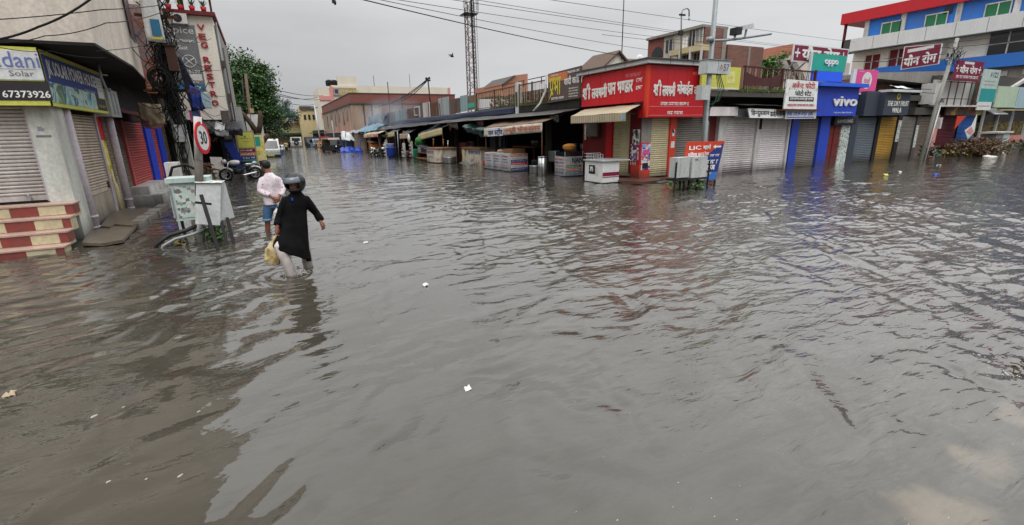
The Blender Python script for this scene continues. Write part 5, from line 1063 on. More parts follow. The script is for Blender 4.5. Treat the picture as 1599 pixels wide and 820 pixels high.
# ragged cloths under the tin edge and more goods in the gloom
for k, (y, w_, h_, m_, lab_) in enumerate(((31.6, 1.6, .5, 'dim_grey', 'grey rag hanging under the tin roof left of the teal tarpaulin'), (27.2, 1.2, .4, 'sack_red', 'dark red rag under the tin roof right of the teal tarpaulin'), (33.0, .9, .6, 'brown_cloth', 'brown rag hanging beside the cream fronted awning'), (18.9, .8, .35, 'dim_grey', 'short grey rag under the tin roof beside the red shop'))):
    mat('dim_grey', '#55524e', .85, .5)
    b = MB(); b.wave_sheet((12.1, y+w_, 2.72), (12.1, y, 2.74), (12.15, y+.1, 2.72-h_), (12.2, y+w_-.2, 2.7-h_*.6), m_, 10, 5, .08, 90+k, .05); solo(b, 'hanging_rag', lab_, 'cloth')
def gas(x, y, lab_):
    t = thing('gas_cylinder', lab_, 'gas cylinder', (x, y, -.1), 'gas cylinders of the stalls'); b = MB(); b.rings([((x, y, -.1), .14, .14), ((x, y, 0), .16, .16), ((x, y, .38), .16, .16), ((x, y, .48), .1, .1), ((x, y, .52), .05, .05)], mat('gas_red', '#8a2a22', .5, .4), 14); b.build('tank', t)
    b = MB(); b.tube([(x+.09*math.cos(a), y+.09*math.sin(a), .58) for a in np.linspace(0, 6.28, 14)], .012, 'gas_red', 5); b.tube([(x, y, .5), (x, y, .6)], .02, 'steel', 6); b.build('valve', t)
gas(12.7, 21.9, 'red gas cylinder in the flood beside the printed bread counter'); gas(12.6, 31.6, 'red gas cylinder left of the wooden counter')
for k, (x, y, m_, lab_) in enumerate(((13.3, 20.2, 'plastic_blue', 'blue plastic stool inside the bread stall'), (13.6, 23.4, 'red_paint', 'red plastic stool behind the printed bread counter'), (13.0, 35.6, 'plastic_green', 'green plastic stool behind the grimy counter'))):
    t = thing('plastic_stool', lab_, 'stool', (x, y, -.2)); b = MB(); b.box(x-.17, x+.17, y-.17, y+.17, .38, .43, m_); b.build('seat', t)
    for dx in (-.14, .14):
        for dy in (-.14, .14): b = MB(); b.bar((x+dx*1.2, y+dy*1.2, -.3), (x+dx, y+dy, .38), .04, .04, m_); b.build('leg', t)
for k, (x, y, z, r_, h_) in enumerate(((14.2, 19.6, 1.1, .3, .3), (14.0, 20.5, .9, .26, .5), (14.3, 24.6, 1.2, .35, .3), (13.9, 33.6, 1.0, .3, .4))): pot(x, y, r_, z, z+h_, ('steel', 'grey_metal')[k % 2], 'cooking_pot', ('shiny pot on the back shelf of the bread stall', 'tall dull pot beside the shiny one in the bread stall', 'wide shiny pot at the back behind the printed counter', 'dull pot at the back behind the grimy counter')[k], 'pot')
for k, (y0, y1, z) in enumerate(((19.2, 21.6, .86), (24.0, 26.6, 1.16), (33.0, 36.0, .96))): b = MB(); b.box(13.7, 14.6, y0, y1, z-.06, z+.035, 'wood'); [b.bar((xx, yy, -.3), (xx, yy, z-.06), .06, .06, 'wood') for xx in (13.8, 14.5) for yy in (y0+.1, y1-.1)]; solo(b, 'stall_shelf', ('wooden shelf table at the back of the bread stall', 'wooden shelf table behind the printed counter', 'wooden shelf table behind the grimy white counter')[k], 'table')
# ------------------------------------------------------------------ red corner shop
t = thing('red_shop', 'red corner shop with a grey roof slab and cream roller shutters', 'shop', (15, 16.5, 0))
part('wall', t, lambda b: (b.box(13.62, 18.1, 15.12, 18.9, -.4, 3.0, 'dark_red'), b.box(13.5, 13.615, 17.12, 18.9, -.4, 3.0, 'dark_red'), b.box(13.48, 13.6, 14.95, 15.6, .25, 2.9, 'dark_red')))
part('red_pillar', t, lambda b: (b.box(13.44, 13.6, 16.72, 17.1, -.4, 3.0, 'red_sign')))
part('red_pillar', t, lambda b: (b.box(15.0, 15.34, 14.88, 15.1, -.4, 2.6, 'orange_red'), b.board((15.08, 14.874, 1.25), UX, UZ, .2, .26, .004, 'white_board'), b.board((15.1, 14.874, 1.72), UX, UZ, .16, .28, .004, 'poster_grey')))
part('corner_pillar', t, lambda b: (b.box(13.42, 13.98, 14.86, 15.4, -.1, .62, 'orange_red'), b.box(13.44, 13.96, 14.88, 15.38, .62, 1.5, 'red_paint'), b.box(13.5, 14.0, 14.9, 15.38, 1.5, 2.8, 'stone_grey')))
part('shutter', t, lambda b: b.shutter((14.0, 14.98, .12), UX, 1.0, 2.5, 'shutter_cream', .085, .028))
part('shutter', t, lambda b: b.shutter((13.56, 16.7, .12), NY, 1.2, 2.6, 'shutter_cream', .085, .028))
part('shutter', t, lambda b: b.shutter((15.36, 15.06, .05), UX, 2.1, 2.55, 'shutter_grey', .09, .03))
part('sign_box', t, lambda b: (b.box(13.3, 16.4, 14.52, 18.78, 3.05, 4.36, 'red_sign'), b.box(13.32, 16.4, 14.52, 15.0, 2.46, 3.05, 'red_sign'), b.box(13.285, 13.42, 14.505, 14.64, 2.46, 4.36, 'orange_red')))
part('roof', t, lambda b: (b.box(13.1, 16.62, 14.32, 18.95, 4.40, 4.54, 'grey_fascia'), b.box(13.02, 16.7, 14.24, 19.0, 4.541, 4.58, 'concrete_dark'), [b.box(13.095, 13.1, y, y+.02, 4.4, 4.54, 'soot_and_shade') for y in (15.6, 16.8, 18)], [b.box(x, x+.02, 14.315, 14.32, 4.4, 4.54, 'soot_and_shade') for x in (14.2, 15.4)]))
part('bracket', t, lambda b: (b.box(13.2, 13.3, 14.75, 15.1, 2.86, 3.02, 'black_metal'), b.ball((13.22, 14.95, 2.86), .08, 'black_metal')))
t = thing('shop_sign', 'red signboard with white Hindi lettering above the striped awning', 'sign', (13.28, 16.7, 3.06))
b = MB(); b.board((13.292, 18.76, 3.06), NY, UZ, 4.1, 1.28, .006, 'red_sign')
for y in (17.4, 15.95): b.board((13.288, y, 3.07), NY, UZ, .012, 1.25, .002, 'dark_red')
b.build('face', t)
b = MB(); b.text('श/ी', (13.286, 18.66, 3.34), NY, UZ, .58, .70, 'white_letter', ext=.02, bold=.035)
b.text('ल~कषमी', (13.286, 17.98, 3.36), NY, UZ, 1.08, .58, 'white_letter', ext=.02, bold=.035); b.text('पान', (13.286, 16.86, 3.44), NY, UZ, .52, .47, 'white_letter', ext=.02, bold=.035); b.text('भ~णडार', (13.286, 16.24, 3.44), NY, UZ, .95, .48, 'white_letter', ext=.02, bold=.035)
b.text('MO 9837862457', (13.286, 15.75, 4.02), NY, UZ, .85, .13, mat('pale_red_letter', '#e09090', .5, .05, bump=0), bold=0); b.scribble((13.286, 15.12, 3.78), NY, UZ, .36, .15, 'white_letter', 3, True); b.scribble((13.286, 15.12, 3.50), NY, UZ, .36, .15, 'white_letter', 6, True)
b.build('lettering', t)
t = thing('shop_sign', 'red signboard with white Hindi lettering facing the cross street', 'sign', (14.9, 14.5, 2.46))
b = MB(); b.board((13.43, 14.512, 2.47), UX, UZ, 2.96, 1.87, .006, 'red_sign')
for x in (14.3, 15.3): b.board((x, 14.508, 2.9), UX, UZ, .012, 1.43, .002, 'dark_red')
b.board((13.45, 14.508, 2.86), UX, UZ, 2.9, .014, .002, 'pale_red_letter'); b.board((13.45, 14.508, 2.53), UX, UZ, 2.9, .014, .002, 'pale_red_letter')
b.build('face', t)
b = MB(); b.text('श/ी', (13.60, 14.506, 3.24), UX, UZ, .40, .6, 'white_letter', ext=.02, bold=.035); b.text('ल~कषमी', (14.05, 14.506, 3.24), UX, UZ, .68, .54, 'white_letter', ext=.02, bold=.035); b.text('मोबाईल', (14.82, 14.506, 3.28), UX, UZ, .86, .54, 'white_letter', ext=.02, bold=.035); b.text('व~लड^', (15.76, 14.506, 3.28), UX, UZ, .52, .5, 'white_letter', ext=.02, bold=.035)
b.text('MO 9829318', (15.65, 14.506, 4.06), UX, UZ, .72, .12, 'pale_red_letter', bold=0); b.scribble((14.02, 14.506, 2.90), UX, UZ, 1.5, .13, 'white_letter', 12, True); b.scribble((14.4, 14.506, 2.56), UX, UZ, .9, .13, 'white_letter', 13, True)
b.build('lettering', t)
def poster(x, y, z, w, h, m_, lab, u=UX, tilt=0):
    b = MB(); b.board((x, y, z), u, UZ, w, h, .006, m_); return solo(b, 'wall_poster', lab, 'poster')
poster(13.43, 15.36, 1.42, .42, .60, 'poster_grey', 'black and grey poster highest on the corner pillar', NY)
poster(13.425, 15.38, .78, .42, .60, 'poster_mix', 'torn red and white bills on the left face of the corner pillar', NY)
for k in range(2):
    b = MB(); z0 = (.42, .95)[k]; b.board((13.5, 14.855, z0), UX, UZ, .46, .5, .01, ('poster_mix', 'poster_blue')[k]); b.scribble((13.54, 14.842, z0+.36), UX, UZ, .36, .07, 'white_letter', k); b.board((13.56, 14.843, z0+.08), UX, UZ, .3, .2, .002, ('black_letter', 'pink')[k]); solo(b, 'wall_poster', ('dark pink poster low on the corner pillar', 'blue bordered poster above the dark pink one')[k], 'poster')
b = MB()
for i in range(8): b.board((13.41, 15.4-.05*i, .62), NY, UZ, .03, .12, .004, 'black_letter' if i % 2 else 'white_letter')
for i in range(9): b.board((13.412, 15.42, .75+.08*i), NY, UZ, .04, .05, .004, 'black_letter' if i % 2 else 'white_letter')
solo(b, 'torn_bill', 'ragged black and white bill edging on the corner pillar', 'poster')
b = MB(); b.box(13.38, 13.44, 18.5, 18.62, 1.6, 2.3, 'old_bills'); b.box(13.3, 13.42, 17.55, 18.3, 1.75, 2.35, mat('dim_cloth', '#5a5450', .8, .5)); solo(b, 'hanging_bags', 'grey bag and papers hanging on the dark red wall', 'bag')
b = MB(); b.poly([(12.35, 14.6, 0), (12.6, 13.75, 0), (13.7, 13.9, 0), (14.1, 14.5, 0), (14.1, 15, 0), (12.5, 15.6, 0)], (0, 0, .10), 'plinth'); solo(b, 'shop_plinth', 'wet dark plinth slab at the foot of the red shop', 'slab')
b = MB(); b.poly([(14.15, 14.5, 0), (15.2, 14.3, 0), (15.2, 15, 0), (14.15, 15, 0)], (0, 0, .07), 'plinth'); b.quad4((13.2, 13.45, .04), (14.4, 13.75, .06), (14.45, 13.95, .09), (13.2, 13.65, .08), .05, 'concrete_dark'); solo(b, 'shop_plinth', 'lower broken plinth slab in front of the cream shutter', 'slab')

# ------------------------------------------------------------------ pole with feeder box, junction cabinets, direction sign
PB = Vector((13.95, 12.2, -.35))
t = thing('camera_pole', 'tall grey steel pole with white control boxes and a camera arm at the red shop', 'pole', PB)
b = MB(); b.tube([PB, PB+Vector((0, 0, 2.6)), PB+Vector((-.02, 0, 2.61)), Vector((13.93, 12.2, 8.5))], [.105, .1, .085, .075], 'grey_metal', 12); b.build('mast', t)
b = MB(); b.box(14.1, 14.11, 12.01, 12.02, 3.82, 4.2, 'grey_metal'); b.box(13.62, 14.72, 12.02, 12.4, 3.8, 4.22, 'light_metal'); b.box(13.6, 14.74, 11.98, 12.42, 4.225, 4.25, 'grey_metal')
b.text('0', (14.16, 11.995, 3.92), UX, UZ, .1, .17, 'orange_letter', bold=.02, lift=.03); b.text('57', (14.32, 11.995, 3.88), UX, UZ, .27, .22, 'black_letter', bold=0, lift=.03); b.build('number_box', t)
b = MB(); b.box(13.42, 13.82, 12.0, 12.25, 2.95, 3.42, 'grey_panel'); b.build('control_box', t)
b = MB(); b.tube([(13.9, 12.2, 4.85), (14.6, 12.2, 4.9), (15.3, 12.2, 5.0), (16.9, 12.2, 5.25)], .04, 'grey_metal', 8); b.tube([(13.82, 12.2, 4.8), (13.82, 12.2, 4.95)], .13, 'grey_metal', 10); b.build('arm', t)
b = MB(); b.box(14.85, 15.1, 12.0, 12.3, 5.08, 5.3, 'black_metal'); b.tube([(14.95, 12.15, 5.0), (14.95, 12.15, 5.1)], .04, 'grey_metal'); b.bar((15.2, 12.15, 5.3), (15.75, 12.15, 5.42), .16, .14, 'light_metal'); b.bar((15.45, 12.15, 5.02), (15.5, 12.15, 5.3), .05, .05, 'grey_metal'); b.build('camera', t)
b = MB()
for k in range(4): b.tube([(14.15+.06*k, 12.1, 3.8), (14.25+.1*k, 12.05, 3.3), (14.15+.06*k, 12.05, 2.9), (13.95, 12.1, 2.6+.1*k)], .014, (mat('cable_green', '#164a36', .6, .1), 'rubber')[k % 2], 5)
b.build('cable_loop', t)
t = thing('feeder_cabinet', 'pair of grey junction cabinets on a black iron stand in the flood', 'cabinet', (12.7, 11.7, 0))
b = MB(); b.box(12.06, 12.62, 11.55, 11.9, .44, 1.10, 'grey_panel'); b.box(12.2, 12.21, 11.545, 11.55, .46, 1.08, 'grey_metal'); b.build('cabinet_box', t)
b = MB(); b.box(12.74, 13.45, 11.55, 11.9, .40, 1.10, 'grey_panel'); b.box(13.1, 13.105, 11.545, 11.55, .42, 1.08, 'grey_metal'); b.box(12.86, 13.0, 11.54, 11.55, .98, 1.03, 'grey_letter'); b.build('cabinet_box', t)
b = MB(); b.box(12.0, 13.5, 11.5, 11.95, .34, .4, 'black_metal'); [b.bar((x, 11.52, -.3), (x+.08, 11.56, .95), .05, .05, 'rubber') for x in (11.95, 13.5)]; [b.bar((x, 11.7, -.3), (x, 11.7, .36), .05, .05, 'rubber') for x in (12.4, 12.8, 13.2)]; b.build('stand', t)
t = thing('direction_sign', 'red and navy direction board with white lettering behind the junction cabinets', 'sign', (13.4, 12.3, 0))
b = MB(); b.poly([(12.80, 12.02, 1.25), (12.94, 12.02, 2.2), (14.9, 12.02, 2.18), (14.6, 12.02, .35), (13.6, 12.02, .35), (13.55, 12.02, 1.25)][::-1], (0, .04, 0), 'orange_red'); b.build('panel', t)
b = MB(); b.poly([(13.7, 12.015, 1.3), (14.3, 12.015, 1.78), (14.86, 12.015, 2.1), (14.66, 12.015, .75), (13.62, 12.015, .75), (13.6, 12.015, 1.25)][::-1], (0, .003, 0), 'navy'); b.poly([(13.62, 12.015, .74), (14.64, 12.015, .74), (14.58, 12.015, .37), (13.62, 12.015, .37)][::-1], (0, .003, 0), 'sky_blue_paint'); b.poly([(13.7, 12.012, .4), (13.9, 12.012, .4), (14.35, 12.012, .72), (14.1, 12.012, .72)][::-1], (0, .002, 0), 'yellow_wall')
b.text('LIC', (13.02, 12.01, 1.83), UX, UZ, .62, .19, 'white_letter', bold=.03); b.text('माग^', (13.74, 12.01, 1.82), UX, UZ, .42, .26, 'white_letter', bold=.04)
b.poly([(14.28, 12.011, 1.93), (14.42, 12.011, 2.03), (14.42, 12.011, 1.97), (14.72, 12.011, 1.97), (14.72, 12.011, 1.89), (14.42, 12.011, 1.89), (14.42, 12.011, 1.83)][::-1], (0, .002, 0), 'white_letter')
b.text('पुिलस क~नट/ोल', (12.98, 12.01, 1.48), UX, UZ, 1.1, .26, 'white_letter', bold=.035); b.scribble((14.15, 12.01, 1.47), UX, UZ, .55, .11, 'white_letter', 4, True); b.scribble((14.0, 12.01, 1.12), UX, UZ, .62, .2, 'white_letter', 8, True); b.text('राज', (13.96, 12.01, .84), UX, UZ, .52, .24, 'white_letter', bold=.04)
b.build('lettering', t)
for x in (12.95, 14.62): b = MB(); b.bar((x, 12.08, -.35), (x+.05, 12.08, 2.1), .05, .05, 'black_metal'); b.build('leg', t)
t.location = (13.28, 12.2, -.05); t.scale = (.93, 1, .74)
b = MB(); b.quad4((14.35, 12.6, .1), (14.7, 12.62, .1), (15.5, 12.65, .95), (14.75, 12.6, 1.5), .04, mat('board_skyblue', '#5a9ac8', .5, .2)); b.quad4((14.6, 12.588, .45), (14.8, 12.6, .45), (15.15, 12.62, .95), (14.8, 12.588, 1.15), .005, 'yellow_wall'); solo(b, 'leaning_board', 'sky blue board tilted over behind the direction board', 'board')
weed((12.9, 11.9, 0), 130, .4, .6, 'leaf_mid', 'weed_plant', 'green weeds growing under the junction cabinets', lw=.07)

# ------------------------------------------------------------------ the cross street row
t = thing('shop_row_building', 'low row of shuttered shops with a mossy balcony slab along the cross street', 'building', (26, 16.5, 0))
YB = 15.
part('wall', t, lambda b: (b.box(18.11, 37.1, YB+.25, 21, -.4, 3.3, 'soot_and_shade'), b.box(16.65, 18.11, 19, 21, -.4, 3.3, 'soot_and_shade'), b.box(16.7, 24.6, YB+.1, YB+.24, 2.5, 3.3, 'inside_shade')))
part('balcony_slab', t, lambda b: (b.box(16.72, 24.7, YB+.1, 21, 3.3, 3.52, 'concrete_dark'), b.box(16.4, 23.6, YB-.75, YB+.098, 3.26, 3.47, 'concrete_dark'), b.box(18.0, 23.5, YB-.78, YB-.3, 3.471, 3.56, 'moss')))
part('roof', t, lambda b: b.box(24.72, 37.1, YB+.1, 21, 3.3, 3.6, 'concrete_dark'))
def grass_tuft():
    b = MB(); g_ = random.Random(3)
    for k in range(420):
        x = g_.uniform(18.1, 23.4); y = YB-.76+g_.uniform(-.05, .2); h = g_.uniform(.08, .42)*(1.1 if x > 20.3 else .7); dx = g_.uniform(-.12, .12); up = g_.random() > .3
        z = 3.54 if up else 3.5; s_ = 1 if up else -.6
        b.add([(x-.012, y, z), (x+.012, y, z), (x+dx, y-g_.uniform(0, .15), z+h*s_)], [(0, 1, 2)], ('straw', 'moss', 'leaf_mid')[k % 3])
    o = b.build('balcony_grass'); tag(o, 'straw coloured grass hanging over the mossy balcony slab', 'grass', kind='stuff')
grass_tuft()
cols = [('white_paint', 17.95, 18.4), ('white_paint', 20.5, 20.78), ('white_paint', 22.83, 22.95)]
for m_, x0, x1 in cols: part('pillar', t, lambda b: b.box(x0, x1, YB-.06, YB+.2, -.4, 2.5, m_))
part('pillar', t, lambda b: b.box(20.62, 20.80, YB-.07, YB-.06, 1.9, 2.45, 'soot_and_shade'))
part('shutter', t, lambda b: b.shutter((18.42, YB+.06, -.1), UX, 2.06, 2.6, 'shutter_pale', .095, .032))
part('shutter', t, lambda b: b.shutter((20.8, YB+.06, -.1), UX, 2.02, 2.55, 'shutter_pale', .095, .032))
part('fascia', t, lambda b: (b.box(16.8, 18.5, YB-.5, YB-.4, 2.5, 2.86, 'shutter_pale'), b.box(18.55, 20.3, YB-.3, YB-.22, 2.45, 2.8, 'panel_a'), b.wave_sheet((18.3, YB-.75, 2.95), (23.2, YB-.75, 2.88), (23.2, YB+.1, 2.98), (18.3, YB+.1, 3.02), 'tin_roof', 20, 4, .05, 3, t=.02)))
part('shutter', t, lambda b: b.shutter((23.58, YB+.06, -.1), UX, 1.72, 2.5, 'shutter_grey', .09, .03))
part('blue_pillar', t, lambda b: b.box(23.0, 23.56, YB-.1, YB+.2, -.4, 2.48, 'vivo_blue'))
part('blue_pillar', t, lambda b: b.box(25.32, 26.12, YB-.1, YB+.2, -.4, 2.48, 'vivo_blue'))
part('door', t, lambda b: (b.box(26.2, 27.3, YB+.02, YB+.2, -.3, 2.0, 'red_door'), [b.box(26.3, 27.2, YB+.0, YB+.02, z, z+.03, 'dark_red') for z in (.4, 1.0, 1.6)], b.box(26.72, 26.76, YB-.01, YB+.02, -.3, 2.0, 'dark_red')) if mat('red_door', '#6a211c', .6, .4, tide=.5) else 0)
part('poster_pillar', t, lambda b: (b.box(27.32, 28.12, YB-.02, YB+.2, -.4, 2.0, 'old_bills'), b.box(28.14, 28.74, YB-.04, YB+.2, -.4, 2.5, 'slate_board')))
part('shutter', t, lambda b: b.shutter((28.76, YB+.06, -.1), UX, 1.9, 2.5, 'shutter_slate', .095, .03))
part('pillar', t, lambda b: b.box(30.68, 30.98, YB-.04, YB+.2, -.4, 2.5, 'soot_and_shade'))
part('shutter', t, lambda b: b.shutter((31.0, YB+.06, -.1), UX, 1.8, 2.5, 'shutter_yellow', .095, .03))
part('pillar', t, lambda b: (b.box(32.82, 33.24, YB-.04, YB+.2, -.4, 2.5, 'soot_and_shade'), b.box(32.84, 33.2, YB-.05, YB-.04, 1.0, 2.2, 'old_bills')))
part('shutter', t, lambda b: b.shutter((33.26, YB+.06, -.1), UX, 1.68, 2.5, 'shutter_grey', .08, .02))
part('pillar', t, lambda b: (b.box(34.96, 35.28, YB-.04, YB+.2, -.4, 2.5, 'concrete_dark'), b.box(34.97, 35.27, YB-.05, YB-.04, .6, 1.9, 'old_bills')))
part('shutter', t, lambda b: b.shutter((35.3, YB+.06, -.1), UX, 1.7, 2.5, 'shutter_brown2', .095, .03) if mat('shutter_brown2', '#75695e', .6, .5) else 0)
part('fascia', t, lambda b: b.box(28.6, 31.0, YB-.3, YB+.2, 2.45, 3.7, 'slate_board'))
part('fascia', t, lambda b: (b.box(34.1, 37.1, YB-.2, YB+.2, 2.5, 2.9, 'concrete_dark')))
part('brick_parapet', t, lambda b: (b.box(30.2, 34.6, 16.5, 17, 3.6, 4.48, 'brick_red'), b.box(34.6, 37.0, 16.5, 17, 3.6, 4.34, 'inside_shade')))
part('roof_slab', t, lambda b: b.hexa([(30.2, 15.6, 4.5), (38.8, 15.6, 4.3), (38.8, 20, 4.3), (30.2, 20, 4.5), (30.2, 15.6, 4.75), (39.2, 15.6, 5.15), (39.2, 20, 5.15), (30.2, 20, 4.75)], 'stone_grey'))
# balcony railing with arched drape
t = thing('roof_railing', 'rusty red railing on the mossy slab above the white shutters', 'railing', (21.5, YB-.6, 3.6))
b = MB(); b.bar((19.2, YB-.6, 4.58), (24.5, YB-.6, 4.52), .06, .06, 'rail_red') if mat('rail_red', '#4a1c1c', .7, .4) else 0; b.build('top_rail', t)
b = MB()
for i in range(40): b.bar((19.25+.133*i, YB-.6, 3.6), (19.25+.133*i, YB-.6, 4.55), .02, .02, ('rail_red', 'dirty_cloth')[i % 3 == 0])
b.build('baluster', t)['kind'] = 'stuff'
for x in (19.3, 21.9, 24.4): b = MB(); b.bar((x, YB-.62, 3.5), (x, YB-.62, 4.6), .09, .09, 'rail_red'); b.build('rail_post', t)
b = MB(); b.bar((21.9, YB-.62, 4.1), (24.4, YB-.62, 4.1), .05, .05, 'rail_red'); b.bar((21.3, YB-.5, 3.62), (22.2, YB-.5, 4.5), .04, .04, 'rail_red'); b.build('brace', t)
b = MB(); n = 14; top = [(19.35+2.4*i/n, YB-.66, 4.35-.22*math.sin(math.pi*i/n)) for i in range(n+1)]; bot = [(19.35+2.4*i/n, YB-.66, 3.78-.0*i) for i in range(n, -1, -1)]; b.poly(top+bot, (0, .01, 0), 'rail_red'); b.build('drape', t)
t.location = (20.64, YB-.6, 3.54); t.scale = (.96, 1, .96)  # railing scaled in x and z about the camera position, depth kept
t = thing('shop_sign', 'plain yellow signboard with a pale square above the grey shutter', 'sign', (18.1, YB-.8, 3.6))
b = MB(); b.board((16.7, YB-.8, 3.6), UX, UZ, 2.35, .92, .1, 'lime'); b.build('panel', t)
b = MB(); b.board((18.2, YB-.805, 3.86), UX, UZ, .5, .48, .004, mat('pale_yellow', '#d8d68a', .5, .1)); b.scribble((18.28, YB-.81, 4.0), UX, UZ, .34, .2, 'lime', 3); b.board((16.75, YB-.805, 3.62), UX, UZ, 2.2, .06, .003, 'white_board'); b.build('face', t)
t.location = (17.14, YB-.8, 3.52); t.scale = (.947, 1, .947)  # yellow sign scaled about the camera in x and z, depth unchanged
t = thing('shop_sign', 'white signboard with black Hindi lettering over the white shutters', 'sign', (21, YB-.55, 2.5))
b = MB(); b.quad4((20.0, YB-.7, 2.42), (22.75, YB-.7, 2.38), (22.7, YB-.62, 2.78), (19.9, YB-.62, 2.84), .04, 'white_board'); b.build('panel', t)
b = MB(); vv = Vector((0, .08, .41)).normalized(); b.text('िह~नदु~सतान', (20.1, YB-.7, 2.47), UX, vv, 1.28, .33, 'black_letter', bold=.02); b.text('ड/ाई~कलीनस^', (21.42, YB-.7, 2.45), UX, vv, 1.25, .34, 'black_letter', bold=.02); b.build('lettering', t)
t.location = (20.01, YB-.55, 2.48); t.scale = (.953, 1, .953)  # same scaling about the camera, across and up only
t = thing('shop_sign', 'white photo shop signboard with red and black Hindi lettering left of the blue shop front', 'sign', (23.8, YB-.9, 2.8))
b = MB(); b.quad4((22.35, YB-.9, 2.82), (24.9, YB-.9, 2.80), (25.0, YB-.75, 4.12), (22.55, YB-.75, 4.16), .06, 'white_board'); b.box(22.2, 25.2, YB-.95, YB-.4, 2.74, 2.8, 'rust'); b.build('panel', t)
b = MB(); vv = Vector((.05, .15, 1.32)).normalized(); o_ = Vector((22.5, YB-.905, 2.84))
b.text('अजे^~नट', o_+Vector((.42, .11, .93)), UX, vv, .92, .32, 'red_letter', bold=.03); b.text('फोटो', o_+Vector((1.45, .11, .93)), UX, vv, .78, .32, 'red_letter', bold=.03); b.text('फोटो ~सटेट', o_+Vector((.66, .07, .58)), UX, vv, 1.3, .28, 'black_letter', bold=.03)
b.board(o_+Vector((.2, .04, .33)), UX, vv, 1.95, .2, .004, 'black_letter'); b.scribble(o_+Vector((.28, .035, .37)), UX, vv, 1.8, .12, 'white_letter', 3, True); b.board(o_+Vector((.05, .02, .05)), UX, vv, 1.5, .2, .004, 'pink_wall'); b.board(o_+Vector((1.56, .02, .05)), UX, vv, .78, .2, .004, mat('gold', '#d8a040', .5, .1)); b.scribble(o_+Vector((.1, .01, .08)), UX, vv, 2.1, .12, 'red_letter', 5, True)
b.build('lettering', t)
t.location = (22.37, YB-.9, 2.755); t.scale = (.94, 1, .94)  # board scaled in x and z about the camera, not in depth
b = MB(); b.board((21.35, YB-.8, 2.34), UX, UZ, 2.28, .36, .04, 'white_board'); b.scribble((21.42, YB-.805, 2.46), UX, UZ, 2.08, .19, mat('blue_letter', '#2348b8', .5, .1, bump=0), 8, True); b.board((21.4, YB-.803, 2.38), UX, UZ, 2.1, .045, .002, 'blue_letter'); solo(b, 'shop_sign', 'white strip sign with blue Hindi lettering under the photo shop board', 'sign')
t = thing('shop_sign', 'large blue box sign with raised white lettering over the phone shop', 'sign', (26.8, YB-.6, 2.5))
b = MB(); b.box(24.75, 28.52, YB-.55, YB+.05, 2.48, 3.88, 'vivo_blue'); b.build('box', t)
b = MB(); b.box(24.6, 28.75, YB-.85, YB-.2, 3.885, 4.06, mat('blue_light', '#2a62e0', .4, .1)); b.build('ledge', t)
b = MB(); q = (26.2, YB-.553, 2.95)
b.text('vivo', q, UX, UZ, 2.2, .5, 'white_letter', ext=.06, bold=.03); b.scribble((26.5, YB-.556, 2.6), UX, UZ, 1.7, .09, 'white_letter', 5); b.build('lettering', t)
t.location = (25.73, YB-.6, 2.48); t.scale = (.96, 1, .96)  # box sign shrunk about the camera position in x and z
t = thing('shop_sign', 'teal signboard with raised white lettering on the blue roof stand', 'sign', (25.9, YB-.1, 4.0))
b = MB(); b.board((24.2, YB+.1, 4.6), UX, UZ, 2.8, .78, .08, 'teal'); b.board((24.08, YB+.1, 4.15), UX, UZ, .115, 1.25, .1, 'white_board'); b.build('panel', t)
b = MB(); b.board((24.33, YB+.098, 4.14), UX, UZ, 2.55, .45, .09, 'blue_light'); b.build('stand', t)
b = MB(); b.text('oppo', (25.15, YB+.095, 4.82), UX, UZ, 1.1, .32, 'white_letter', ext=.05, bold=.02); b.build('lettering', t)
t = thing('clinic_sign', 'maroon clinic sign with white crosses behind the teal signboard', 'sign', (25, YB+.4, 5))
b = MB(); b.board((23.1, YB+.4, 5.0), UX, UZ, 4.5, .78, .06, 'white_board'); b.board((23.16, YB+.396, 5.05), UX, UZ, 4.38, .68, .004, 'maroon_sign'); b.build('panel', t)
b = MB(); b.text('यौन रोग', (23.75, YB+.39, 5.1), UX, UZ, 3.1, .66, 'white_letter', bold=.04)
for x in (23.42, 27.18): b.board((x-.2, YB+.39, 5.36), UX, UZ, .4, .08, .002, 'white_letter'); b.board((x-.04, YB+.389, 5.2), UX, UZ, .08, .4, .002, 'white_letter')
b.build('lettering', t)
for x in (23.4, 24.2): b = MB(); b.bar((x-.9, YB+1.5, 3.6), (x+.2, YB+.5, 5.1), .07, .07, 'grey_metal'); b.build('strut', t)
b = MB(); b.board((26.28, YB-.2, 2.02), UX, UZ, 1.95, .38, .1, 'black_letter'); b.text('SAMSUNG', (26.5, YB-.205, 2.12), UX, UZ, 1.4, .17, 'grey_letter2', bold=.03) if mat('grey_letter2', '#a8a8ac', .5, .1, bump=0) else 0; solo(b, 'shop_sign', 'black strip sign with pale capitals above the dark red door', 'sign')
t = thing('shop_sign', 'pink signboard with a white disc beside the blue box sign', 'sign', (28.8, YB, 3.6))
b = MB(); b.board((27.6, YB, 3.66), UX, UZ, .32, 1.12, .1, 'white_board'); b.board((27.92, YB, 3.62), UX, UZ, 2.0, 1.16, .1, 'pink'); b.board((27.92, YB-.003, 3.55), UX, UZ, 2.0, .07, .09, 'white_board'); b.build('panel', t)
b = MB(); b.poly([(28.95+.46*math.cos(a), YB-.004, 4.26+.42*math.sin(a)) for a in np.linspace(0, 2*math.pi, 29)[:-1]], (0, .003, 0), 'white_board'); b.text('itel', (28.68, YB-.006, 4.12), UX, UZ, .52, .3, 'pink', bold=.02); b.scribble((28.1, YB-.006, 4.66), UX, UZ, .5, .05, 'white_letter', 4); b.build('logo', t)
t = thing('shop_sign', 'dark slate box sign with white capitals and a yellow emblem', 'sign', (32.5, YB-.6, 2.5))
b = MB(); b.box(31.1, 33.75, YB-.6, YB+.05, 2.5, 3.72, 'slate_board'); b.build('box', t)
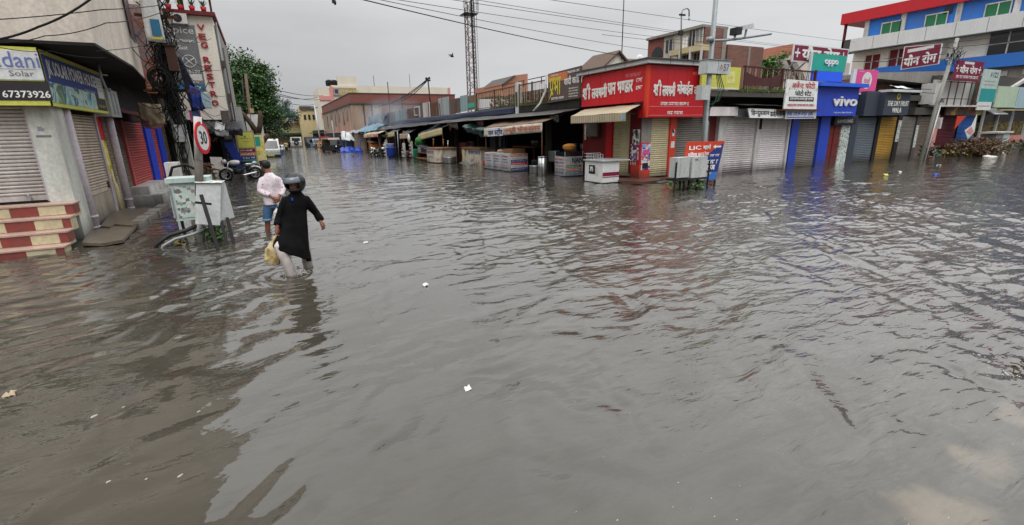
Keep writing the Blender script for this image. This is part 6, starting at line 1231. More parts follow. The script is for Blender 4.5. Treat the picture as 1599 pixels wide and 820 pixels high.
b = MB(); b.box(31.1, 34.3, YB-.85, YB-.2, 3.725, 3.85, 'grey_fascia'); b.build('ledge', t)
b = MB(); b.text('THE DRY FRUIT', (31.35, YB-.604, 2.98), UX, UZ, 2.25, .28, 'white_letter', ext=.02, bold=.008); b.text('WALA', (31.95, YB-.604, 2.62), UX, UZ, 1.0, .28, 'white_letter', ext=.02, bold=.01)
b.poly([(32.45+.2*math.cos(a), YB-.606, 3.5+.17*math.sin(a)) for a in np.linspace(0, 2*math.pi, 25)[:-1]], (0, .02, 0), 'yellow'); b.poly([(32.45+.08*math.cos(a), YB-.61, 3.5+.1*math.sin(a)) for a in np.linspace(0, 2*math.pi, 13)[:-1]], (0, .002, 0), 'black_letter'); b.build('lettering', t)
t.location = (31.2, YB-.6, 2.48); t.scale = (.96, 1, .96)  # slate sign scaled across and up about the camera
b = MB(); b.wave_sheet((31.6, YB-.4, 3.9), (33, YB-.4, 3.88), (32.9, YB+.2, 4.05), (31.7, YB+.2, 4.1), 'white_board', 6, 4, .1, 5); solo(b, 'roof_sheet', 'crumpled white sheet lying on the slate sign ledge', 'sheet')

# ------------------------------------------------------------------ right end: leaning pole, last shops, blue building
t = thing('utility_pole', 'pale concrete pole with wires in front of the last brown shutters', 'utility pole', (33.05, 13.6, -.3))
b = MB(); b.tube([(32.95, 13.6, -.4), (33.6, 13.6, 3.3), (34.25, 13.6, 6.4)], [.12, .10, .09], 'pole_concrete', 8); b.tube([(33.2, 13.5, -.4), (33.7, 13.5, 3.0)], .045, 'light_metal', 6); b.build('post', t)
b = MB(); b.bar((33.5, 13.6, 5.4), (34.9, 13.6, 5.4), .08, .08, 'grey_metal'); b.bar((33.6, 13.6, 5.9), (35.0, 13.6, 5.95), .08, .08, 'grey_metal'); [b.tube([(x, 13.6, 5.4), (x, 13.6, 5.62)], .05, 'rubber', 6) for x in (33.6, 34.0, 34.7)]; b.build('cross_arm', t)
b = MB(); g6 = random.Random(6)
for k in range(14):
    c = Vector((34.3+g6.uniform(-.5, .5), 13.5, 5.5+g6.uniform(-.5, .5))); b.tube([c+Vector((g6.uniform(-.6, .6), g6.uniform(-.1, .1), g6.uniform(-.4, .4))) for _ in range(5)], .009, 'rubber', 5)
for k in range(3): b.tube([(33.55, 13.45, 3.1+.06*k), (33.4, 13.4, 3.15+.06*k), (33.75, 13.4, 3.1+.06*k)], .02, 'rubber', 5)
b.build('wire_knot', t)
b = MB(); b.box(33.7, 33.95, 13.35, 13.5, 1.7, 2.3, 'white_paint'); b.build('meter_box', t)
t = thing('last_shop_building', 'small two level shop block with maroon and blue shutters at the right end', 'building', (40, 16, 0))
part('wall', t, lambda b: (b.box(37.12, 43.6, YB+.25, 20, -.4, 4.8, 'concrete_dark'), b.box(37.2, 37.6, YB-.05, YB+.24, -.3, 2.5, 'pink_wall')))
part('plinth', t, lambda b: b.box(37.6, 43.4, YB-.1, YB+.24, -.4, .32, 'white_paint'))
part('shutter', t, lambda b: b.shutter((37.65, YB+.06, .33), UX, 2.6, 2.15, 'shutter_maroon', .09, .02))
part('shutter', t, lambda b: b.shutter((40.5, YB+.06, .2), UX, 2.4, 2.25, 'shutter_blue', .09, .02))
part('balcony', t, lambda b: (b.box(35.6, 40.8, YB-.6, YB+.24, 2.94, 3.04, 'white_paint'), b.box(36.2, 41.4, YB+.0, YB+.1, 3.05, 4.5, 'grey_panel'), b.box(35.2, 35.8, YB-.5, YB+.2, 3.1, 4.25, 'white_paint')))
part('balcony_grille', t, lambda b: ([b.bar((36.0+.9*k, YB-.5, 3.04), (36.0+.9*k, YB-.5, 4.4), .05, .05, 'rust') for k in range(6)], [b.bar((35.8, YB-.5, z), (40.7, YB-.5, z), .04, .04, 'rust') for z in (3.4, 4.35)]))
b = MB(); b.box(37.6, 42.6, YB-.3, YB-.2, 2.45, 2.92, blotch('shop_strip', ('#2a2422', '#4a3a30', '#7a3028', '#8a9a40', '#3a3430'), .9)); solo(b, 'shop_sign', 'dark picture strip sign above the maroon shutter', 'sign')
b = MB(); b.poly([(38.9, YB-.4, 2.4), (40.1, YB-.4, 2.4), (38.9, YB-.4, 1.6)], (0, .02, 0), 'orange_red'); solo(b, 'flag', 'orange triangular flag hanging before the blue shutter', 'flag')
b = MB(); b.poly([(41.0, YB-.6, 2.5), (40.6, YB-.6, 1.8), (39.8, YB-.6, 1.5), (40.5, YB-.6, .95), (41.2, YB-.6, 1.4)], (0, .02, 0), 'white_board'); b.poly([(40.5, YB-.62, 1.75), (40.0, YB-.62, 1.45), (40.7, YB-.62, 1.25), (41.0, YB-.62, 1.45)], (0, .01, 0), 'pink_wall'); solo(b, 'kite_banner', 'white kite shaped cloth banner with a pink star by the blue shutter', 'banner')
t = thing('clinic_sign', 'small maroon clinic sign on the balcony of the last shops', 'sign', (40, YB-.7, 4.5))
b = MB(); b.quad4((38.3, YB-.7, 4.56), (41.8, YB-.7, 4.5), (42.1, YB-.7, 5.72), (38.4, YB-.7, 5.68), .06, 'maroon_sign'); b.build('panel', t)
b = MB(); b.text('यौन रोग', (38.9, YB-.71, 4.95), UX, UZ, 2.4, .5, 'white_letter', bold=.04); b.scribble((38.6, YB-.71, 4.65), UX, UZ, 3, .18, 'white_letter', 4, True); b.board((39.4, YB-.706, 5.5), UX, UZ, 1.3, .14, .002, 'white_board')
for x in (38.6, 41.6): b.board((x-.2, YB-.71, 5.18), UX, UZ, .4, .08, .002, 'white_letter'); b.board((x-.04, YB-.711, 5.02), UX, UZ, .08, .4, .002, 'white_letter')
b.build('lettering', t)
t.location = (38.12, YB-.7, 4.385); t.scale = (.953, 1, .953)  # small clinic sign scaled in x and z about the camera
t = thing('garment_shop', 'wide garment shop front with dark showcases at the right edge', 'shop', (50, 16, 0))
part('wall', t, lambda b: b.box(43.7, 62, YB+.3, 20, -.4, 5, 'concrete_dark'))
part('showcase', t, lambda b: (b.box(43.8, 62, YB+.1, YB+.28, 1.0, 2.0, 'garments'), b.box(43.8, 62, YB+.1, YB+.28, 2.0, 2.8, 'window_dark')))
part('base_panel', t, lambda b: (b.box(43.8, 62, YB+.05, YB+.28, .35, 1.0, 'pink_wall'), b.box(43.6, 62, YB-.3, YB+.28, -.4, .35, 'stone_grey')))
for x in (43.7, 46.0, 48.4, 51, 54): part('mullion', t, lambda b: b.box(x, x+.14, YB-.02, YB+.1, .35, 2.8, 'light_metal'))
part('fascia', t, lambda b: (b.box(44.6, 62, YB-.5, YB-.3, 2.72, 2.82, 'cream_cloth'), b.quad4((44.0, YB-.5, 2.5), (46, YB-.5, 2.5), (46, YB+.2, 2.9), (44, YB+.2, 2.9), .05, 'grey_panel')))
for k, (x0, x1, z0, z1, m_, lab_) in enumerate(((40.8, 43.1, 3.25, 5.2, 'mint', 'tall mint signboard at the left end of the garment shop'), (43.3, 46.5, 2.92, 4.25, 'pale_green', 'pale green blank signboard over the garment shop'), (46.6, 48.8, 2.88, 4.25, 'pale_blue', 'pale blue blank signboard over the garment shop'), (48.9, 52.5, 2.88, 4.3, 'sky_blue_paint', 'bright blue signboard at the right edge'))):
    mat('pale_green', '#b8ccb4', .5, .2)
    b = MB(); b.board((x0, YB-.55, z0), UX, UZ, x1-x0, z1-z0, .08, m_)
    if k == 0: b.board((x0+.05, YB-.555, z0+.0), UX, UZ, 2.2, .8, .004, 'sign_teal2') if mat('sign_teal2', '#2c9494', .5, .1) else 0; b.board((x0+.05, YB-.555, z0-.5), UX, UZ, 2.0, .5, .06, 'white_board'); b.text('1122', (x0+1.0, YB-.56, z1-.45), UX, UZ, 1.0, .3, 'black_letter', bold=0); [b.scribble((x0+.2, YB-.56, z1-.75-.2*j), UX, UZ, 1.7, .08, 'grey_letter', j) for j in range(2)]; b.scribble((x0+.2, YB-.558, z0-.3), UX, UZ, 1.6, .1, 'grey_letter', 9)
    if k == 3: b.scribble((x0+.3, YB-.56, 3.4), UX, UZ, 2.6, .3, 'white_letter', 3)
    solo(b, 'shop_sign', lab_, 'sign')
b = MB(); b.poly([(47.4, YB+.1, 4.3), (49.6, YB+.1, 5.0), (51.8, YB+.1, 4.3), (51.4, YB+.1, 4.25), (49.6, YB+.1, 4.75), (47.8, YB+.1, 4.25)], (0, .2, 0), 'white_paint'); solo(b, 'gable_frame', 'white gable shaped frame over the blue signboard', 'frame')
weed((34.6, 13.9, 0), 90, 1.0, .5, 'leaf_dark', 'weed_plant', 'leafy dark plant growing left of the leaning concrete pole', lw=.14)
weed((39.6, 13.6, 0), 2600, 1.2, 1.55, 'dry_leaf', 'dry_bush', 'wide heap of brown dry branches in the flood before the blue shutter', 'bush', lw=.075)
weed((38.6, 14.2, 0), 90, .45, .8, 'straw', 'weed_plant', 'low yellow green weeds below the maroon shutter', lw=.12)
weed((49.5, 14.0, 0), 350, .8, 2.4, 'leaf_dark', 'shrub', 'low dark green shrubs with reddish tops at the right edge', 'shrub', lw=.15)
t = thing('waste_bin', 'mint and grey metal waste bin on legs beside the brown bush', 'bin', (41.8, 13.5, 0))
b = MB(); b.box(40.9, 41.8, 13.2, 13.9, .3, 1.25, 'stone_grey'); b.box(41.82, 42.7, 13.15, 13.9, .1, 1.3, 'mint'); b.build('body', t)
b = MB(); b.box(40.6, 42.9, 13.05, 14.0, 1.3, 1.4, 'white_paint'); b.build('lid', t)
for x in (41.0, 42.6): b = MB(); b.bar((x, 13.3, -.35), (x, 13.3, .3), .06, .06, 'grey_metal'); b.build('leg', t)
b = MB(); [b.ball((40.5+dx, 12.9+dy, dz), r_, 'dirty_cloth' if dx < 0 else 'plastic_bag', 10, 8) for dx, dy, dz, r_ in ((0, 0, .12, (.35, .3, .3)), (-.3, .05, .42, (.22, .2, .26)), (.45, -.1, .03, (.4, .25, .15)), (.15, .1, .36, (.2, .2, .18)))]; solo(b, 'rubbish_bags', 'pile of white rubbish bags below the mint waste bin', 'bags')
b = MB(); b.ball((38.0, 12.3, .0), (.5, .25, .10), 'plastic_bag', 12, 8); b.ball((37.75, 12.35, .03), (.3, .2, .11), 'plastic_bag', 12, 8); b.ball((38.45, 12.3, .0), (.3, .16, .07), 'plastic_bag', 12, 8); solo(b, 'floating_sack', 'white sack floating left of the brown bush', 'sack')
# blue building
t = thing('blue_building', 'three storey blue building with green windows and a red roof parapet', 'building', (58, 24, 0))
part('wall', t, lambda b: (b.box(55, 75, -6, 31.0, -.4, 6.3, 'stone_grey'), b.box(55.05, 75, -6, 30.2, 6.3, 9.1, 'cream_veg'), b.box(55.02, 75, -6, 29.2, 9.15, 11.9, 'sky_blue_paint')))
part('roof_parapet', t, lambda b: b.box(54.6, 75, -6, 31.7, 11.9, 12.9, 'red_paint'))
part('balcony_band', t, lambda b: (b.box(54.0, 55.0, -6, 30.1, 9.1, 10.25, 'white_board'), b.box(53.95, 55.0, -6, 30.2, 9.05, 9.1, 'grey_metal'), [b.box(53.99, 54.0, 28-2.1*k, 28.04-2.1*k, 9.15, 10.2, 'grey_metal') for k in range(14)]))
part('blue_band', t, lambda b: b.box(54.5, 55.0, -6, 27.7, 6.3, 7.3, 'sky_blue_paint'))
for y in (29.1, 26.0, 21.9, 18.2, 14.6): part('pilaster', t, lambda b: b.box(54.9, 55.02, y, y+.4, 9.15, 11.9, 'white_paint'))
for y in (27.9, 24.4, 20.3, 16.4):
    w = part('window', t, lambda b: b.box(54.94, 55.02, y-1.5, y, 10.1, 11.3, 'window_green'))
    part('frame', w, lambda b: (b.box(54.9, 54.935, y-1.58, y+.08, 11.3, 11.4, 'white_paint'), b.box(54.9, 54.935, y-.8, y-.72, 10.1, 11.3, 'white_paint'), b.box(54.9, 54.935, y, y+.08, 10.1, 11.3, 'white_paint'), b.box(54.9, 54.935, y-1.58, y-1.5, 10.1, 11.3, 'white_paint')))
part('vent', t, lambda b: b.box(54.94, 55.02, 22.6, 23.2, 11.2, 11.7, 'window_dark'))
part('open_terrace', t, lambda b: (b.box(55, 56, 29.6, 31.5, 9.1, 10.4, 'concrete_dark'), b.box(55, 55.2, 31.3, 31.5, 9.1, 11.9, 'dark_red')))
for y, w_, z0, z1, m_ in ((19.6, 2.4, 7.3, 9.0, 'window_dark'), (17.0, 1.2, 7.3, 9.0, 'window_dark'), (28.9, 1.2, 7.3, 8.6, 'dark_red'), (26.8, 1.4, 7.2, 8.8, 'dark_red'), (24.0, 1.6, 7.4, 8.7, 'cream_wall')):
    w = part('window', t, lambda b: b.box(54.96, 55.06, y-w_, y, z0, z1, m_))
    part('frame', w, lambda b: (b.box(54.9, 54.955, y-w_/2-.05, y-w_/2+.05, z0, z1, 'white_paint'), b.box(54.9, 54.955, y-w_, y, (z0+z1)/2-.03, (z0+z1)/2+.03, 'white_paint'), b.box(54.9, 54.955, y, y+.12, z0, z1, 'white_paint')))
part('green_panel', t, lambda b: b.box(54.9, 55.0, 13, 15.8, 7.3, 9.0, 'window_green'))
for y, w_, m_ in ((16.9, 1.5, 'window_dark'), (20.0, 1.8, 'window_dark')): part('window', t, lambda b: (b.box(54.95, 55.0, y-w_, y, 3.9, 5.6, m_), b.box(54.9, 54.95, y-w_-.2, y+.2, 5.6, 6.0, 'white_paint')))
t = thing('clinic_sign', 'large maroon clinic sign across the front of the blue building', 'sign', (53, 25, 6.6))
b = MB(); P_ = [on_x(1406, 109, 52.5), on_x(1466, 100, 52.5), on_x(1472, 67.5, 52.5), on_x(1412, 73, 52.5)]
b.quad4(*P_, .08, 'white_board'); n_ = (P_[1]-P_[0]).cross(P_[3]-P_[0]).normalized(); c_ = sum(P_, Vector())/4; b.quad4(*[c_+(p-c_)*.94+n_*.01 for p in P_], .01, 'maroon_sign'); b.build('panel', t)
b = MB(); u_ = (P_[1]-P_[0]).normalized(); v_ = (P_[3]-P_[0]).normalized(); W_ = (P_[1]-P_[0]).length; H_ = (P_[3]-P_[0]).length
b.text('यौन रोग', P_[0]+u_*W_*.06+v_*H_*.10+n_*.02, u_, v_, W_*.86, H_*.5, 'white_letter', bold=.04); b.board(P_[0]+u_*W_*.12+v_*H_*.70+n_*.02, u_, v_, W_*.68, H_*.14, .004, 'white_board'); b.build('lettering', t)
# ------------------------------------------------------------------ people
def hand(b, w, d, n, s=1., m='skin', curl=.6):
    """palm from wrist w along d, palm facing n, five bent fingers"""
    d = Vector(d).normalized(); n = Vector(n); n = (n-d*n.dot(d)).normalized(); a = d.cross(n)
    w = Vector(w)
    b.tube([w-d*.02*s, w+d*.03*s, w+d*.085*s], [.024*s, .034*s, .032*s], m, 8)
    for k in (-1, 1): b.tube([w+d*.02*s+a*.014*k*s, w+d*.085*s+a*.026*k*s], [.02*s, .018*s], m, 8)
    for k, ln in enumerate((.062, .074, .07, .055)):
        o = w+d*.082*s+a*(-.032+.0213*k)*s; p1 = o+d*ln*.45*s+n*.01*curl*s; p2 = p1+(d*(1-curl)+n*curl).normalized()*ln*.35*s; p3 = p2+(d*(.6-curl)+n*(.6+curl)).normalized()*ln*.3*s
        b.tube([o, p1, p2, p3], [.0105*s, .0098*s, .009*s, .0075*s], m, 7)
    o = w+d*.025*s-a*.03*s; b.tube([o, o-a*.025*s+d*.02*s+n*.012*s, o-a*.02*s+d*.05*s+n*.03*s], [.014*s, .0115*s, .009*s], m, 7)
def head(b, c, f, s=1., m='skin'):
    """skull, jaw, nose, ears; f = facing"""
    c = Vector(c); f = Vector(f).normalized(); r = f.cross(UZ).normalized(); u = r.cross(f)
    b.ball(c+u*.02*s, (.082*s, .09*s, .1*s), m, 16, 12); b.ball(c+f*.03*s-u*.05*s, (.062*s, .065*s, .07*s), m, 14, 10)
    b.tube([c+f*.085*s+u*.012*s, c+f*.112*s-u*.022*s], [.010*s, .017*s], m, 8); b.ball(c+f*.085*s-u*.058*s, (.026*s, .026*s, .012*s), m, 8, 6); b.ball(c+f*.08*s-u*.095*s, .022*s, m, 8, 6)
    for k in (-1, 1): b.ball(c+r*.086*s*k-u*.01*s, (.014*s, .022*s, .03*s), m, 8, 6); b.ball(c+f*.078*s+r*.034*s*k+u*.028*s, (.022*s, .014*s, .009*s), m, 8, 6)
def eyes(b, c, f, s=1.):
    c = Vector(c); f = Vector(f).normalized(); r = f.cross(UZ).normalized(); u = r.cross(f)
    for k in (-1, 1): b.ball(c+f*.084*s+r*.033*s*k+u*.014*s, .0115*s, 'white_letter', 8, 6); b.ball(c+f*.092*s+r*.033*s*k+u*.014*s, .006*s, 'hair', 8, 6)

# the rider in the black kurta
t = thing('person', 'person in a black crash helmet and long black kurta wading toward the camera', 'person', (.25, 7.88, 0))
fd = Vector((-.62, -.78, -.10)).normalized(); hc = Vector((.345, 7.84, 1.365))
b = MB()
head(b, hc, fd, 1.02)
b.tube([(.33, 7.87, 1.12), (.34, 7.855, 1.28)], [.06, .055], 'skin', 10)
b.tube([(.27, 7.88, .8), (.29, 7.88, .95), (.325, 7.88, 1.1), (.33, 7.88, 1.16)], [.10, .09, .085, .06], 'skin', 12)
b.tube([(.33, 7.88, 1.12), (.17, 7.87, 1.12), (.075, 7.88, .87), (.02, 7.82, .725)], [.07, .052, .038, .026], 'skin', 10)
b.tube([(.33, 7.88, 1.12), (.48, 7.88, 1.10), (.60, 7.93, .88), (.64, 7.85, .745)], [.07, .052, .038, .026], 'skin', 10)
b.tube([(.2, 7.88, .82), (.02, 7.74, .45), (.10, 7.70, .08), (.115, 7.66, -.12)], [.085, .055, .042, .035], 'skin', 10); b.tube([(.115, 7.7, -.12), (.09, 7.52, -.15)], [.04, .03], 'skin', 8)
b.tube([(.33, 7.88, .82), (.36, 7.93, .44), (.37, 8.08, .04), (.37, 8.1, -.12)], [.085, .055, .042, .035], 'skin', 10); b.tube([(.37, 8.08, -.12), (.35, 7.9, -.15)], [.04, .03], 'skin', 8)
hand(b, (.018, 7.815, .72), (-.15, -.1, -1), (.9, -.3, 0), 1., curl=.85); hand(b, (.645, 7.84, .735), (.25, -.5, -.8), (-.7, -.6, 0), 1., curl=.8)
remesh(b, 'body', t, .0062, 3)
b = MB(); eyes(b, hc, fd, 1.02); b.build('eyes', t)
b = MB(); b.rings([((.165, 7.83, .315), .255, .21), ((.18, 7.83, .45), .245, .205), ((.22, 7.855, .62), .215, .17), ((.265, 7.88, .78), .185, .145), ((.285, 7.88, .92), .172, .13), ((.31, 7.88, 1.04), .185, .128), ((.325, 7.88, 1.12), .175, .112), ((.335, 7.875, 1.185), .115, .09), ((.342, 7.865, 1.24), .075, .072)], 'kurta', 28)
b.v = [(x, y, z+min(1, max(0, .66-z)/.3)*(.165-x)*.55) for x, y, z in b.v]
b.tube([(.31, 7.88, 1.11), (.18, 7.87, 1.10), (.12, 7.88, .98), (.07, 7.88, .86), (.03, 7.83, .76)], [.08, .078, .07, .064, .058], 'kurta', 14)
b.tube([(.34, 7.88, 1.11), (.47, 7.88, 1.09), (.53, 7.90, .99), (.60, 7.93, .88), (.64, 7.855, .765)], [.08, .078, .068, .062, .056], 'kurta', 14)
b.hexa([(.36, 7.9, .14), (.42, 7.9, .13), (.42, 7.93, .13), (.36, 7.93, .14), (.34, 7.9, .8), (.43, 7.88, .8), (.43, 7.92, .8), (.34, 7.93, .8)], 'kurta')
remesh(b, 'kurta', t, .010, 5, .022, 10., 3)
b = MB(); b.box(.262, .29, 7.742, 7.752, 1.12, 1.165, 'plastic_blue'); b.build('collar_badge', t)
b = MB(); b.tube([(.2, 7.88, .7), (.02, 7.75, .44), (.09, 7.69, .12), (.11, 7.67, -.1)], [.11, .09, .075, .07], 'trousers', 14); b.tube([(.33, 7.88, .7), (.365, 7.93, .44), (.375, 8.06, .1), (.375, 8.1, -.1)], [.11, .09, .075, .07], 'trousers', 14); b.ball((.27, 7.88, .72), (.15, .12, .12), 'trousers')
remesh(b, 'trousers', t, .010, 4, .012, 14., 9)
# helmet shell with a face opening, chin bar and raised tinted visor
def shell(az, e0, e1, r0, r1, m, keep):
    b = MB(); n, k = 40, 26; r_ = fd.cross(UZ).normalized(); u_ = r_.cross(fd); idx = {}; vs = []; fs = []
    for L_, rad in enumerate((r1, r0)):
        for i in range(k+1):
            e = -math.pi*.42+i*(math.pi*.92)/k
            for j in range(n):
                a = 2*math.pi*j/n; p = fd*math.cos(a)*math.cos(e)*rad*1.12+r_*math.sin(a)*math.cos(e)*rad*.98+u_*math.sin(e)*rad*1.06; idx[L_, i, j] = len(vs); vs.append(hc+p+u_*.005)
    def ok(i, j):
        a = abs((j+.5)/n*360-(360 if (j+.5)/n > .5 else 0)); e = math.degrees(-math.pi*.42+(i+.5)*(math.pi*.92)/k); return keep(a, e)
    for i in range(k):
        for j in range(n):
            if not ok(i, j): continue
            J = (j+1) % n
            fs.append((idx[0, i, j], idx[0, i, J], idx[0, i+1, J], idx[0, i+1, j])); fs.append((idx[1, i, j], idx[1, i+1, j], idx[1, i+1, J], idx[1, i, J]))
            for di, dj, e_ in ((-1, 0, ((i, j), (i, J))), (1, 0, ((i+1, J), (i+1, j))), (0, -1, ((i+1, j), (i, j))), (0, 1, ((i, J), (i+1, J)))):
                I, J2 = i+di, (j+dj) % n
                if I < 0 or I >= k or not ok(I, J2): (p, q) = e_; fs.append((idx[0, p[0], p[1]], idx[1, p[0], p[1]], idx[1, q[0], q[1]], idx[0, q[0], q[1]]))
    return b.add(vs, fs, m, True)
hm = shell(0, 0, 0, .128, .150, 'helmet', lambda a, e: not (a < 66 and -34 < e < 36)).build('helmet', t)
shell(0, 0, 0, .1515, .1555, 'visor', lambda a, e: a < 72 and 9 < e < 42).build('visor', hm)
b = MB(); r_ = fd.cross(UZ).normalized(); [b.tube([hc+r_*.138*k+UZ*.03, hc+r_*.16*k+UZ*.03], .022, 'black_metal', 12) for k in (-1, 1)]; b.build('hinge', hm)
b = MB(); b.rings([((-.10, 7.82, .16), .085, .05), ((-.11, 7.82, .26), .12, .075), ((-.09, 7.82, .42), .10, .065), ((-.03, 7.815, .56), .045, .03), ((.0, 7.812, .63), .018, .015)], blotch('cloth_bag', ('#a8987a', '#c4b898', '#b09858', '#85745a', '#cdc2aa'), 7.), 16); b.tube([(.0, 7.8, .6), (-.012, 7.8, .68), (.02, 7.8, .685), (.015, 7.8, .6)], .008, 'dirty_cloth', 6)
remesh(b, 'carrier_bag', None, .009, 4, .014, 18., 2); o = bpy.data.objects['carrier_bag']; tag(o, 'bulging cream and yellow cloth bag held by the helmeted person', 'bag')
# splash at the wading leg
b = MB(); g7 = random.Random(12)
for k in range(220):
    a = g7.uniform(0, 6.28); r0 = abs(g7.gauss(0, .14)); c = (.24+r0*math.cos(a)*1.4, 7.66+r0*math.sin(a), g7.uniform(-.01, .08)*math.exp(-r0*4)); b.ball(c, g7.uniform(.002, .006), mat('foam', '#c9c6c0', .25, .05, bump=.0), 6, 4)
o = b.build('water_splash'); tag(o, 'small white splash of water round the leading foot of the helmeted person', 'splash', kind='stuff')

# the man in the pink floral shirt, seen from behind
t = thing('person', 'man in pale pink floral shirt and denim shorts, hands clasped behind his back', 'person', (.02, 11.7, 0))
fB = Vector((-.55, .8, -.38)).normalized(); hB = Vector((-.015, 11.79, 1.43))
b = MB(); head(b, hB, fB, 1.05)
b.tube([(.035, 11.71, 1.2), (.01, 11.76, 1.36)], [.068, .06], 'skin', 10); b.tube([(.02, 11.7, .6), (.03, 11.7, .85), (.04, 11.7, 1.1), (.04, 11.7, 1.22)], [.10, .09, .085, .06], 'skin', 12)
b.tube([(.04, 11.7, 1.2), (-.12, 11.7, 1.14), (-.19, 11.64, .93), (.03, 11.53, .765)], [.07, .052, .04, .027], 'skin', 10); b.tube([(.04, 11.7, 1.2), (.2, 11.7, 1.13), (.265, 11.64, .93), (.15, 11.52, .745)], [.07, .052, .04, .027], 'skin', 10)
b.tube([(-.07, 11.7, .6), (-.14, 11.7, .28), (-.17, 11.72, 0), (-.18, 11.74, -.28)], [.1, .062, .055, .04], 'skin', 10); b.tube([(.1, 11.7, .6), (.08, 11.72, .28), (.08, 11.76, 0), (.08, 11.78, -.28)], [.1, .062, .055, .04], 'skin', 10)
hand(b, (.04, 11.525, .76), (.9, -.15, -.35), (0, .6, -.3), 1.05, curl=.5); hand(b, (.145, 11.515, .74), (-.55, -.1, -.75), (-.5, .4, .3), 1.05, curl=.75)
remesh(b, 'body', t, .0068, 3)
b = MB(); eyes(b, hB, fB, 1.05); b.build('eyes', t)
b = MB(); g_ = random.Random(2)
bk = -fB; b.ball(hB+bk*.014+UZ*.034, (.1, .104, .098), 'hair', 18, 12); b.ball(hB+bk*.045-UZ*.005, (.082, .08, .078), 'hair', 14, 10)
for k in range(260):
    d = Vector((g_.gauss(0, 1), g_.gauss(0, 1), abs(g_.gauss(0, 1))*.9-.2)).normalized()
    if d.dot(fB) > .45: continue
    p = hB+bk*.014+UZ*.034+Vector((d.x*.098, d.y*.102, d.z*.096)); q = p+d*.012+Vector((g_.uniform(-.01, .01), g_.uniform(-.01, .01), -.012)); s_ = d.cross(UZ).normalized()*.006; b.add([p-s_, p+s_, q], [(0, 1, 2)], 'hair')
b.build('hair', t)
b = MB(); b.rings([((.02, 11.69, .60), .195, .145), ((.02, 11.69, .75), .19, .14), ((.03, 11.7, .92), .19, .135), ((.04, 11.7, 1.06), .195, .135), ((.04, 11.7, 1.15), .175, .12), ((.035, 11.71, 1.225), .115, .095), ((.028, 11.735, 1.285), .078, .078)], 'pink_floral', 28)
b.tube([(.0, 11.7, 1.17), (-.125, 11.7, 1.125), (-.17, 11.67, 1.02), (-.20, 11.63, .92), (-.10, 11.57, .85), (-.03, 11.55, .81)], [.075, .074, .064, .058, .054, .05], 'pink_floral', 14); b.tube([(.08, 11.7, 1.17), (.205, 11.7, 1.115), (.245, 11.67, 1.02), (.27, 11.63, .92), (.22, 11.57, .83), (.19, 11.55, .80)], [.075, .074, .064, .058, .054, .05], 'pink_floral', 14)
remesh(b, 'shirt', t, .010, 5, .024, 9., 6)
b = MB(); b.rings([((.02, 11.7, .74), .16, .12), ((.02, 11.7, .60), .175, .13), ((.02, 11.7, .52), .17, .125)], 'denim', 20); b.tube([(-.065, 11.7, .58), (-.12, 11.7, .40), (-.145, 11.7, .25)], [.108, .098, .094], 'denim', 14); b.tube([(.1, 11.7, .58), (.09, 11.72, .40), (.085, 11.73, .25)], [.108, .098, .094], 'denim', 14); remesh(b, 'shorts', t, .010, 3, .009, 14., 4)
for c in ((-.143, 11.7, .25), (.085, 11.73, .25)): b = MB(); b.rings([((c[0], c[1], c[2]-.01), .1, .1), ((c[0]+.004, c[1], c[2]+.045), .104, .104)], mat('denim_light', '#6d8aa8', .85, .2, scale=6), 18); b.build('cuff', t)
b = MB(); b.rings([((.075, 11.48, .25), .07, .045), ((.075, 11.48, .33), .095, .06), ((.08, 11.48, .44), .085, .055), ((.085, 11.49, .52), .04, .03)], 'plastic_bag', 14); b.tube([(.06, 11.49, .5), (.09, 11.5, .66), (.12, 11.5, .68), (.11, 11.49, .5)], .008, 'plastic_bag', 6)
o = remesh(b, 'plastic_bag', None, .008, 3, .016, 22., 4); tag(o, 'white plastic bag hanging from the hands of the man in pink', 'bag')
b = MB(); b.rings([((.165, 11.5, .34), .035, .03), ((.17, 11.5, .5), .045, .035), ((.16, 11.5, .62), .02, .02)], 'teal', 12); o = remesh(b, 'cloth_pouch', None, .008, 3, .01, 20., 5); tag(o, 'small teal pouch beside the white plastic bag', 'pouch')

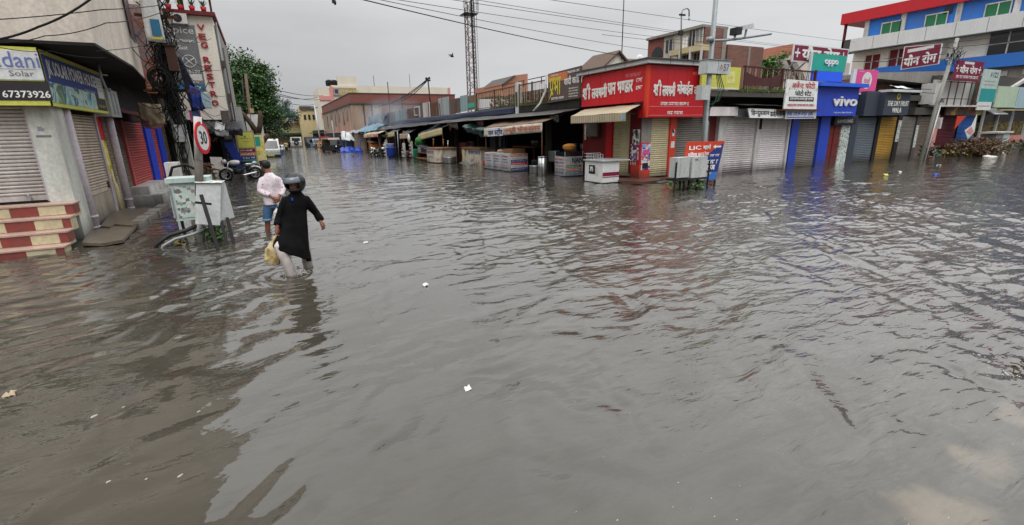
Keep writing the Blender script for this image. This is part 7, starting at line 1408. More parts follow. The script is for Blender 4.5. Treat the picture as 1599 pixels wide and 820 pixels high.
def figure(lab, x, y, z, h, face, top, legs, hairm='hair', raise_arms=False):
    """small standing figure, whole body as one skin with clothes as children"""
    t = thing('person', lab, 'person', (x, y, z)); k = h/1.7; f = Vector((math.sin(face), math.cos(face), 0)); r = f.cross(UZ)
    P_ = lambda a, b_, c: Vector((x, y, z))+(r*a+f*b_+UZ*c)*k
    def tb(pts, rr, m, b): b.tube([P_(*p) for p in pts], [q*k for q in rr], m, 9)
    ar = [(s*.2, 0, 1.38) for s in (-1, 1)]
    b = MB(); head(b, P_(0, .02, 1.56), f, k); tb([(0, 0, 1.4), (0, .01, 1.5)], (.055, .05), 'skin', b); tb([(0, 0, .85), (0, 0, 1.1), (0, 0, 1.4)], (.13, .12, .1), 'skin', b)
    el = [(s*.27, (.12 if raise_arms else -.03), (1.2 if raise_arms else 1.1)) for s in (-1, 1)]; wr = [(s*(.1 if raise_arms else .26), (.3 if raise_arms else .08), (1.5 if raise_arms else .86)) for s in (-1, 1)]
    for i in (0, 1): tb([(0, 0, 1.38), ar[i], el[i], wr[i]], (.07, .05, .038, .027), 'skin', b); hand(b, P_(*wr[i]), P_(*wr[i])-P_(*el[i]), f, k)
    for i, s in enumerate((-1, 1)): tb([(s*.09, 0, .88), (s*.1, .03*s, .48), (s*.11, -.04*s, .08)], (.09, .06, .04), 'skin', b); tb([(s*.11, -.04*s, .05), (s*.11, .12-.04*s, .03)], (.04, .03), 'skin', b)
    remesh(b, 'body', t, .014*k, 2)
    b = MB(); tb([(0, 0, .82), (0, 0, 1.1), (0, 0, 1.3), (0, 0, 1.43)], (.16, .15, .17, .08), top, b)
    for i in (0, 1): tb([(0, 0, 1.36), ar[i], el[i], [el[i][q]*.35+wr[i][q]*.65 for q in range(3)]], (.08, .075, .06, .05), top, b)
    remesh(b, 'shirt', t, .02*k, 3, .01, 9.)
    b = MB(); tb([(0, 0, .95), (0, 0, .8)], (.15, .15), legs, b)
    for s in (-1, 1): tb([(s*.09, 0, .85), (s*.1, .03*s, .48), (s*.11, -.04*s, .12)], (.11, .085, .07), legs, b)
    remesh(b, 'trousers', t, .02*k, 3, .008, 9.)
    b = MB(); b.ball(P_(0, -.01, 1.605), (.098*k, .1*k, .085*k), hairm, 14, 9); b.build('cap' if hairm != 'hair' else 'hair', t)
    return t
figure('person in black with a white cap standing in the shade under the restaurant', -2.4, 29, .42, 1.75, 1.9, 'kurta', 'kurta', 'white_letter', True)
figure('pale shirted person wading beside the white minivan', 1.9, 62, -.3, 1.65, 2.8, 'white_board', 'denim')
figure('person in a light shirt farther down the flooded street', 3.0, 78, -.3, 1.65, .3, 'cream_cloth', 'black_metal')
figure('person in dark clothes standing beside the mid street jeep', 4.4, 100, -.3, 1.7, 3.0, 'slate_board', 'kurta')
# ------------------------------------------------------------------ buildings far down the street
t = thing('brick_building', 'old plastered building with a dark red brick top band and slit windows', 'building', (20, 90, 0))
part('wall', t, lambda b: (b.box(12.6, 29.2, 77, 115, -.4, 6.7, mat('old_plaster', '#a08a78', .9, .95, (.09, .065, .05), scale=.5)), b.box(12.45, 29.3, 76.85, 115, 6.45, 6.7, 'concrete_dark')))
part('brick_front', t, lambda b: b.box(17.2, 29.22, 76.93, 77.0, 2.8, 6.44, 'brick_worn'))if brick('brick_worn', '#8c6050', '#7a5244', '#8e7868', .5, .6) else 0
part('parapet', t, lambda b: (b.box(12.58, 29.22, 76.98, 115, 6.7, 8.0, 'brick_far'), b.box(12.5, 29.3, 76.9, 115, 8.0, 8.1, 'concrete_dark')))
for k, y in enumerate((81, 85, 90, 95, 101, 107)): part('slit_window', t, lambda b: b.box(12.55, 12.62, y, y+.9, 3.6 if k % 2 else 4.2, 5.8, 'window_dark'))
for k, y in enumerate((79, 83, 88, 93, 98)): part('vent_window', t, lambda b: b.box(12.55, 12.62, y, y+.7, 6.0, 6.4, 'window_dark'))
part('canopy', t, lambda b: (b.box(10.8, 12.59, 77, 100, 2.4, 2.55, 'pink_wall'), b.box(13, 26, 74.5, 76.97, 2.5, 2.7, 'panel_a')))
part('stain_pipe', t, lambda b: [b.tube([(x, 76.9, 0), (x, 76.9, 6.4)], .1, 'soot_and_shade', 6) for x in (14.4, 15.6)])
YW = 118.
def ax(px, py, Y): return on_y(px, py, Y)
t = thing('white_building', 'long cream and pink institutional building behind the brick building', 'building', (28, YW, 0))
q0, q1 = ax(517, 133, YW), ax(702, 135, YW); xt0 = ax(497, 140, YW).x
part('wall', t, lambda b: (b.box(q0.x, q1.x, YW, YW+20, -.4, q0.z, 'far_white'), b.box(xt0, q0.x, YW, YW+14, -.4, q0.z-.6, 'far_white')))
part('stair_house', t, lambda b: b.box(ax(527, 120, YW).x, ax(556, 120, YW).x, YW+.3, YW+6, q0.z, q0.z+2, 'far_white'))
part('name_band', t, lambda b: (b.box(q0.x+.3, ax(556, 140, YW).x, YW-.3, YW, q0.z-2.2, q0.z-.5, 'dirty_cloth'), b.box(q0.x+.6, q0.x+1.3, YW-.35, YW-.3, q0.z-1.7, q0.z-.9, 'navy'), b.scribble((q0.x+1.6, YW-.31, q0.z-1.6), UX, UZ, 4.2, .7, 'lime', 2)))
part('pink_trim', t, lambda b: (b.box(q0.x-.5, q0.x+.25, YW-.2, YW, q0.z-4.5, q0.z-.2, 'pink_wall'), [b.box(xt0, q0.x-.5, YW-.2, YW, z, z+.9, 'pink_wall') for z in (2.2, 6, 9.6)], b.box(q1.x-.5, q1.x+.05, YW-.2, YW, 6, q0.z, 'pink_wall'), [b.box(x, x+.6, YW-.2, YW, 4, 9.2, 'pink_wall') for x in np.arange(ax(670, 150, YW).x, q1.x-1, 1.7)]))
for x in np.arange(ax(672, 150, YW).x+.6, q1.x-1, 1.7): part('window', t, lambda b: b.box(x, x+.9, YW-.06, YW, 6.2, 8.6, 'window_dark'))
for k, (px, lab_) in enumerate(((516, 'black rooftop water tank at the left end of the cream building'), (524, 'second black rooftop water tank beside the stair house'))):
    p = ax(px, 131, YW); b = MB(); b.rings([((p.x, YW+2, q0.z), .75, .75), ((p.x, YW+2, q0.z+1), .8, .8), ((p.x, YW+2, q0.z+1.3), .4, .4)], 'rubber', 12); solo(b, 'water_tank', lab_, 'tank')
t = thing('yellow_building', 'dirty yellow building with a flat roof at the end of the street', 'building', (11.5, 132, 0))
z_ = ax(485, 166, 132).z; x0, x1 = ax(470, 180, 132).x, ax(502, 180, 132).x
part('wall', t, lambda b: (b.box(x0, x1+6, 132, 145, -.4, z_, 'yellow_wall'), b.box(x0-.2, x1+6, 131.7, 132, z_-.9, z_, 'concrete_dark')))
for k in range(4): part('window', t, lambda b: b.box(x0+.6+1.0*k, x0+1.1+1.0*k, 131.9, 132, z_-3.2, z_-2, 'window_dark'))
t = thing('low_building', 'low yellow building closing the view behind the far tree', 'building', (5, 142, 0))
part('wall', t, lambda b: b.box(-4, 20, 142, 150, -.4, ax(440, 192, 142).z, 'yellow_wall'))
part('roof', t, lambda b: (b.box(-4, 20, 141, 151, ax(440, 192, 142).z, ax(440, 188, 142).z, 'far_terra'), b.box(1, 20, 138.5, 141.9, 2.4, 2.8, 'green_dark')))
b = MB(); p = ax(452, 186, 138); b.box(p.x-.9, p.x+.9, 138, 139, p.z-1, p.z+1.1, 'grey_panel'); b.tube([(p.x, 138, p.z+1.1), (p.x, 138, p.z+2.2)], .1, 'black_metal'); b.box(p.x-1.4, p.x+1.4, 138, 138.2, p.z+.4, p.z+.6, 'black_metal'); solo(b, 'roof_tank_stand', 'grey tank on a stand above the low yellow building', 'tank')
t = thing('dark_shop_row', 'row of low dark shops under tin awnings at the far left of the street', 'shops', (-3, 75, 0))
part('wall', t, lambda b: (b.box(-9, -1.9, 36.2, 60, -.4, 4.2, 'soot_and_shade'), b.box(-9, 0.2, 66, 138, -.4, 3.2, 'concrete_dark')))
part('awning', t, lambda b: (b.quad4((-1.9, 36.5, 2.9), (-.9, 36.5, 2.6), (-.9, 50, 2.6), (-1.9, 50, 2.9), .06, 'tin_roof'), b.quad4((.2, 66, 2.9), (1.4, 66, 2.6), (1.8, 138, 2.6), (.2, 138, 2.9), .06, 'dirty_cloth')))
t = thing('far_shop_row', 'row of low dark shops beyond the brick building', 'shops', (14, 120, 0))
part('wall', t, lambda b: (b.box(11.5, 12.5, 115.2, 131, -.4, 3.2, 'soot_and_shade'), b.box(10.8, 11.5, 100, 131, 2.5, 2.7, 'green_dark'), b.box(10.9, 12.4, 78, 99, -.4, 2.38, 'navy_dark') if mat('navy_dark', '#182440', .8, .4) else 0))

# thin blue cooking smoke drifting over the far stalls
def smoke():
    m = bpy.data.materials.new('smoke'); m.use_nodes = True; MATS['smoke'] = m; nt = m.node_tree; N = nt.nodes.new; L = nt.links.new; nt.nodes.remove(nt.nodes['Principled BSDF'])
    pv = N('ShaderNodeVolumePrincipled'); pv.inputs['Color'].default_value = (.72, .82, .95, 1); pv.inputs['Anisotropy'].default_value = .2
    tc = N('ShaderNodeTexCoord'); gr = N('ShaderNodeTexGradient'); gr.gradient_type = 'SPHERICAL'; mp = N('ShaderNodeMapping'); mp.inputs['Location'].default_value = (-1, -1, -1); mp.inputs['Scale'].default_value = (2, 2, 2); L(tc.outputs['Generated'], mp.inputs[0]); L(mp.outputs[0], gr.inputs[0])
    nz = N('ShaderNodeTexNoise'); nz.inputs['Scale'].default_value = .55; nz.inputs['Detail'].default_value = 4; L(tc.outputs['Object'], nz.inputs[0])
    mr = N('ShaderNodeMapRange'); mr.inputs[1].default_value = .42; mr.inputs[2].default_value = .75; mr.inputs[4].default_value = .22; L(nz.outputs[0], mr.inputs[0])
    mu = N('ShaderNodeMath'); mu.operation = 'MULTIPLY'; L(gr.outputs['Fac'], mu.inputs[0]); L(mr.outputs[0], mu.inputs[1]); L(mu.outputs[0], pv.inputs['Density']); L(pv.outputs[0], nt.nodes['Material Output'].inputs['Volume'])
    b = MB(); b.ball((12.6, 55, 3.9), (2.2, 14, 2.3), 'smoke', 20, 12); o = solo(b, 'smoke', 'thin blue cooking smoke over the far stalls and brick building', 'smoke'); o['kind'] = 'stuff'
smoke()

# ------------------------------------------------------------------ buildings behind the cross street row
C_ = on_y(1100, 39, 26); XC = C_.x; ZC = C_.z; yl = on_x(1038, 50, XC).y; yl2 = on_x(1013, 57, XC).y
t = thing('unfinished_house', 'unfinished three storey brick and white house with balconies behind the red shop', 'house', (XC+3, 28, 0))
part('white_front', t, lambda b: (b.box(XC, on_y(1134, 45, 26).x-.02, 26.02, yl, 3, ZC-.15, 'far_white2') if mat('far_white2', '#bfb9ac', .85, .35) else 0, b.box(XC-.25, on_y(1134, 45, 26).x+.1, 25.9, yl2, ZC-.15, ZC+.02, 'concrete')))
part('brick_wall', t, lambda b: (b.box(XC+.01, on_y(1134, 45, 26).x, 25.9, 26.0, 3, ZC-.16, 'brick_red'), b.box(on_y(1134, 75, 26).x, on_y(1190, 75, 26).x, 25.85, 33, 3, on_y(1160, 72, 26).z, 'brick_red'), b.box(XC-.02, XC+5, yl+.01, yl2, 3, ZC-.16, 'brick_far')))
part('pillar', t, lambda b: (b.box(on_y(1128, 45, 26).x, on_y(1134, 45, 26).x, 25.86, 25.898, 3, ZC-.16, 'concrete'), b.box(on_y(1165, 85, 26).x, on_y(1168, 85, 26).x, 25.8, 25.848, 3, on_y(1160, 74, 26).z, 'concrete')))
pa = on_x(1027, 82, XC); part('arch_window', t, lambda b: b.poly([(XC-.08, pa.y+.6*math.cos(a), pa.z-.35+.75*math.sin(a)) for a in np.linspace(0, math.pi, 14)], (.05, 0, 0), 'window_dark'))
pb0, pb1 = on_x(1050, 82, XC-.6), on_x(1100, 72, XC-.6)
part('balcony', t, lambda b: (b.hexa([(XC-.9, pb0.y, pb0.z-.28), (XC, pb0.y, pb0.z-.28), (XC, pb1.y, pb0.z-.28), (XC-.9, pb1.y, pb0.z-.28), (XC-.9, pb0.y, pb0.z+.1), (XC, pb0.y, pb0.z+.1), (XC, pb1.y, pb0.z+.1), (XC-.9, pb1.y, pb0.z+.1)], 'yellow_wall'), [b.bar((XC-.85, y, pb0.z-2), (XC-.85, y, pb0.z), .12, .12, 'white_paint') for y in np.linspace(pb0.y, pb1.y, 4)]))
for px, py, w_, h_, m_ in ((1045, 72, .7, .9, 'glass_dark'), (1070, 68, .5, .8, 'white_letter'), (1081, 62, .55, 1.2, 'window_dark'), (1093, 55, .5, .9, 'grey_metal'), (1062, 90, .5, .7, 'window_dark'), (1072, 88, .5, .7, 'window_dark'), (1089, 88, .6, .9, 'window_dark'), (1046, 92, .4, .6, 'window_dark')):
    p = on_x(px, py, XC-.05); w = part('window', t, lambda b: b.box(XC-.06, XC-.005, p.y-w_/2, p.y+w_/2, p.z-h_/2, p.z+h_/2, m_)); part('frame', w, lambda b: (b.box(XC-.09, XC-.065, p.y-.03, p.y+.03, p.z-h_/2, p.z+h_/2, 'white_paint'), b.box(XC-.09, XC-.065, p.y-w_/2-.06, p.y-w_/2, p.z-h_/2, p.z+h_/2, 'white_paint')))
t = thing('hip_roof_house', 'cream house with a brown hipped roof left of the brick house', 'house', (22, 30, 0))
h0, h1, h2 = on_y(940, 103, 30), on_y(964, 79, 30), on_y(1022, 86, 30); zb = h0.z
part('wall', t, lambda b: (b.poly([(h0.x, 30, 3), (h0.x, 30, zb), (h1.x, 30, h1.z-.1), (on_y(985, 99, 30).x, 30, zb), (on_y(985, 99, 30).x, 30, 3)][::-1], (0, .3, 0), 'cream_veg'), b.box(h0.x, h2.x+1, 30.3, 36, 3, zb, 'cream_veg')))
part('roof', t, lambda b: (b.quad4((on_y(982, 101, 30).x, 29.8, zb-.1), (h2.x+2, 29.8, zb-.1), (h2.x+1, 33, h1.z), (h1.x, 33, h1.z+.02), .12, 'roof_brown') if mat('roof_brown', '#5f4c40', .85, .4, scale=1.2) else 0, b.quad4((h1.x, 29.7, h1.z), (on_y(985, 99, 30).x+.1, 29.7, zb-.05), (on_y(985, 99, 30).x+.1, 33, zb), (h1.x, 33, h1.z+.05), .1, 'roof_brown'), b.quad4((h0.x-.15, 29.7, zb-.1), (h1.x, 29.7, h1.z), (h1.x, 33, h1.z+.05), (h0.x-.15, 33, zb), .1, 'roof_brown')))
b = MB(); p = on_y(1007, 97, 15.5); b.ball((p.x, 15.8, p.z+.1), (.2, .06, .22), 'white_board', 16, 10); solo(b, 'dish_antenna', 'small white dish antenna on the roof of the red shop', 'antenna')
t = thing('orange_house', 'half plastered orange brick house behind the maroon clinic sign', 'house', (46, 29, 0))
o0, o1 = on_y(1228, 92, 28), on_y(1332, 74, 28)
part('wall', t, lambda b: (b.box(o0.x, o1.x, 28, 34, 3, on_y(1240, 92, 28).z, 'cream_wall'), b.box(o0.x+.5, on_y(1290, 80, 28).x, 27.9, 34, on_y(1240, 92, 28).z, on_y(1250, 78, 28).z, 'brick_orange'), b.box(on_y(1255, 74, 28).x, o1.x, 29, 34, on_y(1240, 92, 28).z, on_y(1290, 69, 28).z, 'brick_orange')))
part('stair_slab', t, lambda b: (b.quad4((o0.x-.6, 27.6, on_y(1222, 95, 28).z), (o0.x-.2, 27.6, on_y(1228, 92, 28).z+.2), (o0.x+2.4, 27.6, 5.6), (o0.x+1.6, 27.6, 5.4), .3, 'concrete')))
b = MB(); pts = [on_y(x, y, 40) for x, y in ((769, 150), (769, 133), (783, 131), (786, 131), (803, 118), (824, 115), (824, 150))]; b.poly([tuple(p) for p in pts][::-1], (0, 4, 0), 'brick_orange'); q = [on_y(x, y, 39.8) for x, y in ((785, 131), (802, 118), (806, 117), (788, 131))]; b.poly([tuple(p) for p in q], (0, 4.5, 0), 'concrete_dark'); solo(b, 'roof_stair_house', 'stepped orange brick stair house behind the rusty railing', 'house')

# ------------------------------------------------------------------ trees
def tree(name, lab, base, crown_c, crown_r, n, leaf, size, seed, m2=None, clumps=70, hollow=.35):
    t = thing(name, lab, 'tree', base); g_ = random.Random(seed); base = Vector(base); c = Vector(crown_c); r = Vector(crown_r)
    b = MB(); b.tube([base, base*.6+Vector((c.x, c.y, base.z))*.4+Vector((.1, 0, (c.z-base.z)*.4)), c-Vector((0, 0, r.z*.45))], [.3*r.x/3, .24*r.x/3, .16*r.x/3], 'bark', 10); b.build('trunk', t)
    C = []
    for k in range(clumps):
        while True:
            d = Vector((g_.gauss(0, 1), g_.gauss(0, 1), g_.gauss(0, 1))).normalized(); q = g_.uniform(hollow, 1)**.6
            if d.z > -.75: break
        C.append((c+Vector((d.x*r.x, d.y*r.y, d.z*r.z))*q*g_.uniform(.82, 1.06), g_.uniform(.14, .30)*r.x))
    b = MB()
    for p, _ in C[::3]: s_ = c-Vector((0, 0, r.z*.6)); b.tube([s_, s_.lerp(p, .5)+Vector((0, 0, -.1)), p], [.09*r.x/3, .06*r.x/3, .02], 'bark', 5, cap=False)
    b.build('limb', t)
    b = MB()
    for k in range(n):
        p, w = C[g_.randrange(len(C))]; d = Vector((g_.gauss(0, .5), g_.gauss(0, .5), g_.gauss(0, .42)))*w; q = p+d
        a = Vector((g_.uniform(-1, 1), g_.uniform(-1, 1), g_.uniform(-.8, .4))).normalized(); s_ = a.cross(Vector((g_.uniform(-1, 1), g_.uniform(-1, 1), g_.uniform(.2, 1)))).normalized(); L_ = size*g_.uniform(.6, 1.4)
        b.add([q-a*L_*.5, q+s_*L_*.28, q+a*L_*.5, q-s_*L_*.28], [(0, 1, 2, 3)], leaf if m2 is None or g_.random() < .6 else m2)
    b.build('crown', t); return t
tree('broadleaf_tree', 'large dark green spreading tree beyond the restaurant building', (-1.5, 46, -.3), (-1.15, 46, 5.0), (3.05, 3.4, 3.75), 46000, 'leaf_dark', .19, 1, 'leaf_mid', 170, .03)
tree('broadleaf_tree', 'smaller green tree tinted bluish for haze, farther down behind the large one', (2.2, 95, -.3), (2.7, 95, 5.2), (3.4, 3, 3.6), 10000, 'leaf_haze', .27, 2, None, 70, .2)
tree('broadleaf_tree', 'tree far behind the flat yellow building, only its crown showing', (7.5, 150, -.3), (7.2, 150, 7.4), (2.2, 2, 2), 1200, 'leaf_haze', .5, 3, None, 24)
p = on_y(1206, 106, 29); tree('broadleaf_tree', 'bushy light green treetop between the brick house and orange house', (p.x, 29, 3), (p.x, 29, p.z-.1), (1.75, 1.4, 1.25), 5200, 'leaf_mid', .2, 4, None, 34, .1)

# ------------------------------------------------------------------ telecom tower, masts, roof lamp
T0 = on_y(738, 150, 70); TX, TY = T0.x, 70.
t = thing('telecom_tower', 'tall rusty lattice telecom tower with antennas against the grey sky', 'tower', (TX, TY, 0))
zt = 23.5; hw = lambda z: .62-.14*max(0, z-4)/20
for sx in (-1, 1):
    for sy in (-1, 1): b = MB(); b.bar((TX+sx*hw(0), TY+sy*hw(0), 0), (TX+sx*hw(zt), TY+sy*hw(zt), zt), .13, .13, mat('tower_rust', '#6a5450', .8, .4, dcol=(.35, .33, .32))); b.build('leg', t)
b = MB(); z = .5; k = 0
while z < zt-1:
    a, c = hw(z), hw(z+1.05)
    for (x0, y0, x1, y1) in ((-1, -1, 1, -1), (1, -1, 1, 1), (1, 1, -1, 1), (-1, 1, -1, -1)):
        if k % 2: x0, y0, x1, y1 = x1, y1, x0, y0
        b.bar((TX+x0*a, TY+y0*a, z), (TX+x1*c, TY+y1*c, z+1.05), .06, .06, 'tower_rust'); b.bar((TX+x0*a, TY+y0*a, z), (TX+x1*a, TY+y1*a, z), .05, .05, 'tower_rust')
    z += 1.05; k += 1
b.build('bracing', t)
b = MB(); [b.bar((TX+.75, TY-.5, z), (TX+.95, TY-.5, z), .04, .04, 'grey_metal') for z in np.arange(2, 22, .4)]; b.bar((TX+.95, TY-.5, 2), (TX+.9, TY-.5, 22), .05, .05, 'grey_metal'); b.bar((TX+.2, TY-.5, 2), (TX+.2, TY-.5, 22), .2, .1, 'black_metal'); b.build('ladder', t)
zp = on_y(731, 22, 70).z
b = MB(); b.box(TX-1.1, TX+1.0, TY-1.0, TY+1.0, zp-.1, zp, 'black_metal'); [b.bar((TX+sx, TY-1, zp), (TX+sx, TY-1, zp+1.4), .07, .07, 'grey_metal') for sx in (-1, -.3, .4, .95)]; b.bar((TX-1.1, TY-1, zp+1.3), (TX+1, TY-1, zp+1.3), .06, .06, 'grey_metal'); b.build('platform', t)
for k, (dx, z0, h) in enumerate(((-1.2, .5, 1.6), (-.7, 1.2, 2.0), (.9, .4, 1.7), (.1, 1.6, 2.2), (.7, 2.0, 2.2), (-.5, 2.6, 2.0))): b = MB(); b.box(TX+dx-.14, TX+dx+.14, TY-1.2, TY-1.05, zp+z0, zp+z0+h, ('grey_panel', 'white_board')[k % 2]); b.build('antenna', t)
def mast(px, py0, py1, Y, r_, lab):
    a, c = on_y(px, py0, Y), on_y(px+(py1-py0)*0, py1, Y); b = MB(); b.tube([(a.x, Y, min(c.z, a.z)-.6), (a.x, Y, max(a.z, c.z))], r_, 'black_metal', 6); solo(b, 'roof_mast', lab, 'mast')
mast(975, -20, 80, 30, .035, 'thin tall mast rising behind the red shop into the sky')
mast(605, 128, 172, 66, .06, 'bare rod above the balcony panels, nearest the white building middle'); mast(627, 150, 172, 60, .06, 'short dark rod right of the bare rod on the balcony'); mast(583, 118, 140, 119, .06, 'thin aerial on the cream building roof'); mast(639, 116, 140, 119, .05, 'hair thin aerial toward the right of the cream roof')
b = MB(); a, c = on_y(668, 122, 50), on_y(673, 165, 50); b.tube([(c.x, 50, c.z-1), (a.x, 50, a.z)], .07, 'black_metal', 6); b.box(a.x-.25, a.x+.25, 49.9, 50.1, a.z-.3, a.z-.15, 'black_metal'); b.ball((a.x-.15, 50, a.z-.05), .13, 'rubber'); b.ball((a.x+.15, 50, a.z), .12, 'rubber'); solo(b, 'cable_post', 'dark leaning rooftop post with insulators and thick cables', 'post')
t = thing('roof_lamp', 'curved lamp post on the roof of the red shop', 'street lamp', (15.3, 17, 4.5))
p0, p1, p2 = on_y(1064, 100, 17), on_y(1064, 22, 17), on_y(1075, 22, 17)
b = MB(); b.tube([(p0.x, 17, 4.5), (p1.x, 17, p1.z), (p1.x+.06, 17, p1.z+.18), (p2.x-.1, 17, p1.z+.26), (p2.x+.02, 17, p1.z+.2), (p2.x+.06, 17, p1.z-.1)], .03, 'grey_metal', 8); b.box(p1.x-.1, p1.x+.22, 16.95, 17.05, p1.z-.06, p1.z+.0, 'black_metal'); b.build('post', t)
b = MB(); b.ball((p2.x+.06, 17, p1.z-.14), (.05, .05, .09), 'light_metal'); b.build('lamp_head', t)
b = MB(); m0 = on_y(1063, 52, 17); b.box(m0.x-.14, m0.x+.06, 16.9, 17.02, m0.z-.1, m0.z+.1, 'black_metal'); b.tube([(m0.x, 17, m0.z), (m0.x-.6, 17, m0.z-.2)], .015, 'black_metal', 5); b.build('bracket', t)

# ------------------------------------------------------------------ overhead wires
def wire(pts, r_, lab, name='overhead_cable', sag=0., group='cables across the sky'):
    P_ = []
    for i in range(len(pts)-1):
        a, c = Vector(pts[i]), Vector(pts[i+1])
        for s_ in np.linspace(0, 1, 13)[(1 if i else 0):]: P_.append(a.lerp(c, s_)-Vector((0, 0, sag*4*s_*(1-s_))))
    b = MB(); b.tube(P_, r_, 'rubber', 6); return solo(b, name, lab, 'cable', group)
W_ = lambda x0, y0, Y0, x1, y1, Y1: (on_y(x0, y0, Y0), on_y(x1, y1, Y1))
for k, (x0, y0, x1, y1, r_, sg, lab) in enumerate((
    (480, -22, 965, 86, .017, .12, 'lowest thick cable sloping across the sky to the red shop roof'), (500, -20, 1013, 78, .010, .1, 'cable just above the lowest one, ending near the hipped roof'),
    (560, -10, 1100, 66, .009, .1, 'thin cable crossing the middle of the lattice tower top'), (650, -9, 1240, 75, .009, .08, 'thin cable running over the brick house'),
    (690, -9, 1243, 73, .008, .1, 'fine cable passing the camera arm'), (780, -12, 1335, 66, .009, .05, 'topmost cable reaching the red roof parapet'), (940, 54, 1180, 80, .008, .02, 'short cable behind the curved roof lamp'))):
    a, c = on_y(x0, y0, 16), on_y(x1, y1, 24); wire((a, c), r_, lab, sag=sg)
for pts, r_, sg, lab in (
    (((-40, 66, 12.5), (60, 42, 12.5), (150, -8, 12.6)), .02, .05, 'thick black cable swinging across the cream upper wall'), (((-30, 32, 12.6), (160, 15, 12.7), (250, 8, 17.6)), .009, .02, 'thin cable crossing the top of the cream wall'),
    (((-20, 66, 12.6), (70, 56, 12.6), (165, 36, 12.7), (250, 20, 17.6)), .009, .05, 'thin cable across the lower cream wall to the cable pole'), (((-10, 72, 12.6), (80, 80, 12.7), (165, 90, 12.8)), .007, .04, 'slack thin wire under the overhang'), (((150, 80, 12.8), (262, 62, 17.6)), .007, .05, 'wire from the overhang corner to the cable pole')):
    wire([on_y(*p) for p in pts], r_, lab, sag=sg, group='cables at the corner building')
for k in range(9):
    a = on_y(262+4*k, 60+12*k, 18); c = on_y((330, 345, 318, 352, 360, 335, 352, 345, 362)[k], (60, 110, 140, 150, 175, 160, 196, 178, 200)[k], 27.5); wire((a, c), .009, 'slack black wire strung from the cable pole past the restaurant wall', sag=.15+.06*(k % 4), group='wires before the restaurant')
for k, (x0, y0, x1, y1) in enumerate(((405, 130, 505, 149), (420, 138, 500, 155), (430, 146, 495, 152), (425, 150, 490, 163), (435, 165, 480, 173))): wire((on_y(x0-30, y0-6, 44), on_y(x1, y1, 100)), .035, 'cable leaving the big tree toward the far pink and cream tower', sag=.5, group='cables over the far street')
for k, (x0, y0) in enumerate(((585, 168), (600, 163), (615, 160))): wire((on_y(x0, y0, 66), on_y(668, 123+k, 50)), .04, 'thick drooping cable to the insulator post above the balcony', sag=.5, group='cables at the insulator post')
for k, (x0, y0, x1, y1) in enumerate(((1440, 70, 1599, 52), (1448, 76, 1599, 62), (1380, 92, 1478, 84), (1330, 96, 1478, 92), (1380, 130, 1455, 140), (1400, 136, 1460, 146))): wire((on_y(x0, y0, 16 if k > 1 else 13.6), on_y(x1, y1, 13.6)), .014, 'wire running to the pale leaning pole at the last shops', sag=.06, group='wires at the leaning pole')
p0 = on_y(491, 165, 90); b = MB(); b.tube([(p0.x+.3, 90, -.3), (p0.x, 90, p0.z)], .14, 'light_metal', 8); b.box(p0.x-.6, p0.x+.5, 89.9, 90.1, p0.z-.4, p0.z-.2, 'grey_metal'); solo(b, 'utility_pole', 'white far pole before the yellow building', 'utility pole')
p0 = on_y(518, 188, 72); b = MB(); b.tube([(p0.x+.1, 72, -.3), (p0.x, 72, p0.z)], .09, 'grey_metal', 8); solo(b, 'utility_pole', 'thin grey pole above the blue tarpaulin', 'utility pole')
def bird(px, py, Y, s, lab):
    c = on_y(px, py, Y); b = MB(); b.ball(c, (.09*s, .05*s, .05*s), 'hair', 8, 6)
    for k in (-1, 1): b.poly([c+Vector((.04*s, 0, 0)), c+Vector((.02*s, .1*s*k, .09*s)), c+Vector((-.08*s, .3*s*k, .12*s)), c+Vector((-.05*s, .05*s*k, .02*s))], (0, 0, .01*s), 'hair')
    b.poly([c+Vector((-.07*s, -.03*s, 0)), c+Vector((-.07*s, .03*s, 0)), c+Vector((-.18*s, .04*s, .01)), c+Vector((-.18*s, -.04*s, .01))], (0, 0, .01*s), 'hair'); solo(b, 'bird', lab, 'bird')
bird(706, 88, 30, 1.3, 'tiny dark bird flying left of the lattice tower')
b = MB(); c = on_y(523, 4, 20); b.tube([c+Vector((0, 0, .4)), c], .02, 'black_metal', 6); b.ball(c, (.05, .05, .09), 'black_metal'); b.box(c.x-.1, c.x+.02, c.y-.03, c.y+.03, c.z-.03, c.z+.1, 'black_metal'); wire((c+Vector((-6, 0, 1.4)), c+Vector((0, 0, .4)), c+Vector((5, 0, .9))), .012, 'cable at the top edge carrying the hanging fitting'); solo(b, 'cable_fitting', 'small dark fitting hanging at the top edge of the sky', 'fitting')

# ------------------------------------------------------------------ litter on the water
lit = [(664, 444, .04, 'plastic_bag', 'crumpled white plastic scrap floating in the mid crossing'), (730, 606, .03, 'plastic_bag', 'small white paper scrap floating in the foreground'), (571, 380, .05, 'plastic_bag', 'white scrap floating right of the helmeted person'),
       (1383, 274, .1, 'lime', 'yellow green plastic scrap floating before the yellow shutter'), (1462, 272, .13, 'plastic_blue', 'blue plastic wrapper floating before the last shops'), (1466, 258, .1, 'pale_blue', 'pale blue plastic cup floating near the leaning pole'),
       (15, 616, .045, 'dirty_cloth', 'beige scrap of plastic floating at the left edge'), (1405, 268, .08, 'plastic_bag', 'white scrap floating before the grey shutters')]
for k, (px, py, r_, m_, lab) in enumerate(lit):
    c = on_z(px, py, .0); b = MB(); g_ = random.Random(k); b.wave_sheet((c.x-r_, c.y-r_*.8, .0), (c.x+r_, c.y-r_*.7, .012), (c.x+r_*.8, c.y+r_*.8, .03), (c.x-r_*.8, c.y+r_*.7, .015), m_, 7, 6, r_*.6, k*3.1, 0, .004); b.v = [(x, y, z-.004+water_z(c.x, c.y)) for x, y, z in b.v]; solo(b, 'floating_litter', lab, 'litter')
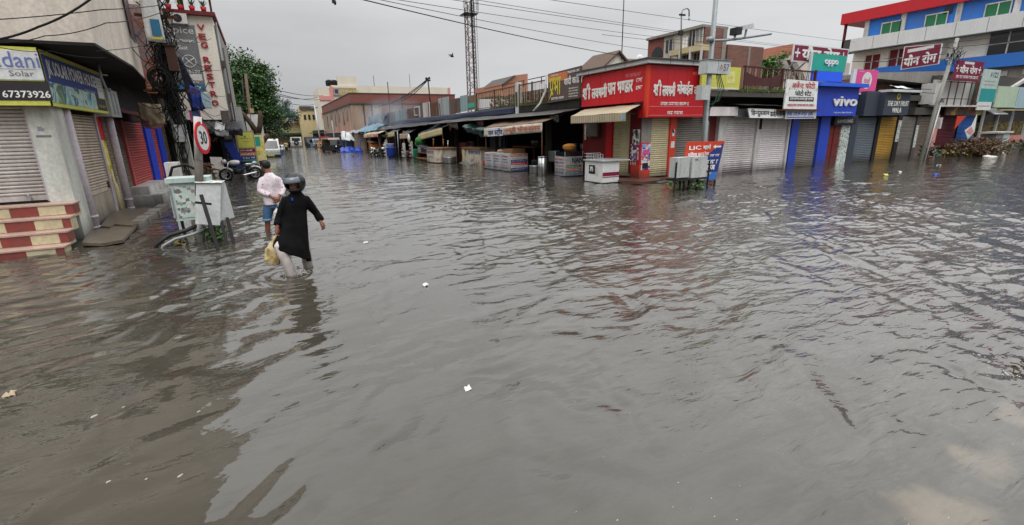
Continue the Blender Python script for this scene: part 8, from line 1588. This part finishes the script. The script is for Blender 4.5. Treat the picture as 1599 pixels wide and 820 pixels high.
def foam(px, py, w, h, seed):  # flat grey patch painted in for sky mirrored on the water
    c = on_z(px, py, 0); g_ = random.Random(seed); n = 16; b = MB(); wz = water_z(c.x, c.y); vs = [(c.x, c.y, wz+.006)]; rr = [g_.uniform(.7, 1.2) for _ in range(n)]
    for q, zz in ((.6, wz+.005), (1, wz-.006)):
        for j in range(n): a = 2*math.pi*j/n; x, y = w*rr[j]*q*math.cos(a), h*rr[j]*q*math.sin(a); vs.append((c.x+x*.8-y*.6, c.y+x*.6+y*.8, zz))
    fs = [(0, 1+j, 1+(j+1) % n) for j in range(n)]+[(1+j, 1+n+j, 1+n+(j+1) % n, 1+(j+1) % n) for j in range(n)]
    b.add(vs, fs, 'foam_glint_grey', True); return b
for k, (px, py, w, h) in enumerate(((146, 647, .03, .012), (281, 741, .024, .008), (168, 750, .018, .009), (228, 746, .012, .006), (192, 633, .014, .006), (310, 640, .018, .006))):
    solo(foam(px, py, w, h, k), 'sky_glint', 'small pale painted sky glint in the left foreground', 'foam', 'painted sky glints in the left foreground')
g9 = random.Random(77); b = MB()
for k in range(90):
    px, py = g9.uniform(880, 1595), g9.uniform(345, 815)
    c = on_z(px, py, .008); r0 = g9.uniform(.0015, .0045); b.ball((c.x, c.y, water_z(c.x, c.y)), (r0*g9.uniform(1, 2.4), r0, r0*.6), 'foam_glint_grey', 6, 4)
o = b.build('foam_bubbles')
d_ = MB(); c = on_z(1592, 572)
for k in range(34):
    p = Vector((c.x+g9.gauss(0, .11), c.y+g9.gauss(0, .13), g9.uniform(-.02, .05))); a = Vector((g9.uniform(-1, 1), g9.uniform(-1, 1), g9.uniform(-.3, .3)))*.045; d_.tube([p-a, p+Vector((0, 0, .01)), p+a], .005, ('bark', 'rust', 'bark')[k % 3], 5)
solo(d_, 'debris_clump', 'dark brown clump of twigs snagged in the water at the right edge', 'debris')
d_ = MB()
for k in range(130):
    a = g9.uniform(1.6, 4.6); r0 = .24+g9.gauss(0, .03); d_.ball((c.x+r0*math.cos(a), c.y+r0*math.sin(a)*1.2, water_z(c.x, c.y)+g9.uniform(-.005, .012)), g9.uniform(.002, .008), 'foam', 6, 4)
tag(d_.build('foam_rim'), 'white foam gathered round the brown twig clump at the right edge', 'foam', kind='stuff')
tag(bpy.data.objects['foam_bubbles'], 'scattered tiny bubbles and foam flecks on the right foreground water', 'foam', kind='stuff')
